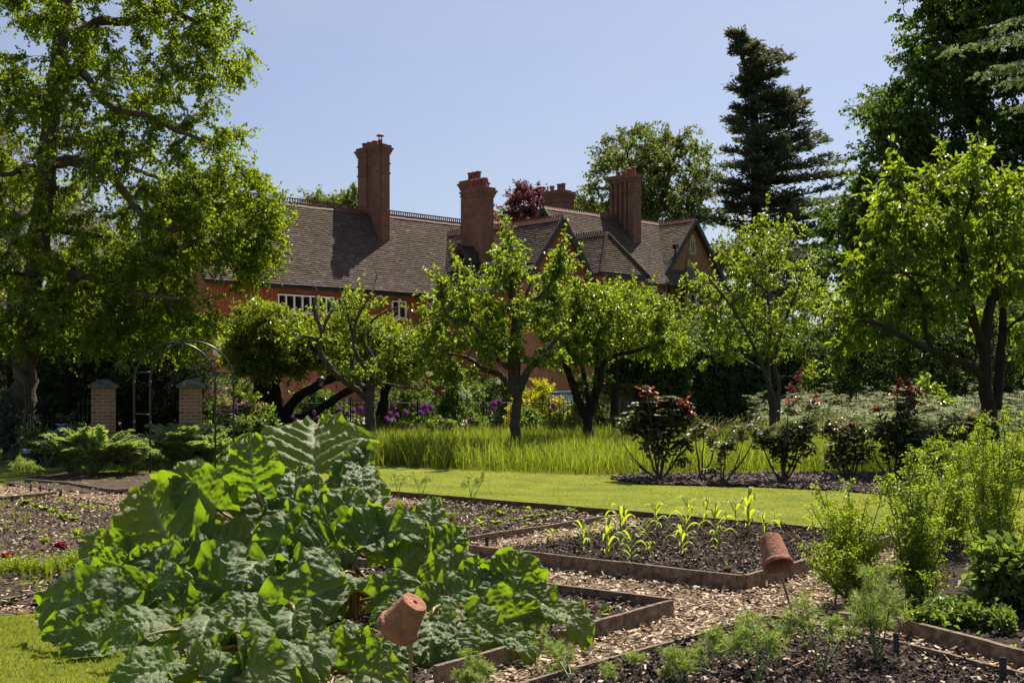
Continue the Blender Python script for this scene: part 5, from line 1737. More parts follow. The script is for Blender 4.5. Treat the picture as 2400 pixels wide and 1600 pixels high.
# rough herbage along the fence and under the trees
RNG = np.random.default_rng(345)
mb = MB()
p = scatter([(-9, 23.2), (-5, 22.8), (-3.6, 26), (-3.6, 33), (-9, 30)], 9000, 346)
blades(mb, p, 0, .34, .02, .6, .5)
p = scatter([(-5.5, 33.4), (3, 34.8), (8, 36.5), (8, 38), (-5.5, 36)], 9000, 347)
blades(mb, p, 0, .40, .03, .6, .5)
tag(mb.build("border_plants", GREEN["shrub"]), "low mixed leaves along the railing and border", None, None, "stuff")

# ------------------------------------------------------------------ alliums, irises
M_ALL = leafmat("allium_floret", [(0, (.24, .045, .30)), (.6, (.36, .09, .42)), (1, (.50, .18, .52))], .3, (.45, .10, .5), rough=.6)
M_STEM = solid("green_stem", (.10, .17, .035), .5, var=.3)
t0 = thing("allium", "x", "allium", (0, 0, 0), "purple alliums in the long grass")
m = MB()
m.tube([(0, 0, 0), (.01, 0, .5), (0, 0, 1.0)], [.008, .007, .006], 5)
m.build("stem", M_STEM, t0)
m = MB()
RNG = np.random.default_rng(350)
u = rvec(170)
m2 = m
leaves(m, np.array([0, 0, 1.03]) + u * .045, u + rvec(170) * .5, rvec(170), .045, .024, "kite")
m.lathe([(.005, -.035), (.034, -.02), (.046, 0), (.034, .024), (.004, .04)], (0, 0, 1.03), 8)
m.build("flower_head", M_ALL, t0)
ALL = [(736, 967, "lone small allium furthest left in front of the railing"), (743, 981, "allium just above the big rhubarb leaf, nearest its tip"), (686, 977, "faint allium low at the left end of the railing"),
       (795, 960, "allium left of the apple trunk, first of a loose trio"), (814, 969, "lower allium of the trio left of the apple trunk"), (828, 963, "middle allium of the trio left of the apple trunk"), (845, 958, "allium touching the left side of the apple trunk"),
       (920, 952, "largest allium right of the apple trunk"), (914, 969, "allium just below the largest one right of the apple trunk"), (930, 973, "allium low right in the cluster beside the apple trunk"), (912, 986, "lowest allium in the cluster beside the apple trunk"), (906, 980, "allium low left in the cluster beside the apple trunk"),
       (951, 967, "single allium between the two allium clusters"), (972, 950, "small high allium between the two allium clusters"),
       (990, 957, "left allium of the dense cluster below the snowball bush"), (996, 952, "topmost allium of the dense cluster below the snowball bush"), (1009, 955, "right allium of the dense cluster below the snowball bush"), (1001, 963, "lower middle allium of the dense cluster below the snowball bush"), (986, 967, "lowest allium of the dense cluster below the snowball bush"),
       (1158, 946, "upper allium just left of the pear trunk"), (1170, 942, "allium nearest the pear trunk on its left"), (1156, 957, "lower allium just left of the pear trunk"), (1102, 983, "allium low in the grass under the snowball bush"), (1297, 951, "allium between the pear and the forked tree"), (1098, 988, "tiny low allium beneath the snowball bush"), (695, 985, "palest allium low at the left end of the railing")]
for i, (px, py, lab) in enumerate(ALL):
    Y = 29.5 + (i * 37 % 10) * .25
    c = P(px, py, Y)
    o = t0 if i == 0 else copy_tree(t0)
    o.location = (c[0], Y, 0)
    s = c[2] / 1.03
    sw = .68 * (.85 if i in (0, 2, 4, 13, 21, 24, 25) else 1.15) * (1.15 if i == 7 else 1)
    o.scale = (sw, sw, s)
    o["label"] = lab
M_IRIS = leafmat("iris_petal", [(0, (.45, .50, .72)), (1, (.70, .74, .86))], .4, (.5, .55, .75), rough=.6)
ti = thing("iris", "x", "iris", (0, 0, 0), "pale flag irises by the left pillar")
m = MB()
m.tube([(0, 0, 0), (.01, 0, .4), (0, 0, .8)], .007, 5)
m.build("stem", M_STEM, ti)
m = MB()
leaves(m, RNG.normal(0, .03, (9, 3)) * [1, 1, 0], RNG.normal(0, .22, (9, 3)) + [0, 0, 1], rvec(9), .6, .03, "blade", droop=.2)
m.build("leaf", GREEN["grey"], ti)
m = MB()
k = 14
a = np.linspace(0, 6.28, k)
d = np.stack([np.cos(a), np.sin(a), np.where(np.arange(k) % 2, .9, -.7)], 1)
leaves(m, np.tile([0, 0, .80], (k, 1)), d, rvec(k) * .3 + [0, 0, 1], .13, .09, "oval", droop=.3)
m.build("flower", M_IRIS, ti)
for i, (px, py, lab) in enumerate(((143, 998, "left pale blue iris beside the left pillar"), (160, 1005, "right pale blue iris beside the left pillar"), (105, 1040, "white iris lower down in the shade by the arch"), (62, 1055, "faint white iris beside the arch leg at the left"))):
    c = P(px, py, 24.4 - .2 * i)
    o = ti if i == 0 else copy_tree(ti)
    o.location = (c[0], c[1], 0)
    o.scale = (1, 1, c[2] / .82)
    o.rotation_euler = (0, 0, i * 1.3)
    o["label"] = lab

# hanging bird feeder, parked car
fp = P(753, 893, 27.0)
tf = thing("bird_feeder", "small dark domed bird feeder hanging from the gnarled apple limb", "bird feeder", fp)
m = MB()
m.lathe([(.002, .12), (.07, .10), (.11, .05), (.12, .02), (.11, .0), (.09, .01)], fp, 14)
m.build("dome", M_IRON, tf, True)
m = MB()
m.lathe([(.045, -.12), (.05, -.10), (.05, 0), (.045, .02)], fp, 12)
m.build("seed_tube", solid("feeder_tube", (.25, .13, .09), .3, var=.2), tf, True)
m = MB()
m.tube([fp + [0, 0, .11], fp + [0, 0, .34]], .004, 5)
m.build("hanger", M_IRON, tf)
cx, cy = at(1312, 44)
tc = thing("parked_car", "pale blue car half hidden behind the yellow shrub on the drive", "car", (cx, cy, 0))
M_CAR = solid("car_paint", (.28, .34, .42), .25, spec=.6, var=.05)
m = MB()
prof = np.array([(-2.0, .35), (-2.05, .75), (-1.9, .95), (-1.1, 1.02), (-.55, 1.42), (.7, 1.45), (1.45, 1.05), (1.95, .95), (2.05, .6), (2.0, .35)])
v = np.concatenate([np.stack([prof[:, 0], np.full(10, s * .82 * 1.0), prof[:, 1]], 1) for s in (-1, 1)])
v[:, 1] *= np.where(v[:, 2] > 1.2, .8, 1)
m.add(v, [[i, (i + 1) % 10, 10 + (i + 1) % 10, 10 + i] for i in range(10)])
m.f.append((np.array([list(range(10))]), 0)), m.f.append((np.array([list(range(19, 9, -1))]), 0))
m.v = [x + np.array([cx, cy, 0]) for x in m.v]
m.build("body", M_CAR, tc)
for s in (-1, 1):
    m = MB()
    y0 = cy + s * .76
    m.add([(cx - .95, y0 + s * .02, 1.02), (cx + 1.25, y0 + s * .02, 1.06), (cx + .62, y0 - s * .07, 1.38), (cx - .5, y0 - s * .07, 1.36)], [[0, 1, 2, 3]])
    m.build("side_window", M_GLASS, tc)
    for x in (-1.25, 1.3):
        m = MB()
        m.lathe([(.02, -.1), (.3, -.1), (.32, -.06), (.32, .06), (.3, .1), (.02, .1)], (cx + x, cy + s * .76, .32), 16, axis=(0, 1, 0))
        m.build("wheel", M_IRON, tc, True)
# ------------------------------------------------------------------ rhubarb
def veinmat(name):
    m, N, L, out = nodes(name)
    at_ = N("ShaderNodeAttribute", attribute_name="vein")
    tc = N("ShaderNodeTexCoord")
    nz = N("ShaderNodeTexNoise", _Scale=14, _Detail=6)
    L(tc.outputs["Object"], nz.inputs["Vector"])
    r = ramp(N, [(.3, (.060, .100, .009)), (.7, (.100, .145, .016))])
    L(nz.outputs[0], r.inputs[0])
    mx = N("ShaderNodeMix", data_type='RGBA')
    L(at_.outputs["Fac"], mx.inputs[0])
    L(r.outputs[0], mx.inputs[6])
    mx.inputs[7].default_value = (.33, .40, .19, 1)
    b = N("ShaderNodeBsdfPrincipled", _Roughness=.46)
    b.inputs["Specular IOR Level"].default_value = .65
    L(mx.outputs[2], b.inputs["Base Color"])
    n2 = N("ShaderNodeTexNoise", _Scale=38, _Detail=6, _Roughness=.7)
    L(tc.outputs["Object"], n2.inputs["Vector"])
    bp = N("ShaderNodeBump", _Strength=.7, _Distance=.014)
    L(n2.outputs[0], bp.inputs["Height"])
    L(bp.outputs[0], b.inputs["Normal"])
    t = N("ShaderNodeBsdfTranslucent")
    m3 = N("ShaderNodeMix", data_type='RGBA')
    L(at_.outputs["Fac"], m3.inputs[0])
    m3.inputs[6].default_value = (.29, .45, .010, 1)
    m3.inputs[7].default_value = (.12, .22, .012, 1)
    L(m3.outputs[2], t.inputs[0])
    ms = N("ShaderNodeMixShader", _Fac=.42)
    L(b.outputs[0], ms.inputs[1])
    L(t.outputs[0], ms.inputs[2])
    L(ms.outputs[0], out.inputs[0])
    return m


M_RHU = veinmat("rhubarb_leaf")
M_STALK = solid("rhubarb_stalk", (.16, .20, .035), .4, var=.5, scale=5, col2=(.20, .045, .025))


def rhubarb_leaf(base, tip, width, nrm, arch=.18, fold=.18, ruf=1.0, seed=0, roll=0.0):
    """heart shaped crinkled blade from stalk end to tip"""
    r = np.random.default_rng(seed)
    base, tip = np.asarray(base, float), np.asarray(tip, float)
    ax = tip - base
    L = np.linalg.norm(ax)
    d = ax / L
    n = unit(np.asarray(nrm, float)) + np.array([0, -.28, -.10])
    n = unit(n - (n @ d) * d)
    sd = np.cross(d, n)
    m, k = 64, 57
    s = np.linspace(0, 1, m)[:, None]
    t = np.linspace(-1, 1, k)[None]
    w = np.sin(np.pi * np.clip(s * .93 + .045, 0, 1) ** .74) ** .52       # outline
    w = w / w.max()
    ph = r.uniform(0, 6.28, 6)
    lob = .06 * np.sin(s * 9 + ph[0]) * np.sign(t) + .05 * np.sin(s * 17 + ph[1]) + .05 * np.sin(s * 14 * np.sign(t) + ph[2]) + .03 * np.sin(s * 31 + ph[3] + np.sign(t))
    half = width / 2 * w * (1 + lob)
    back = -.24 * L * np.abs(t) ** 1.6 * (1 - s) ** 3                     # lobes behind the stalk
    u = s * L + back
    v = t * half
    # veins sweep forward from the midrib
    nv = 6
    c = s - .62 * np.abs(t) * (width / 2) / L * .9
    vp = c * nv + .35 + .06 * np.sin(5 * s + ph[3])
    fr = np.abs(vp - np.round(vp))
    side = np.exp(-(fr / .045) ** 2) * (np.abs(t) > .03) * (1 - np.abs(t) ** 3)
    mid = np.exp(-(t * half / (.017 * (1.15 - s))) ** 2)
    vein = np.clip(mid + .75 * side, 0, 1)
    puck = (np.clip(fr * 2, 0, 1) ** .5 - .5) * .050 * width * np.clip(np.abs(t) * 5, 0, 1)
    nx, ny = v + 10 * r.uniform(), u + 10 * r.uniform()
    cell = np.abs(noise2(vp * .13 + .3 * r.uniform(), np.abs(v) * 1.0, .085, seed + 3))
    q = .0070 * noise2(nx, ny, .070, seed) + .010 * noise2(nx, ny, .26, seed + 7) + .012 * (cell ** .6 - .5)
    edge = np.abs(t) ** 4
    sgn = np.where(t > 0, 1.0, 1.25)
    ruff = ruf * edge * width * (.085 * np.sin(s * 12 * sgn + ph[1]) + .050 * np.sin(s * 25 * sgn + ph[4]) + .010 * np.sin(s * 49 + ph[0]))
    tipr = ruf * s ** 6 * width * .06 * np.sin(t * 6 + ph[0])
    big = .06 * width * np.sin(s * 3 + ph[2]) * np.sin(t * 2 + ph[3])
    h = arch * L * np.sin(np.pi * s) + fold * np.abs(v) - .55 * fold * v ** 2 / (width / 2) * 1.3 + puck * (1 - .6 * edge) + q + ruff + tipr + big - .010 * mid
    pts = base + d * u[..., None] + sd * v[..., None] + n * h[..., None]
    return pts, vein.ravel()


CROWNS = {  # plant: (ground point, label)
    'back': (np.array([-1.55, 9.35, 0]), "rhubarb clump at the back with the biggest blue green leaf held highest"),
    'left': (np.array([-2.45, 8.05, 0]), "rhubarb clump on the left spreading towards the lawn corner"),
    'front': (np.array([-1.45, 7.35, 0]), "rhubarb clump nearest the camera with grey sheen on its broad leaves"),
    'mid': (np.array([-1.10, 8.35, 0]), "middle rhubarb clump with its pale stalks laid open to view"),
    'right': (np.array([-.20, 7.70, 0]), "rhubarb clump on the right reaching over the timber boards"),
}
UP, CA_, LF, RT = (0, -.62, .78), (0, -1, .40), (-.5, -.65, .6), (.5, -.65, .6)
BK = (.1, -.85, .9)
RL = [  # plant, base px, tip px, Y base, Y tip, width px, normal, arch, ruffle
    ('back', 741, 1112, 736, 985, 9.35, 9.8, 262, (0, -.85, .75), .10, .7),
    ('back', 600, 1150, 590, 1030, 8.75, 8.8, 128, CA_, .1, 1), ('back', 512, 1195, 415, 1090, 8.7, 8.75, 130, (.2, -1, .4), .12, 1),
    ('back', 650, 1215, 560, 1120, 9.0, 9.3, 150, (-.3, -.4, .9), .2, 1), ('back', 790, 1160, 915, 1160, 9.2, 9.4, 110, (.1, -.5, .9), .22, 1.3),
    ('back', 700, 1200, 690, 1100, 8.9, 9.2, 130, UP, .2, 1.1), ('back', 830, 1180, 850, 1085, 9.0, 9.4, 90, (.4, -.8, .6), .15, 1), ('back', 760, 1210, 870, 1195, 8.9, 8.8, 110, CA_, .2, 1.2),
    ('back', 640, 1210, 470, 1130, 9.1, 9.4, 110, UP, .2, 1.2), ('back', 800, 1140, 868, 1060, 9.3, 9.5, 80, CA_, .1, 1),
    ('left', 413, 1292, 335, 1128, 8.5, 8.75, 225, (-.10, -1, .35), .06, .8), ('left', 300, 1310, 190, 1265, 8.5, 8.6, 95, LF, .2, 1.4), ('left', 310, 1335, 205, 1318, 8.3, 8.3, 75, CA_, .2, 1.2),
    ('left', 320, 1350, 400, 1305, 8.2, 8.3, 90, CA_, .2, 1.3), ('left', 345, 1400, 175, 1395, 7.9, 7.9, 120, (-.2, -.8, .7), .22, 1), ('left', 300, 1450, 85, 1420, 7.7, 7.8, 165, (-.2, -.6, .8), .25, 1.1),
    ('left', 280, 1500, 100, 1478, 7.6, 7.4, 130, (-.2, -.7, .7), .25, 1.2), ('left', 380, 1360, 350, 1290, 8.0, 8.3, 150, (-.2, -.9, .5), .1, 1), ('left', 250, 1540, 140, 1560, 7.4, 7.2, 110, (-.3, -.7, .6), .25, 1.3),
    ('left', 355, 1385, 455, 1370, 7.8, 7.7, 105, UP, .25, 1.3), ('left', 450, 1490, 345, 1385, 7.6, 7.8, 175, (-.4, -.7, .8), .14, 1), ('left', 420, 1320, 520, 1300, 8.2, 8.3, 130, UP, .2, 1.2),
    ('left', 300, 1420, 170, 1330, 8.1, 8.3, 120, LF, .2, 1.2),
    ('front', 400, 1465, 235, 1520, 7.2, 7.0, 120, (-.2, -.6, .9), .28, 1), ('front', 640, 1460, 440, 1470, 7.3, 7.2, 120, (-.1, -.5, .9), .2, 1.1), ('front', 500, 1450, 470, 1575, 7.2, 6.8, 110, (0, -.8, .6), .25, 1.2),
    ('front', 680, 1490, 590, 1600, 7.0, 6.6, 170, (0, -.6, .9), .28, 1.1), ('front', 430, 1550, 330, 1600, 6.8, 6.5, 110, UP, .2, 1.2), ('front', 690, 1430, 700, 1560, 7.1, 6.8, 95, CA_, .25, 1.3),
    ('front', 720, 1520, 760, 1640, 6.9, 6.5, 130, UP, .25, 1.1), ('front', 330, 1500, 318, 1585, 6.9, 6.7, 60, (-.8, -.6, .2), .2, 1.6), ('front', 790, 1600, 908, 1525, 6.8, 6.9, 135, (.2, -.7, .8), .2, 1.0),
    ('front', 640, 1450, 815, 1365, 7.4, 7.6, 150, (.1, -.8, .7), .16, 1), ('front', 560, 1480, 540, 1405, 7.4, 7.7, 150, UP, .2, 1), ('front', 470, 1620, 560, 1560, 6.6, 6.8, 150, UP, .2, 1.1), ('front', 560, 1580, 700, 1640, 6.7, 6.4, 170, (.1, -.7, .7), .2, 1),
    ('front', 820, 1590, 950, 1640, 6.7, 6.5, 140, UP, .2, 1), ('front', 780, 1540, 860, 1480, 7.0, 7.2, 110, (.3, -.7, .7), .2, 1.1), ('front', 400, 1590, 260, 1640, 6.6, 6.3, 140, UP, .25, 1.1),
    ('mid', 845, 1285, 905, 1195, 8.3, 8.45, 130, (.2, -1, .5), .1, 1), ('mid', 800, 1250, 835, 1160, 8.5, 8.6, 118, CA_, .1, 1), ('mid', 860, 1260, 1010, 1255, 8.4, 8.3, 110, (.1, -.5, .9), .18, 1.5),
    ('mid', 620, 1310, 565, 1425, 8.0, 7.6, 120, (-.2, -.8, .7), .24, 1.3), ('mid', 760, 1290, 590, 1265, 8.3, 8.2, 150, (-.1, -.8, .7), .18, .9), ('mid', 790, 1310, 660, 1320, 8.2, 8.0, 170, (-.05, -.8, .7), .2, .9),
    ('mid', 790, 1300, 690, 1240, 8.4, 8.6, 150, (0, -.9, .6), .16, .9), ('mid', 800, 1340, 680, 1385, 8.0, 7.7, 140, UP, .25, 1.3), ('mid', 930, 1330, 995, 1290, 8.2, 8.3, 80, CA_, .2, 1.3), ('mid', 870, 1400, 990, 1375, 7.9, 7.8, 80, UP, .2, 1.4),
    ('mid', 560, 1300, 480, 1240, 8.5, 8.7, 120, UP, .2, 1.2), ('mid', 720, 1260, 640, 1180, 8.7, 8.9, 140, (-.1, -.5, .9), .18, 1.1), ('mid', 700, 1260, 770, 1170, 8.6, 8.8, 110, CA_, .15, 1.2),
    ('mid', 600, 1420, 430, 1345, 7.9, 8.1, 190, (0, -.6, .8), .18, 1), ('mid', 640, 1400, 560, 1310, 8.0, 8.3, 190, (0, -.7, .8), .15, 1), ('mid', 770, 1380, 640, 1400, 8.0, 7.8, 170, UP, .2, 1.1), ('mid', 780, 1260, 700, 1300, 8.3, 8.1, 150, (0, -.9, .5), .12, .8),
    ('right', 1005, 1285, 1010, 1165, 8.5, 8.7, 90, (.2, -.8, .6), .12, 1.4), ('right', 1015, 1300, 1088, 1245, 8.4, 8.5, 95, (.2, -1, .5), .12, 1.3), ('right', 1005, 1390, 1125, 1305, 8.0, 8.1, 125, (.1, -.5, .9), .16, 1.1),
    ('right', 1195, 1388, 1215, 1288, 7.9, 8.0, 150, (.1, -1, .4), .06, 1.2), ('right', 1115, 1475, 1270, 1425, 7.55, 7.55, 150, (.05, -1, .55), .10, .7), ('right', 1215, 1385, 1325, 1450, 7.8, 7.7, 100, (.3, -1, .5), .12, 1.2),
    ('right', 1290, 1425, 1385, 1515, 7.6, 7.4, 90, (.4, -.6, .7), .28, 1.3), ('right', 1090, 1450, 1195, 1565, 7.3, 7.1, 100, (.2, -.6, .8), .22, 1.2), ('right', 1185, 1490, 1255, 1610, 7.2, 7.0, 85, (.4, -.7, .6), .22, 1.4),
    ('right', 1080, 1430, 1010, 1480, 7.4, 7.2, 85, UP, .25, 1.2), ('right', 1010, 1440, 1010, 1600, 7.1, 6.8, 120, (.1, -1, .3), .10, .9), ('right', 1000, 1440, 1110, 1375, 7.6, 7.8, 110, (.1, -.6, .9), .2, 1.4), ('right', 950, 1440, 870, 1460, 7.3, 7.1, 80, UP, .25, 1.3),
    ('right', 1090, 1400, 1160, 1330, 7.8, 8.0, 110, (.1, -.7, .8), .2, 1.2), ('right', 1060, 1480, 1100, 1600, 7.0, 6.8, 110, (.2, -.9, .5), .2, 1), ('right', 960, 1500, 900, 1590, 6.9, 6.7, 100, (-.1, -.9, .5), .2, 1.1),
]
RT_ = {k: thing("rhubarb_plant", lab, "rhubarb", c, "rhubarb clumps filling the foreground") for k, (c, lab) in CROWNS.items()}
for i, (pl, bx_, by_, tx_, ty_, Yb, Yt, wpx, nm, ar, rf_) in enumerate(RL):
    r = np.random.default_rng(1000 + i)
    b = P(bx_, by_, Yb)
    tp = P(tx_, ty_, Yt)
    if nm is CA_: tp[2] += .05
    b[2], tp[2] = max(b[2], .06), max(tp[2], .05)
    pts, vein = rhubarb_leaf(b, tp, wpx * (Yb + Yt) / 2 / F * (1.18 if pl == 'mid' else 1.04), nm, ar, r.uniform(.10, .30), rf_, 2000 + i)
    pts[..., 2] = np.maximum(pts[..., 2], .02 + .02 * r.uniform())
    m = MB()
    m.grid(pts)
    lf = m.build("leaf", M_RHU, RT_[pl], True, attr={"vein": vein})
    c = CROWNS[pl][0] + np.array([r.normal(0, .12), r.normal(0, .12), 0])
    s = MB()
    ed = unit(tp - b)
    q = np.linspace(0, 1, 9)[:, None]
    c1 = c + np.array([0, 0, .55 * max(b[2], .2)])
    c2 = b - ed * .22
    cur = c * (1 - q) ** 3 + 3 * c1 * q * (1 - q) ** 2 + 3 * c2 * q ** 2 * (1 - q) + (b + ed * .02 - np.array([0, 0, .006])) * q ** 3
    s.tube(cur, np.linspace(.020, .011, 9), 7)
    s.build("stalk", M_STALK, lf, True, org=origin(RT_[pl]))

# ------------------------------------------------------------------ flower pots on canes
M_TERRA = solid("terracotta", (.42, .175, .10), .9, var=.4, scale=26, bump=.5, bscale=90, col2=(.15, .075, .052), lo=.42, hi=.75, detail=10)
M_CANE = solid("bamboo_cane", (.34, .25, .12), .6, var=.4, scale=20)


def flowerpot(label, clabel, px_c, Y, axis, H, r_rim, r_base, cane_top, cane_foot, rim=.045):
    c = P(px_c[0], px_c[1], Y)                       # middle of the pot
    ax = unit(axis)
    o = c - ax * H / 2
    t = thing("flowerpot", label, "flowerpot", o)
    m = MB()
    rr = r_base + (r_rim - r_base) * .78
    prof = [(.002, H - .012), (.011, H - .012), (.011, H), (r_base - .004, H), (r_base, H - .005), (rr, rim + .004), (r_rim - .002, rim), (r_rim + .003, rim - .008), (r_rim + .003, .004), (r_rim, 0), (r_rim - .009, 0), (rr - .012, rim), (r_base - .01, H - .014), (.011, H - .013)]
    m.lathe_sharp(prof, o, 40, axis=ax)
    m.build("pot", M_TERRA, t, True)
    m = MB()
    f = np.array(cane_foot, float)
    tp = c + ax * H * cane_top
    pts = [f + (tp - f) * k for k in np.linspace(0, 1, 9)]
    m.tube(pts, [.0082 if i % 2 else .0095 for i in range(9)], 7)
    cn = m.build("cane", M_CANE, None, True, org=f)
    tag(cn, clabel, "cane")
    for ob_ in (t.children[0],):
        pm = ob_.data.polygons
    return t


f1 = P(957, 1600, 5.25)
flowerpot("terracotta flowerpot tipped over on a cane in front of the rhubarb", "thin bamboo cane under the tipped nearer flowerpot", (950, 1444), 5.2, (.52, -.32, .80), .178, .094, .060, .30, (f1[0], 5.28, 0))
fg = G(1842, 1462)
flowerpot("weathered terracotta flowerpot upside down on a cane beside the maize bed", "leaning bamboo cane under the flowerpot by the maize bed", (1814, 1293), 7.85, (-.12, .62, .78), .215, .100, .074, .30, (fg[0], 7.93, 0), .03)

# ------------------------------------------------------------------ maize
M_MAIZE = leafmat("maize_leaf", [(0, (.16, .24, .018)), (1, (.24, .32, .03))], .5, (.55, .66, .02), rough=.42, spec=.5)
M_MSTEM = solid("maize_stem", (.22, .30, .06), .5, var=.2)
BLK = []


def maize_proto(seed, n=8):
    global RNG
    RNG = np.random.default_rng(seed)
    t = thing("maize_plant", "x", "maize plant", (0, 0, 0), "young maize plants in the timber edged bed")
    m = MB()
    m.tube([(0, 0, 0), (.005, 0, .15), (0, .005, .42)], [.011, .009, .004], 7)
    m.build("stalk", M_MSTEM, t, True)
    a0 = RNG.uniform(0, 3.14)
    for i in range(n):
        a = a0 + math.pi * i + RNG.normal(0, .45)
        z = .06 + .34 * i / n
        L = (.20 + .20 * math.sin(math.pi * (i + .6) / n)) * RNG.uniform(.8, 1.15)
        s = np.linspace(0, 1, 12)
        rise = RNG.uniform(.9, 1.4) + .12 * i
        out = L * (s * .72 - .05 * s ** 2)
        zz = z + L * (rise * s * .75 - (1.15 + .05 * i) * s ** 2.3 * .8)
        w = .042 * np.sin(np.pi * np.clip(s * .9 + .1, 0, 1)) ** .7 * (1 if i > 1 else .6)
        d = np.array([math.cos(a), math.sin(a)])
        sd = np.array([-d[1], d[0]])
        tw = .5 * np.sin(s * 2 + i)
        rows = []
        for k, h in ((-1, .30), (-.5, .08), (0, 0), (.5, .08), (1, .30)):
            o = w / 2 * k
            rows.append(np.stack([d[0] * out + sd[0] * o * np.cos(tw), d[1] * out + sd[1] * o * np.cos(tw), zz + abs(k) * h * w * .7 + o * np.sin(tw)], 1))
        m = MB()
        m.grid(np.stack(rows, 1))
        m.build("leaf", M_MAIZE, t, True)
    return t


mz = [maize_proto(401), maize_proto(402, 7), maize_proto(403, 9), maize_proto(404, 6)]
used = [False] * 4
# px of the foot, height in px, prototype, label
MZ = [(1296, 1284, 46, 3, "small maize plant standing alone nearest the left end of the bed"), (1367, 1295, 66, 0, "front row maize plant second from the left, with two drooping leaves"), (1382, 1276, 48, 1, "maize plant tucked just behind the second front row plant"),
      (1425, 1311, 78, 2, "tall narrow maize plant in the front row right of the slate label"), (1455, 1280, 84, 0, "tallest maize plant in the left half of the bed"), (1479, 1318, 66, 2, "broad arching maize plant nearest the front board"),
      (1514, 1262, 44, 3, "thin maize plant in the middle of the bed"), (1536, 1250, 66, 1, "maize plant at the back left, beside the short board end"), (1465, 1244, 50, 1, "maize plant behind the tallest one on the left"), (1598, 1304, 64, 0, "front maize plant at the centre of the bed with yellow arching leaves"),
      (1606, 1278, 70, 2, "upright maize plant directly behind the centre front one"), (1612, 1226, 56, 1, "maize plant at the back against the lawn board"), (1656, 1230, 60, 3, "dark tipped maize plant at the back right of centre"), (1678, 1266, 76, 0, "tall maize plant right of the centre with a spear like top"),
      (1684, 1292, 54, 3, "small maize plant in front of the tall spear topped one"), (1724, 1237, 60, 3, "slim maize plant by the lawn board left of the flowerpot"), (1754, 1253, 84, 2, "tallest maize plant left of the upside down flowerpot"), (1791, 1270, 62, 1, "maize plant right behind the upside down flowerpot"),
      (1815, 1241, 40, 3, "small maize plant behind the flowerpot near the lawn board"), (1905, 1248, 56, 1, "lone maize plant at the right end beside the tall herbs"), (1704, 1336, 22, 3, "tiny maize seedling near the front right corner of the bed"), (1525, 1300, 34, 3, "small maize plant right of the broad arching one")]
for i, (px, py, hp_, k, lab) in enumerate(MZ):
    g = G(px, py, .06)
    o = mz[k] if not used[k] else copy_tree(mz[k])
    used[k] = True
    s = hp_ * g[1] / F / .39
    o.location = (g[0], g[1], .045)
    o.scale = (s * 1.05, s * 1.05, s)
    o.rotation_euler = (0, 0, i * 2.4)
    o["label"] = lab

# ------------------------------------------------------------------ slate labels
M_SLATE = solid("slate", (.035, .036, .042), .5, var=.3, scale=20)
for px, py, hpx, wpx, zt, lab in ((1141, 1283, 26, 9, 0, "slate label at the left corner of the maize bed"), (1346, 1308, 27, 8, 0, "slate label against the front board of the maize bed"), (2101, 1541, 58, 13, 0, "tall slate label standing beside the bushy fennel plant"), (2352, 1604, 64, 17, 0, "broad slate label at the lower right corner"),
                                (2029, 1418, 34, 8, 0, "slate label at the foot of the tall herbs"), (28, 1179, 18, 6, 0, "slate label leaning on the board at the left edge"), (139, 1170, 20, 7, .2, "tilted slate label at the end of the weathered board"), (72, 1148, 13, 4, 0, "thin peg left of the cardoon board"),
                                (94, 1153, 15, 4, 0, "thin peg below the cardoon board, second of three"), (116, 1156, 11, 4, 0, "thin peg below the cardoon board, nearest the rhubarb")):
    g = G(px, py, .03)
    h, w = hpx * g[1] / F, wpx * g[1] / F
    m = MB()
    v = np.array([[-w / 2, -.004, -.06], [w / 2, -.004, -.06], [w / 2, -.004, h * .98], [-w / 2, -.004, h], [-w / 2, .004, -.06], [w / 2, .004, -.06], [w / 2, .004, h * .98], [-w / 2, .004, h]])
    v[:, 0] += zt * v[:, 2]
    v[:, 1] += .08 * v[:, 2]
    m.add(v + g, [[0, 1, 2, 3], [7, 6, 5, 4], [0, 4, 5, 1], [1, 5, 6, 2], [2, 6, 7, 3], [3, 7, 4, 0]])
    tag(m.build("plant_label" if w > .02 else "peg", M_SLATE, None, org=(g[0], g[1], 0)), lab, "plant label" if w > .02 else "peg")

# ------------------------------------------------------------------ fennel
M_FEN = leafmat("fennel_frond", [(0, (.15, .23, .06)), (.6, (.22, .30, .08)), (1, (.32, .38, .09))], .45, (.52, .64, .12), rough=.6, spec=.25)


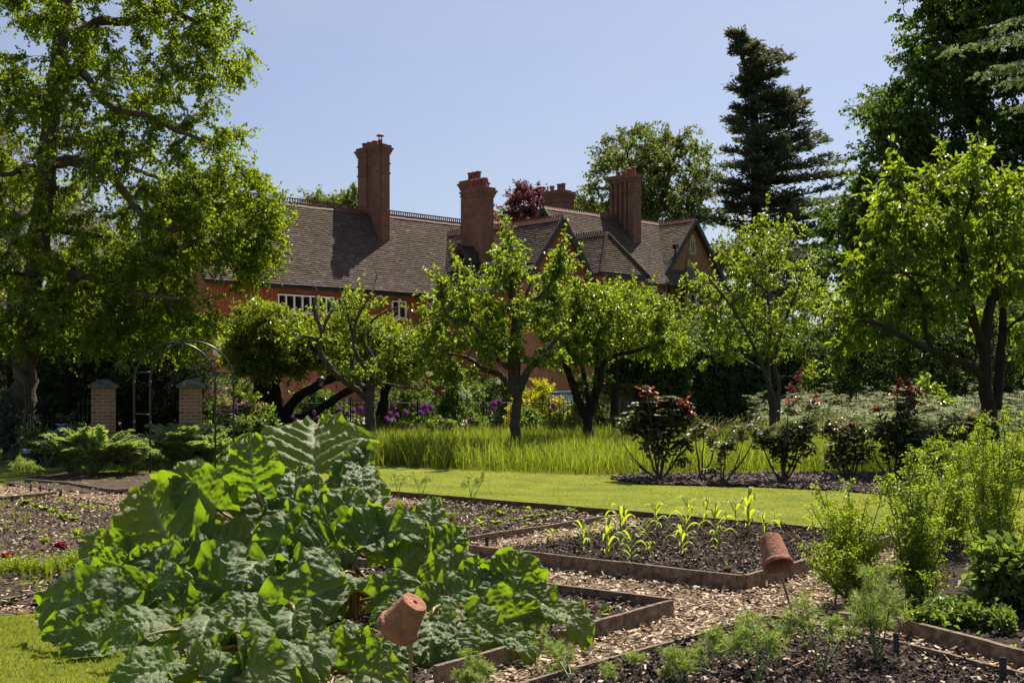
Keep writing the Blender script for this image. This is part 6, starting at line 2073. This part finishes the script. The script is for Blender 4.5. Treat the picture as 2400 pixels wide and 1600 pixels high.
def fennel(label, foot, fronds, bush=1.0, seed=0, fine=.0016):
    """fronds: list of (px, py, Y) tips; each a stem with feathery side shoots"""
    global RNG
    RNG = np.random.default_rng(seed)
    t = thing("fennel_plant", label, "fennel", foot, "feathery fennel plants")
    foot = np.asarray(foot, float)
    for (px, py, Y, wd) in fronds:
        tip = P(px, py, Y)
        st, lv = MB(), MB()
        L = np.linalg.norm(tip - foot)
        m = (foot + tip) / 2 + np.array([RNG.normal(0, .04), RNG.normal(0, .04), .10 * L])
        q = np.linspace(0, 1, 10)[:, None]
        cur = foot * (1 - q) ** 2 + 2 * m * q * (1 - q) + tip * q ** 2
        st.tube(cur, np.linspace(.0065, .0016, 10), 6)
        W = wd * Y / F
        n = int(14 * bush)
        u = RNG.uniform(.48, 1.0, n)[:, None]
        p = foot * (1 - u) ** 2 + 2 * m * u * (1 - u) + tip * u ** 2
        d0 = unit(tip - foot)
        sl = (W * .62 * (1.25 - (u[:, 0] - .38)) * RNG.uniform(.5, 1.0, n))[:, None]
        e = p + unit(rvec(n) * [1, 1, .5] + d0 * .75) * sl
        twigs(st, p, (p + e) / 2, e, .0022, .0010)
        k = 7
        f = RNG.uniform(.2, 1, (n, k))[..., None]
        p2 = (p[:, None] * (1 - f) + e[:, None] * f).reshape(-1, 3)
        dd = np.repeat(unit(e - p), k, 0)
        e2 = p2 + unit(dd * .7 + rvec(len(p2)) * .8) * (np.repeat(sl, k, 0) * RNG.uniform(.25, .55, (len(p2), 1)))
        twigs(lv, p2, (p2 + e2) / 2, e2, .0014, .0008)
        k2 = 8
        f = RNG.uniform(.1, 1, (len(p2), k2))[..., None]
        p3 = (p2[:, None] * (1 - f) + e2[:, None] * f).reshape(-1, 3)
        d3 = np.repeat(unit(e2 - p2), k2, 0) * .8 + rvec(len(p3)) * .7
        leaves(lv, p3, d3, rvec(len(p3)), np.repeat(sl, k * k2, 0)[:, 0] * .34 * RNG.uniform(.5, 1, len(p3)) + .012, fine * 1.8, "spike", droop=.1)
        so_ = st.build("stem", M_STEM, t, True)
        lv.build("frond", M_FEN, so_, org=origin(t))
    return t


fennel("dense feathery fennel with a swollen pale stem next to the tall slate label", G(2057, 1566, .04), [(2055, 1340, 7.0, 110), (2020, 1400, 7.1, 90), (2090, 1385, 6.9, 90), (2040, 1430, 7.0, 80), (2085, 1430, 7.1, 80)], 1.6, 501)
fennel("open fennel with four long splayed stems in the foreground", G(1924, 1590, .04), [(1880, 1400, 6.9, 80), (1945, 1455, 6.7, 70), (2020, 1435, 6.9, 70), (1860, 1440, 6.8, 80)], 1.1, 502)
fennel("upright fennel before the broken corner of the low board", G(1772, 1612, .04), [(1765, 1455, 6.7, 120), (1800, 1490, 6.6, 90), (1735, 1490, 6.7, 80), (1850, 1470, 6.8, 70)], 1.3, 503)
fennel("fennel tuft right of the low worn board, half way along", G(1672, 1580, .04), [(1670, 1490, 6.9, 80), (1640, 1530, 6.8, 60), (1700, 1500, 6.9, 50)], 1.2, 504)
fennel("bright plumed fennel standing alone in front of the low board", G(1590, 1610, .04), [(1572, 1530, 6.5, 70), (1600, 1560, 6.5, 60), (1550, 1570, 6.5, 45)], 1.5, 505)
fennel("thin fennel draped along the low worn board", G(1475, 1600, .04), [(1490, 1535, 6.6, 60), (1430, 1570, 6.5, 55)], 1.0, 506)
fennel("dark fennel leaning out beneath the right hand rhubarb leaves", G(1340, 1600, .04), [(1265, 1480, 6.9, 60), (1310, 1525, 6.8, 70), (1290, 1570, 6.7, 70)], 1.3, 507)
fennel("bushy fennel sprig at the bottom edge right of the nearer flowerpot", G(1110, 1640, .04), [(1095, 1535, 6.2, 60), (1130, 1560, 6.2, 60), (1085, 1580, 6.1, 60), (1110, 1590, 6.1, 60)], 1.5, 508)
fennel("wispy fennel by the mossy board behind the top rhubarb leaf", G(1105, 1172, .04), [(1095, 1120, 16.8, 40), (1118, 1125, 16.8, 30), (1135, 1110, 16.8, 25)], .5, 509, .0035)
fennel("wispy fennel between the rhubarb and the lawn strip", G(985, 1170, .04), [(970, 1110, 16.6, 40), (1000, 1120, 16.6, 40)], .5, 510, .0035)
fennel("faint fennel standing right behind the rhubarb tip", G(935, 1165, .04), [(925, 1120, 16.4, 45), (950, 1115, 16.4, 40)], .5, 511, .0035)
fennel("soft pale fennel at the left edge in front of the half seen arch", G(60, 1130, .04), [(50, 1085, 19.8, 50), (70, 1095, 19.8, 50), (40, 1100, 19.8, 40)], 1.0, 512, .004)

# ------------------------------------------------------------------ tall herbs on the right
M_HERB = leafmat("herb_leaf", [(0, (.085, .14, .012)), (.6, (.13, .19, .018)), (1, (.20, .26, .03))], .52, (.46, .58, .02), rough=.38, spec=.5)


def herb(label, foot, stems, seed, nl=300, LL=.025, LW=.0145, cat="herb", name="parsley_plant", mat=None, rad=.35, low=.12):
    """stems: list of tip (px, py, Y)"""
    global RNG
    RNG = np.random.default_rng(seed)
    foot = np.asarray(foot, float)
    t = thing(name, label, cat, foot, "tall leafy herbs at the right")
    st, lv = MB(), MB()
    more = [tuple((np.array(stems[i]) + np.array(stems[RNG.integers(len(stems))])) / 2 + RNG.normal(0, 1, 3) * [10, 14, .08]) for i in list(range(len(stems)))] if cat == 'herb' else []
    for (px, py, Y) in list(stems) + more:
        tip = P(px, py, Y)
        f = foot + RNG.normal(0, .07, 3) * [1, 1, 0]
        L = tip[2]
        m = (f + tip) / 2 + np.array([RNG.normal(0, .05), RNG.normal(0, .05), .06 * L])
        q = np.linspace(0, 1, 9)[:, None]
        st.tube(f * (1 - q) ** 2 + 2 * m * q * (1 - q) + tip * q ** 2, np.linspace(.008, .0025, 9), 5)
        n = int(14 + 14 * L) if cat == 'herb' else int(20 + 16 * L)
        u = RNG.uniform(low, 1.0, n)[:, None]
        p = f * (1 - u) ** 2 + 2 * m * u * (1 - u) + tip * u ** 2
        rl = (.03 + (min(rad, .19) if cat == 'herb' else rad) * (1.1 - u) ** .7 * RNG.uniform(.4, 1.15, (n, 1)))
        e = p + unit(rvec(n) * [1, 1, .5] + [0, 0, .55]) * rl
        twigs(st, p, (p + e) / 2 + [0, 0, .01], e, .0025, .0013)
        k = 5 if cat == 'herb' else max(5, int(nl / n))
        g = RNG.uniform(.25, 1.05, (n, k))[..., None]
        c = (p[:, None] * (1 - g) + e[:, None] * g).reshape(-1, 3)
        c = np.repeat(c, 3, 0) + RNG.normal(0, .6 * LL, (len(c) * 3, 3))
        leaves(lv, c, rvec(len(c)) + [0, -.1, .1], rvec(len(c)) * .6 + [0, 0, .6], LL * RNG.uniform(.6, 1.3, len(c)), LW, "kite", fold=.25)
    st.build("stems", M_STEM, t, True)
    lv.build("foliage", mat or M_HERB, t)
    return t


herb("bright herb bush with many thin flowering stems nearest the flowerpot", G(2010, 1415), [(1900, 1190, 8.9), (1935, 1150, 9.2), (1985, 1135, 9.2), (1960, 1210, 8.9), (2035, 1160, 9.0), (1880, 1280, 8.6), (1900, 1320, 8.5), (2070, 1150, 9.1), (2020, 1230, 8.9), (1945, 1260, 8.8), (2060, 1250, 8.8), (1995, 1290, 8.6), (1960, 1330, 8.5)], 521, 210, rad=.24)
herb("tall branching herb clump in the middle of the right hand bed", G(2150, 1425), [(2090, 1120, 9.1), (2130, 1060, 9.2), (2180, 1040, 9.3), (2110, 1170, 8.9), (2160, 1150, 8.9), (2210, 1120, 9.0), (2235, 1080, 9.2), (2080, 1220, 8.8), (2190, 1220, 8.8), (2140, 1260, 8.7), (2230, 1240, 8.7), (2110, 1330, 8.5), (2180, 1340, 8.4)], 522, 250)
herb("tallest herb clump of small leaves against the right edge", G(2330, 1370), [(2265, 1010, 9.6), (2300, 975, 9.7), (2350, 965, 9.8), (2395, 970, 9.8), (2325, 1030, 9.6), (2375, 1040, 9.7), (2280, 1110, 9.4), (2330, 1100, 9.4), (2380, 1100, 9.4), (2260, 1180, 9.2), (2310, 1190, 9.2), (2420, 1080, 9.5), (2370, 1200, 9.2)], 523, 270)
herb("herb clump behind the others, between them and the rose bed", G(2230, 1290), [(2160, 1060, 11.2), (2200, 1020, 11.4), (2250, 1000, 11.5), (2290, 1020, 11.4), (2270, 1050, 11.2), (2310, 1030, 11.6), (2130, 1130, 11.1), (2230, 1110, 11.2), (2330, 1050, 11.6), (2370, 1060, 11.5), (2180, 1160, 11)], 524, 270)
herb("broad leaved plant low at the right edge beneath the tall herbs", G(2375, 1440), [(2330, 1290, 8.3), (2370, 1275, 8.4), (2400, 1290, 8.3), (2350, 1330, 8.2), (2385, 1340, 8.2), (2310, 1350, 8.2)], 525, 110, .085, .055, "plant", "potato_plant", GREEN["shrub"], .22)
RNG = np.random.default_rng(526)
for i, (px, py, lab) in enumerate(((2170, 1480, "low green seedling in front of the tall herbs, left one"), (2260, 1465, "low spreading seedling between the tall herbs and the thick board"), (2330, 1480, "low seedling under the broad leaved plant"), (2215, 1455, "weed like seedling in the shade of the tall herbs"))):
    g = G(px, py, .04)
    herb(lab, g, [(px + dx, py - 26, g[1] + dy) for dx, dy in ((-22, 0), (0, .08), (22, 0), (10, -.1))], 530 + i, 60, .045, .03, "seedling", "seedling", GREEN["shrub"], .10, .3)


# ------------------------------------------------------------------ roses
M_ROSE = leafmat("rose_leaf", [(0, (.024, .042, .016)), (.5, (.040, .062, .026)), (1, (.075, .095, .05))], .28, (.24, .26, .02), rough=.45, spec=.7)
M_ROSER = leafmat("rose_shoot", [(0, (.07, .018, .018)), (.5, (.11, .035, .022)), (1, (.15, .09, .03))], .45, (.42, .075, .02), rough=.35, spec=.5)
M_RSTEM = solid("rose_stem", (.10, .07, .045), .8, var=.5, scale=10)


def rose(label, foot, canes, blob, seed, LL=.080, red=(), n=40, group="rose bushes in the mulch bed"):
    """canes: tip px; blob: list of foliage (px,py,rpx,n)"""
    global RNG
    RNG = np.random.default_rng(seed)
    foot = np.asarray(foot, float)
    Y = foot[1]
    t = thing("rose_bush", label, "rose bush", foot, group)
    st = MB()
    nd = []
    for (px, py) in canes:
        tip = P(px, py, Y + RNG.normal(0, .15))
        m = (foot + tip) / 2 + np.array([(tip[0] - foot[0]) * .25, RNG.normal(0, .06), -.05])
        q = np.linspace(0, 1, 8)[:, None]
        c = foot * (1 - q) ** 2 + 2 * m * q * (1 - q) + tip * q ** 2 + RNG.normal(0, .012, (8, 3))
        st.tube(c, np.linspace(.022, .005, 8), 6)
        nd += list(c[3:])
    st.lathe([(.05, 0), (.075, .03), (.06, .09), (.03, .12)], foot, 8)
    nd = np.array(nd)

    def cloud(bl, mat, pname):
        lv = MB()
        for (px, py, rp, k) in bl:
            r = rp * Y / F
            c = P(px, py, Y)
            k = int(k * (1.3 if mat is M_ROSER else 1.9))
            p = c + rvec(k) * r * (RNG.uniform(0, 1, (k, 1)) ** .45) * [1, .85, .9]
            j = np.argmin(((nd[None] - p[:, None]) ** 2).sum(-1) + 0, 1)
            s = nd[j]
            far = np.linalg.norm(s - p, axis=1) < .55
            twigs(st, s[far], (s[far] + p[far]) / 2 + [0, 0, .03], p[far], .004, .002)
            # five leaflets on each leaf stalk
            dirn = unit(rvec(k) * [1, 1, .5] + [0, 0, -.12])
            for a, l in ((0, .05), (1, .035), (-1, .035), (1, .008), (-1, .008)):
                sd = np.stack([-dirn[:, 1], dirn[:, 0], np.zeros(k)], 1)
                dd = unit(dirn + sd * a * .9)
                leaves(lv, p + dirn * l * LL / .05 * 1.1, dd, rvec(k) * .45 + [0, 0, .75], LL * RNG.uniform(.7, 1.2, k), LL * .66, "oval", fold=.12)
        lv.build(pname, mat, t)
    cloud(blob, M_ROSE, "foliage")
    for rb in red: cloud([rb], M_ROSER, "young_shoot")
    st.build("stems", M_RSTEM, t, True)
    return t


rose("large dark rose bush with crimson new shoots at the left end of the mulch", G(1546, 1124), [(1520, 905), (1455, 1025), (1580, 930), (1500, 970), (1610, 1010), (1560, 980), (1470, 1060), (1540, 950), (1590, 1040)],
     [(1540, 985, 52, 95), (1500, 985, 42, 60), (1585, 980, 40, 55), (1545, 1030, 45, 60), (1480, 1000, 25, 20), (1600, 1035, 25, 24), (1515, 950, 25, 25), (1565, 945, 25, 25), (1600, 1075, 20, 8)], 541, .09, [(1512, 915, 14, 12), (1525, 930, 14, 8), (1572, 938, 16, 10), (1600, 945, 16, 14), (1610, 965, 14, 10), (1545, 945, 14, 8)])
rose("thin sparse rose with bare stems right of the large dark one", G(1645, 1122), [(1628, 1000), (1680, 1030), (1650, 1010)], [(1640, 1005, 28, 16), (1668, 1030, 20, 14), (1625, 1015, 16, 8)], 542, .07, [(1670, 1000, 10, 5)])
rose("low rose with pale shining leaves, third from the left", G(1695, 1134), [(1700, 1030), (1775, 1005), (1740, 1040), (1690, 1050)], [(1700, 1045, 22, 24), (1735, 1010, 24, 18), (1770, 1000, 18, 10), (1670, 1100, 14, 10), (1690, 1070, 18, 10)], 543, .07)
rose("spreading rose on a thick clump of stems in the middle of the bed", G(1835, 1132), [(1780, 1020), (1900, 1010), (1830, 1000), (1850, 935), (1905, 935), (1870, 1060), (1800, 1060), (1850, 1000)],
     [(1820, 1030, 42, 60), (1865, 1015, 40, 55), (1785, 1025, 28, 28), (1840, 1060, 36, 36), (1895, 1000, 24, 20), (1850, 960, 18, 8), (1905, 950, 16, 7), (1880, 1040, 28, 24)], 544, .078, [(1852, 932, 12, 4), (1908, 932, 10, 4)])
rose("rose with a few red tips between the spreading one and the tallest", G(1990, 1128), [(1945, 990), (2010, 1000), (1980, 1030), (1940, 1050), (2025, 1040)], [(1975, 1030, 42, 55), (1945, 1005, 26, 22), (2010, 1010, 32, 30), (1960, 1070, 34, 30), (2020, 1060, 28, 22), (1990, 1080, 24, 14)], 545, .078, [(1990, 992, 14, 6), (1945, 985, 8, 3)])
rose("tallest rose with dark red leaves high on two upright shoots", G(2098, 1128), [(2105, 915), (2138, 905), (2060, 960), (2160, 1000), (2040, 1040), (2120, 980), (2180, 1050)],
     [(2110, 1010, 46, 70), (2150, 1030, 44, 60), (2070, 1010, 34, 34), (2120, 960, 26, 22), (2100, 1060, 40, 40), (2170, 1070, 34, 30), (2130, 930, 14, 8)], 546, .09, [(2105, 912, 18, 10), (2135, 915, 20, 14), (2062, 960, 14, 9), (2140, 945, 14, 6)])
rose("bushy dark rose furthest right, partly behind the tall herbs", G(2255, 1130), [(2260, 985), (2310, 990), (2220, 1010), (2290, 1040)], [(2250, 1010, 42, 60), (2300, 1000, 38, 45), (2210, 1020, 28, 26), (2270, 1050, 42, 40), (2320, 1040, 34, 26)], 547, .078, [(2290, 975, 16, 8), (2320, 980, 12, 5)])

# ------------------------------------------------------------------ cardoons
M_CARD = leafmat("cardoon_leaf", [(0, (.10, .15, .055)), (.6, (.15, .20, .085)), (1, (.22, .27, .14))], .42, (.38, .50, .08), rough=.5, spec=.4)


def cardoon(label, foot, n, L, seed):
    global RNG
    RNG = np.random.default_rng(seed)
    t = thing("cardoon_plant", label, "cardoon", foot, "silvery cardoons behind the seed beds")
    foot = np.asarray(foot, float)
    for i in range(n):
        m = MB()
        a = i * 2.39996 + RNG.normal(0, .2)
        el = RNG.uniform(.75, 1.45)
        ll = L * RNG.uniform(.7, 1.1)
        d = np.array([math.cos(a), math.sin(a), 0])
        s = np.linspace(0, 1, 14)
        out = ll * (math.cos(el) * s + .28 * s ** 2)
        z = ll * (math.sin(el) * s * 1.25 - (.50 - .12 * math.sin(el)) * s ** 2.6)
        c = foot + d * (.04 + out[:, None]) + np.array([0, 0, 1]) * np.maximum(z, .02)[:, None]
        m.tube(c, np.linspace(.014, .003, 14), 5)
        k = 15
        u = np.linspace(.22, .98, k)
        p = np.stack([np.interp(u, s, c[:, j]) for j in range(3)], 1)
        tg = unit(np.gradient(p, axis=0))
        sd = np.array([-d[1], d[0], 0])
        nn = unit(np.cross(tg, np.tile(sd, (k, 1))))
        nn = np.where(nn[:, 2:] < 0, -nn, nn)
        ln = ll * .30 * np.sin(np.pi * np.clip(u * .9 + .06, 0, 1)) ** .8 * RNG.uniform(.8, 1.15, k)
        for sg in (-1, 1):
            dd = tg * .65 + sd * sg * .85 + nn * RNG.uniform(0, .5, (k, 1))
            leaves(m, p, dd, nn + rvec(k) * .25, ln, ln * .42, "oval", fold=.22, droop=.28)
            q = p + unit(dd) * ln[:, None] * .45
            for s2 in (-1, 1):
                leaves(m, q, unit(dd) + np.cross(unit(dd), nn) * s2 * .9, nn + rvec(k) * .3, ln * .42, ln * .2, "kite", fold=.2)
        m.build("leaf", M_CARD, t)
    return t


cardoon("big cardoon with arching silver leaves in front of the left pillar", G(215, 1118), 24, 1.05, 551)
cardoon("cardoon leaning left beside the first big silver one", G(165, 1105), 18, .85, 552)
cardoon("cardoon right up against the left legs of the arch", G(290, 1112), 20, .90, 553)
cardoon("silver cardoon seen through the middle of the arch", G(420, 1095), 22, 1.0, 554)
cardoon("cardoon at the right side of the arch", G(490, 1092), 20, .95, 555)

# ------------------------------------------------------------------ seedlings
def tuft(label, px, py, hpx, wpx, mat, seed, kind="lettuce", name="seedling", cat="seedling", group="small plants in the seed beds"):
    global RNG
    RNG = np.random.default_rng(seed)
    g = G(px, py, .045)
    h, w = hpx * g[1] / F, wpx * g[1] / F
    t = thing(name, label, cat, g, group)
    m = MB()
    if kind == "lettuce":
        n = 26
        a = rnd(n, 0, 6.28)
        d = np.stack([np.cos(a), np.sin(a), RNG.uniform(.2, 1.6, n)], 1)
        leaves(m, np.tile(g, (n, 1)) + RNG.normal(0, .01, (n, 3)) * [1, 1, 0], d, np.array([0, 0, 1.]) - d * .3 + rvec(n) * .3, w * .62 * RNG.uniform(.6, 1.1, n), w * .36, "oval", droop=.25)
        m.v[-1][:, 2] = g[2] + (m.v[-1][:, 2] - g[2]) * min(1.5, h / (w * .5))
    elif kind == "spiky":
        n = 34
        d = RNG.normal(0, .42, (n, 3)) + [0, 0, 1]
        leaves(m, np.tile(g, (n, 1)) + RNG.normal(0, .015, (n, 3)) * [1, 1, 0], d, rvec(n), h * RNG.uniform(.6, 1.15, n), w * .11, "blade", droop=.3)
    elif kind == "onion":
        n = 7
        d = RNG.normal(0, .16, (n, 3)) + [0, 0, 1]
        leaves(m, np.tile(g, (n, 1)) + RNG.normal(0, .02, (n, 3)) * [1, 1, 0], d, rvec(n), h * RNG.uniform(.6, 1.1, n), .007, "blade", droop=.08)
    elif kind == "carrot":
        n = 16
        d = RNG.normal(0, .40, (n, 3)) + [0, 0, 1]
        e = g + unit(d) * (h * RNG.uniform(.5, 1.1, n))[:, None]
        twigs(m, np.tile(g, (n, 1)), (g + e) / 2, e, .002, .001)
        k = 26
        f = RNG.uniform(.35, 1.05, (n, k))[..., None]
        c = (g * (1 - f) + e[:, None] * f).reshape(-1, 3) + RNG.normal(0, h * .07, (n * k, 3))
        leaves(m, c, rvec(len(c)) + [0, 0, .3], rvec(len(c)), h * .14, h * .05, "kite")
    m.build("leaves", mat, t)
    return t


GS, GP, GC = M_HERB, GREEN["pear"], GREEN["copper"]
M_RED = leafmat("red_lettuce_leaf", [(0, (.13, .012, .025)), (1, (.24, .03, .05))], .35, (.4, .03, .05), rough=.4)
k = 0
for px, py, h, w, kd, mt, lab in (
        (1122, 1222, 26, 24, "lettuce", GREEN["cherry"], "dark upright seedling in the salad bed, taller of two"), (1176, 1208, 20, 28, "lettuce", GREEN["cherry"], "wide dark seedling in the salad bed, right of the taller one"), (1236, 1195, 12, 16, "lettuce", GS, "tiny seedling near the lawn end of the salad bed"),
        (1085, 1240, 12, 40, "lettuce", GP, "first lettuce of the row along the path board, nearest the rhubarb"), (1125, 1230, 16, 36, "lettuce", GP, "second lettuce of the row along the path board"), (1165, 1228, 13, 30, "lettuce", GP, "third lettuce of the row along the path board"), (1205, 1222, 14, 36, "lettuce", GP, "fourth lettuce of the row along the path board"),
        (1240, 1216, 15, 36, "lettuce", GP, "fifth lettuce of the row along the path board"), (1270, 1211, 13, 30, "lettuce", GP, "sixth lettuce of the row along the path board"), (1305, 1205, 14, 34, "lettuce", GP, "seventh lettuce of the row along the path board"), (1338, 1200, 13, 30, "lettuce", GP, "last lettuce of the row, by the lawn end of the board"),
        (1310, 1190, 50, 12, "onion", GREEN["ever"], "single thin onion stalk beside the mossy board"), (1058, 1222, 24, 20, "carrot", GP, "feathery seedling next to the rhubarb in the salad bed"),
        (1330, 1424, 36, 28, "lettuce", GREEN["cherry"], "left beet seedling in the small bed beside the rhubarb"), (1422, 1436, 36, 32, "lettuce", GREEN["cherry"], "right beet seedling in the small bed near the board corner"), (1375, 1440, 18, 20, "lettuce", GREEN["cherry"], "little beet seedling between the two larger ones"),
        (140, 1172, 14, 28, "spiky", GS, "small bright tuft by the end of the weathered board"), (163, 1178, 14, 24, "spiky", GS, "small bright tuft, second along the line of tufts"), (190, 1187, 15, 26, "spiky", GS, "small bright tuft, third along the line of tufts"), (216, 1192, 18, 30, "spiky", GS, "small bright tuft, fourth and fullest of the line"), (240, 1195, 14, 24, "spiky", GS, "small bright tuft next to the rhubarb's left leaf"),
        (60, 1184, 22, 30, "lettuce", GP, "first radish of the slanting row in the left bed"), (82, 1188, 15, 26, "lettuce", GP, "second radish of the slanting row in the left bed"), (104, 1197, 15, 30, "lettuce", GP, "third radish of the slanting row in the left bed"), (126, 1202, 15, 30, "lettuce", GP, "fourth radish of the slanting row in the left bed"), (148, 1213, 17, 30, "lettuce", GP, "fifth radish of the slanting row in the left bed"), (172, 1220, 15, 28, "lettuce", GP, "last radish of the slanting row in the left bed"),
        (107, 1270, 24, 26, "spiky", GS, "bright tuft in the middle of the left bed"), (182, 1258, 34, 34, "spiky", GS, "largest bright tuft left of the rhubarb"), (50, 1162, 10, 24, "spiky", GS, "low tuft behind the weathered board"),
        (18, 1306, 18, 32, "lettuce", M_RED, "dark red lettuce at the left edge"), (142, 1285, 20, 34, "lettuce", M_RED, "dark red lettuce beside the rhubarb"), (95, 1300, 10, 14, "lettuce", GS, "tiny green seedling between the two red lettuces")):
    k += 1
    tuft(lab, px, py, h, w, mt, 600 + k, kd, {"lettuce": "lettuce", "spiky": "chive_tuft", "onion": "onion", "carrot": "carrot"}[kd], {"lettuce": "seedling", "spiky": "tuft", "onion": "onion", "carrot": "seedling"}[kd])
xs = [(4, 1352), (22, 1346), (46, 1350), (64, 1344), (82, 1352), (104, 1348), (122, 1341), (140, 1346), (158, 1338), (172, 1332), (186, 1325), (12, 1380)]
nm = ["leftmost", "second", "third", "fourth", "fifth", "sixth", "seventh", "eighth", "ninth", "tenth", "rightmost"]
for i, (px, py) in enumerate(xs[:11]):
    tuft(nm[i] + " carrot of the feathery row at the near end of the left bed", px, py, 44, 26, M_HERB, 660 + i, "carrot", "carrot", "carrot")
for i, (px, py, h) in enumerate(((68, 1376, 64), (108, 1366, 76), (120, 1360, 60), (155, 1366, 56), (88, 1385, 50), (18, 1240, 50), (38, 1215, 44), (60, 1225, 40), (8, 1195, 40), (175, 1372, 46))):
    tuft(["onion stalks behind the near board, furthest left of four", "tallest onion stalks behind the near board", "onion stalks just right of the tallest", "onion stalks behind the near board, closest to the rhubarb", "short onion stalks leaning by the near board", "onion shoots at the left edge below the long low board", "onion shoots above the low board, left pair's right one", "thin onion shoots in the bare middle soil", "onion shoots cut by the left edge", "grassy stalks against the lowest left rhubarb leaf"][i], px, py, h, 20, GREEN["ever"], 680 + i, "onion", "onion", "onion")
# scattered weeds
RNG = np.random.default_rng(700)
mb = MB()
for poly, n in ((BED_LEFT, 420), (BED_SALAD, 160), (BED_HERB, 260), (BED_CORN, 50), (BED_CARDOON, 60)):
    p = scatter(poly, n, 700 + n)
    p = np.repeat(p, 6, 0) + RNG.normal(0, .02, (n * 6, 2))
    b = np.concatenate([p, np.full((len(p), 1), .055)], 1)
    leaves(mb, b, rvec(len(p)) * [1, 1, .4] + [0, 0, .4], rvec(len(p)) * .4 + [0, 0, 1], .035, .018, "kite")
tag(mb.build("weeds", M_HERB), "tiny weeds sprinkled over the soil of the beds", None, None, "stuff")
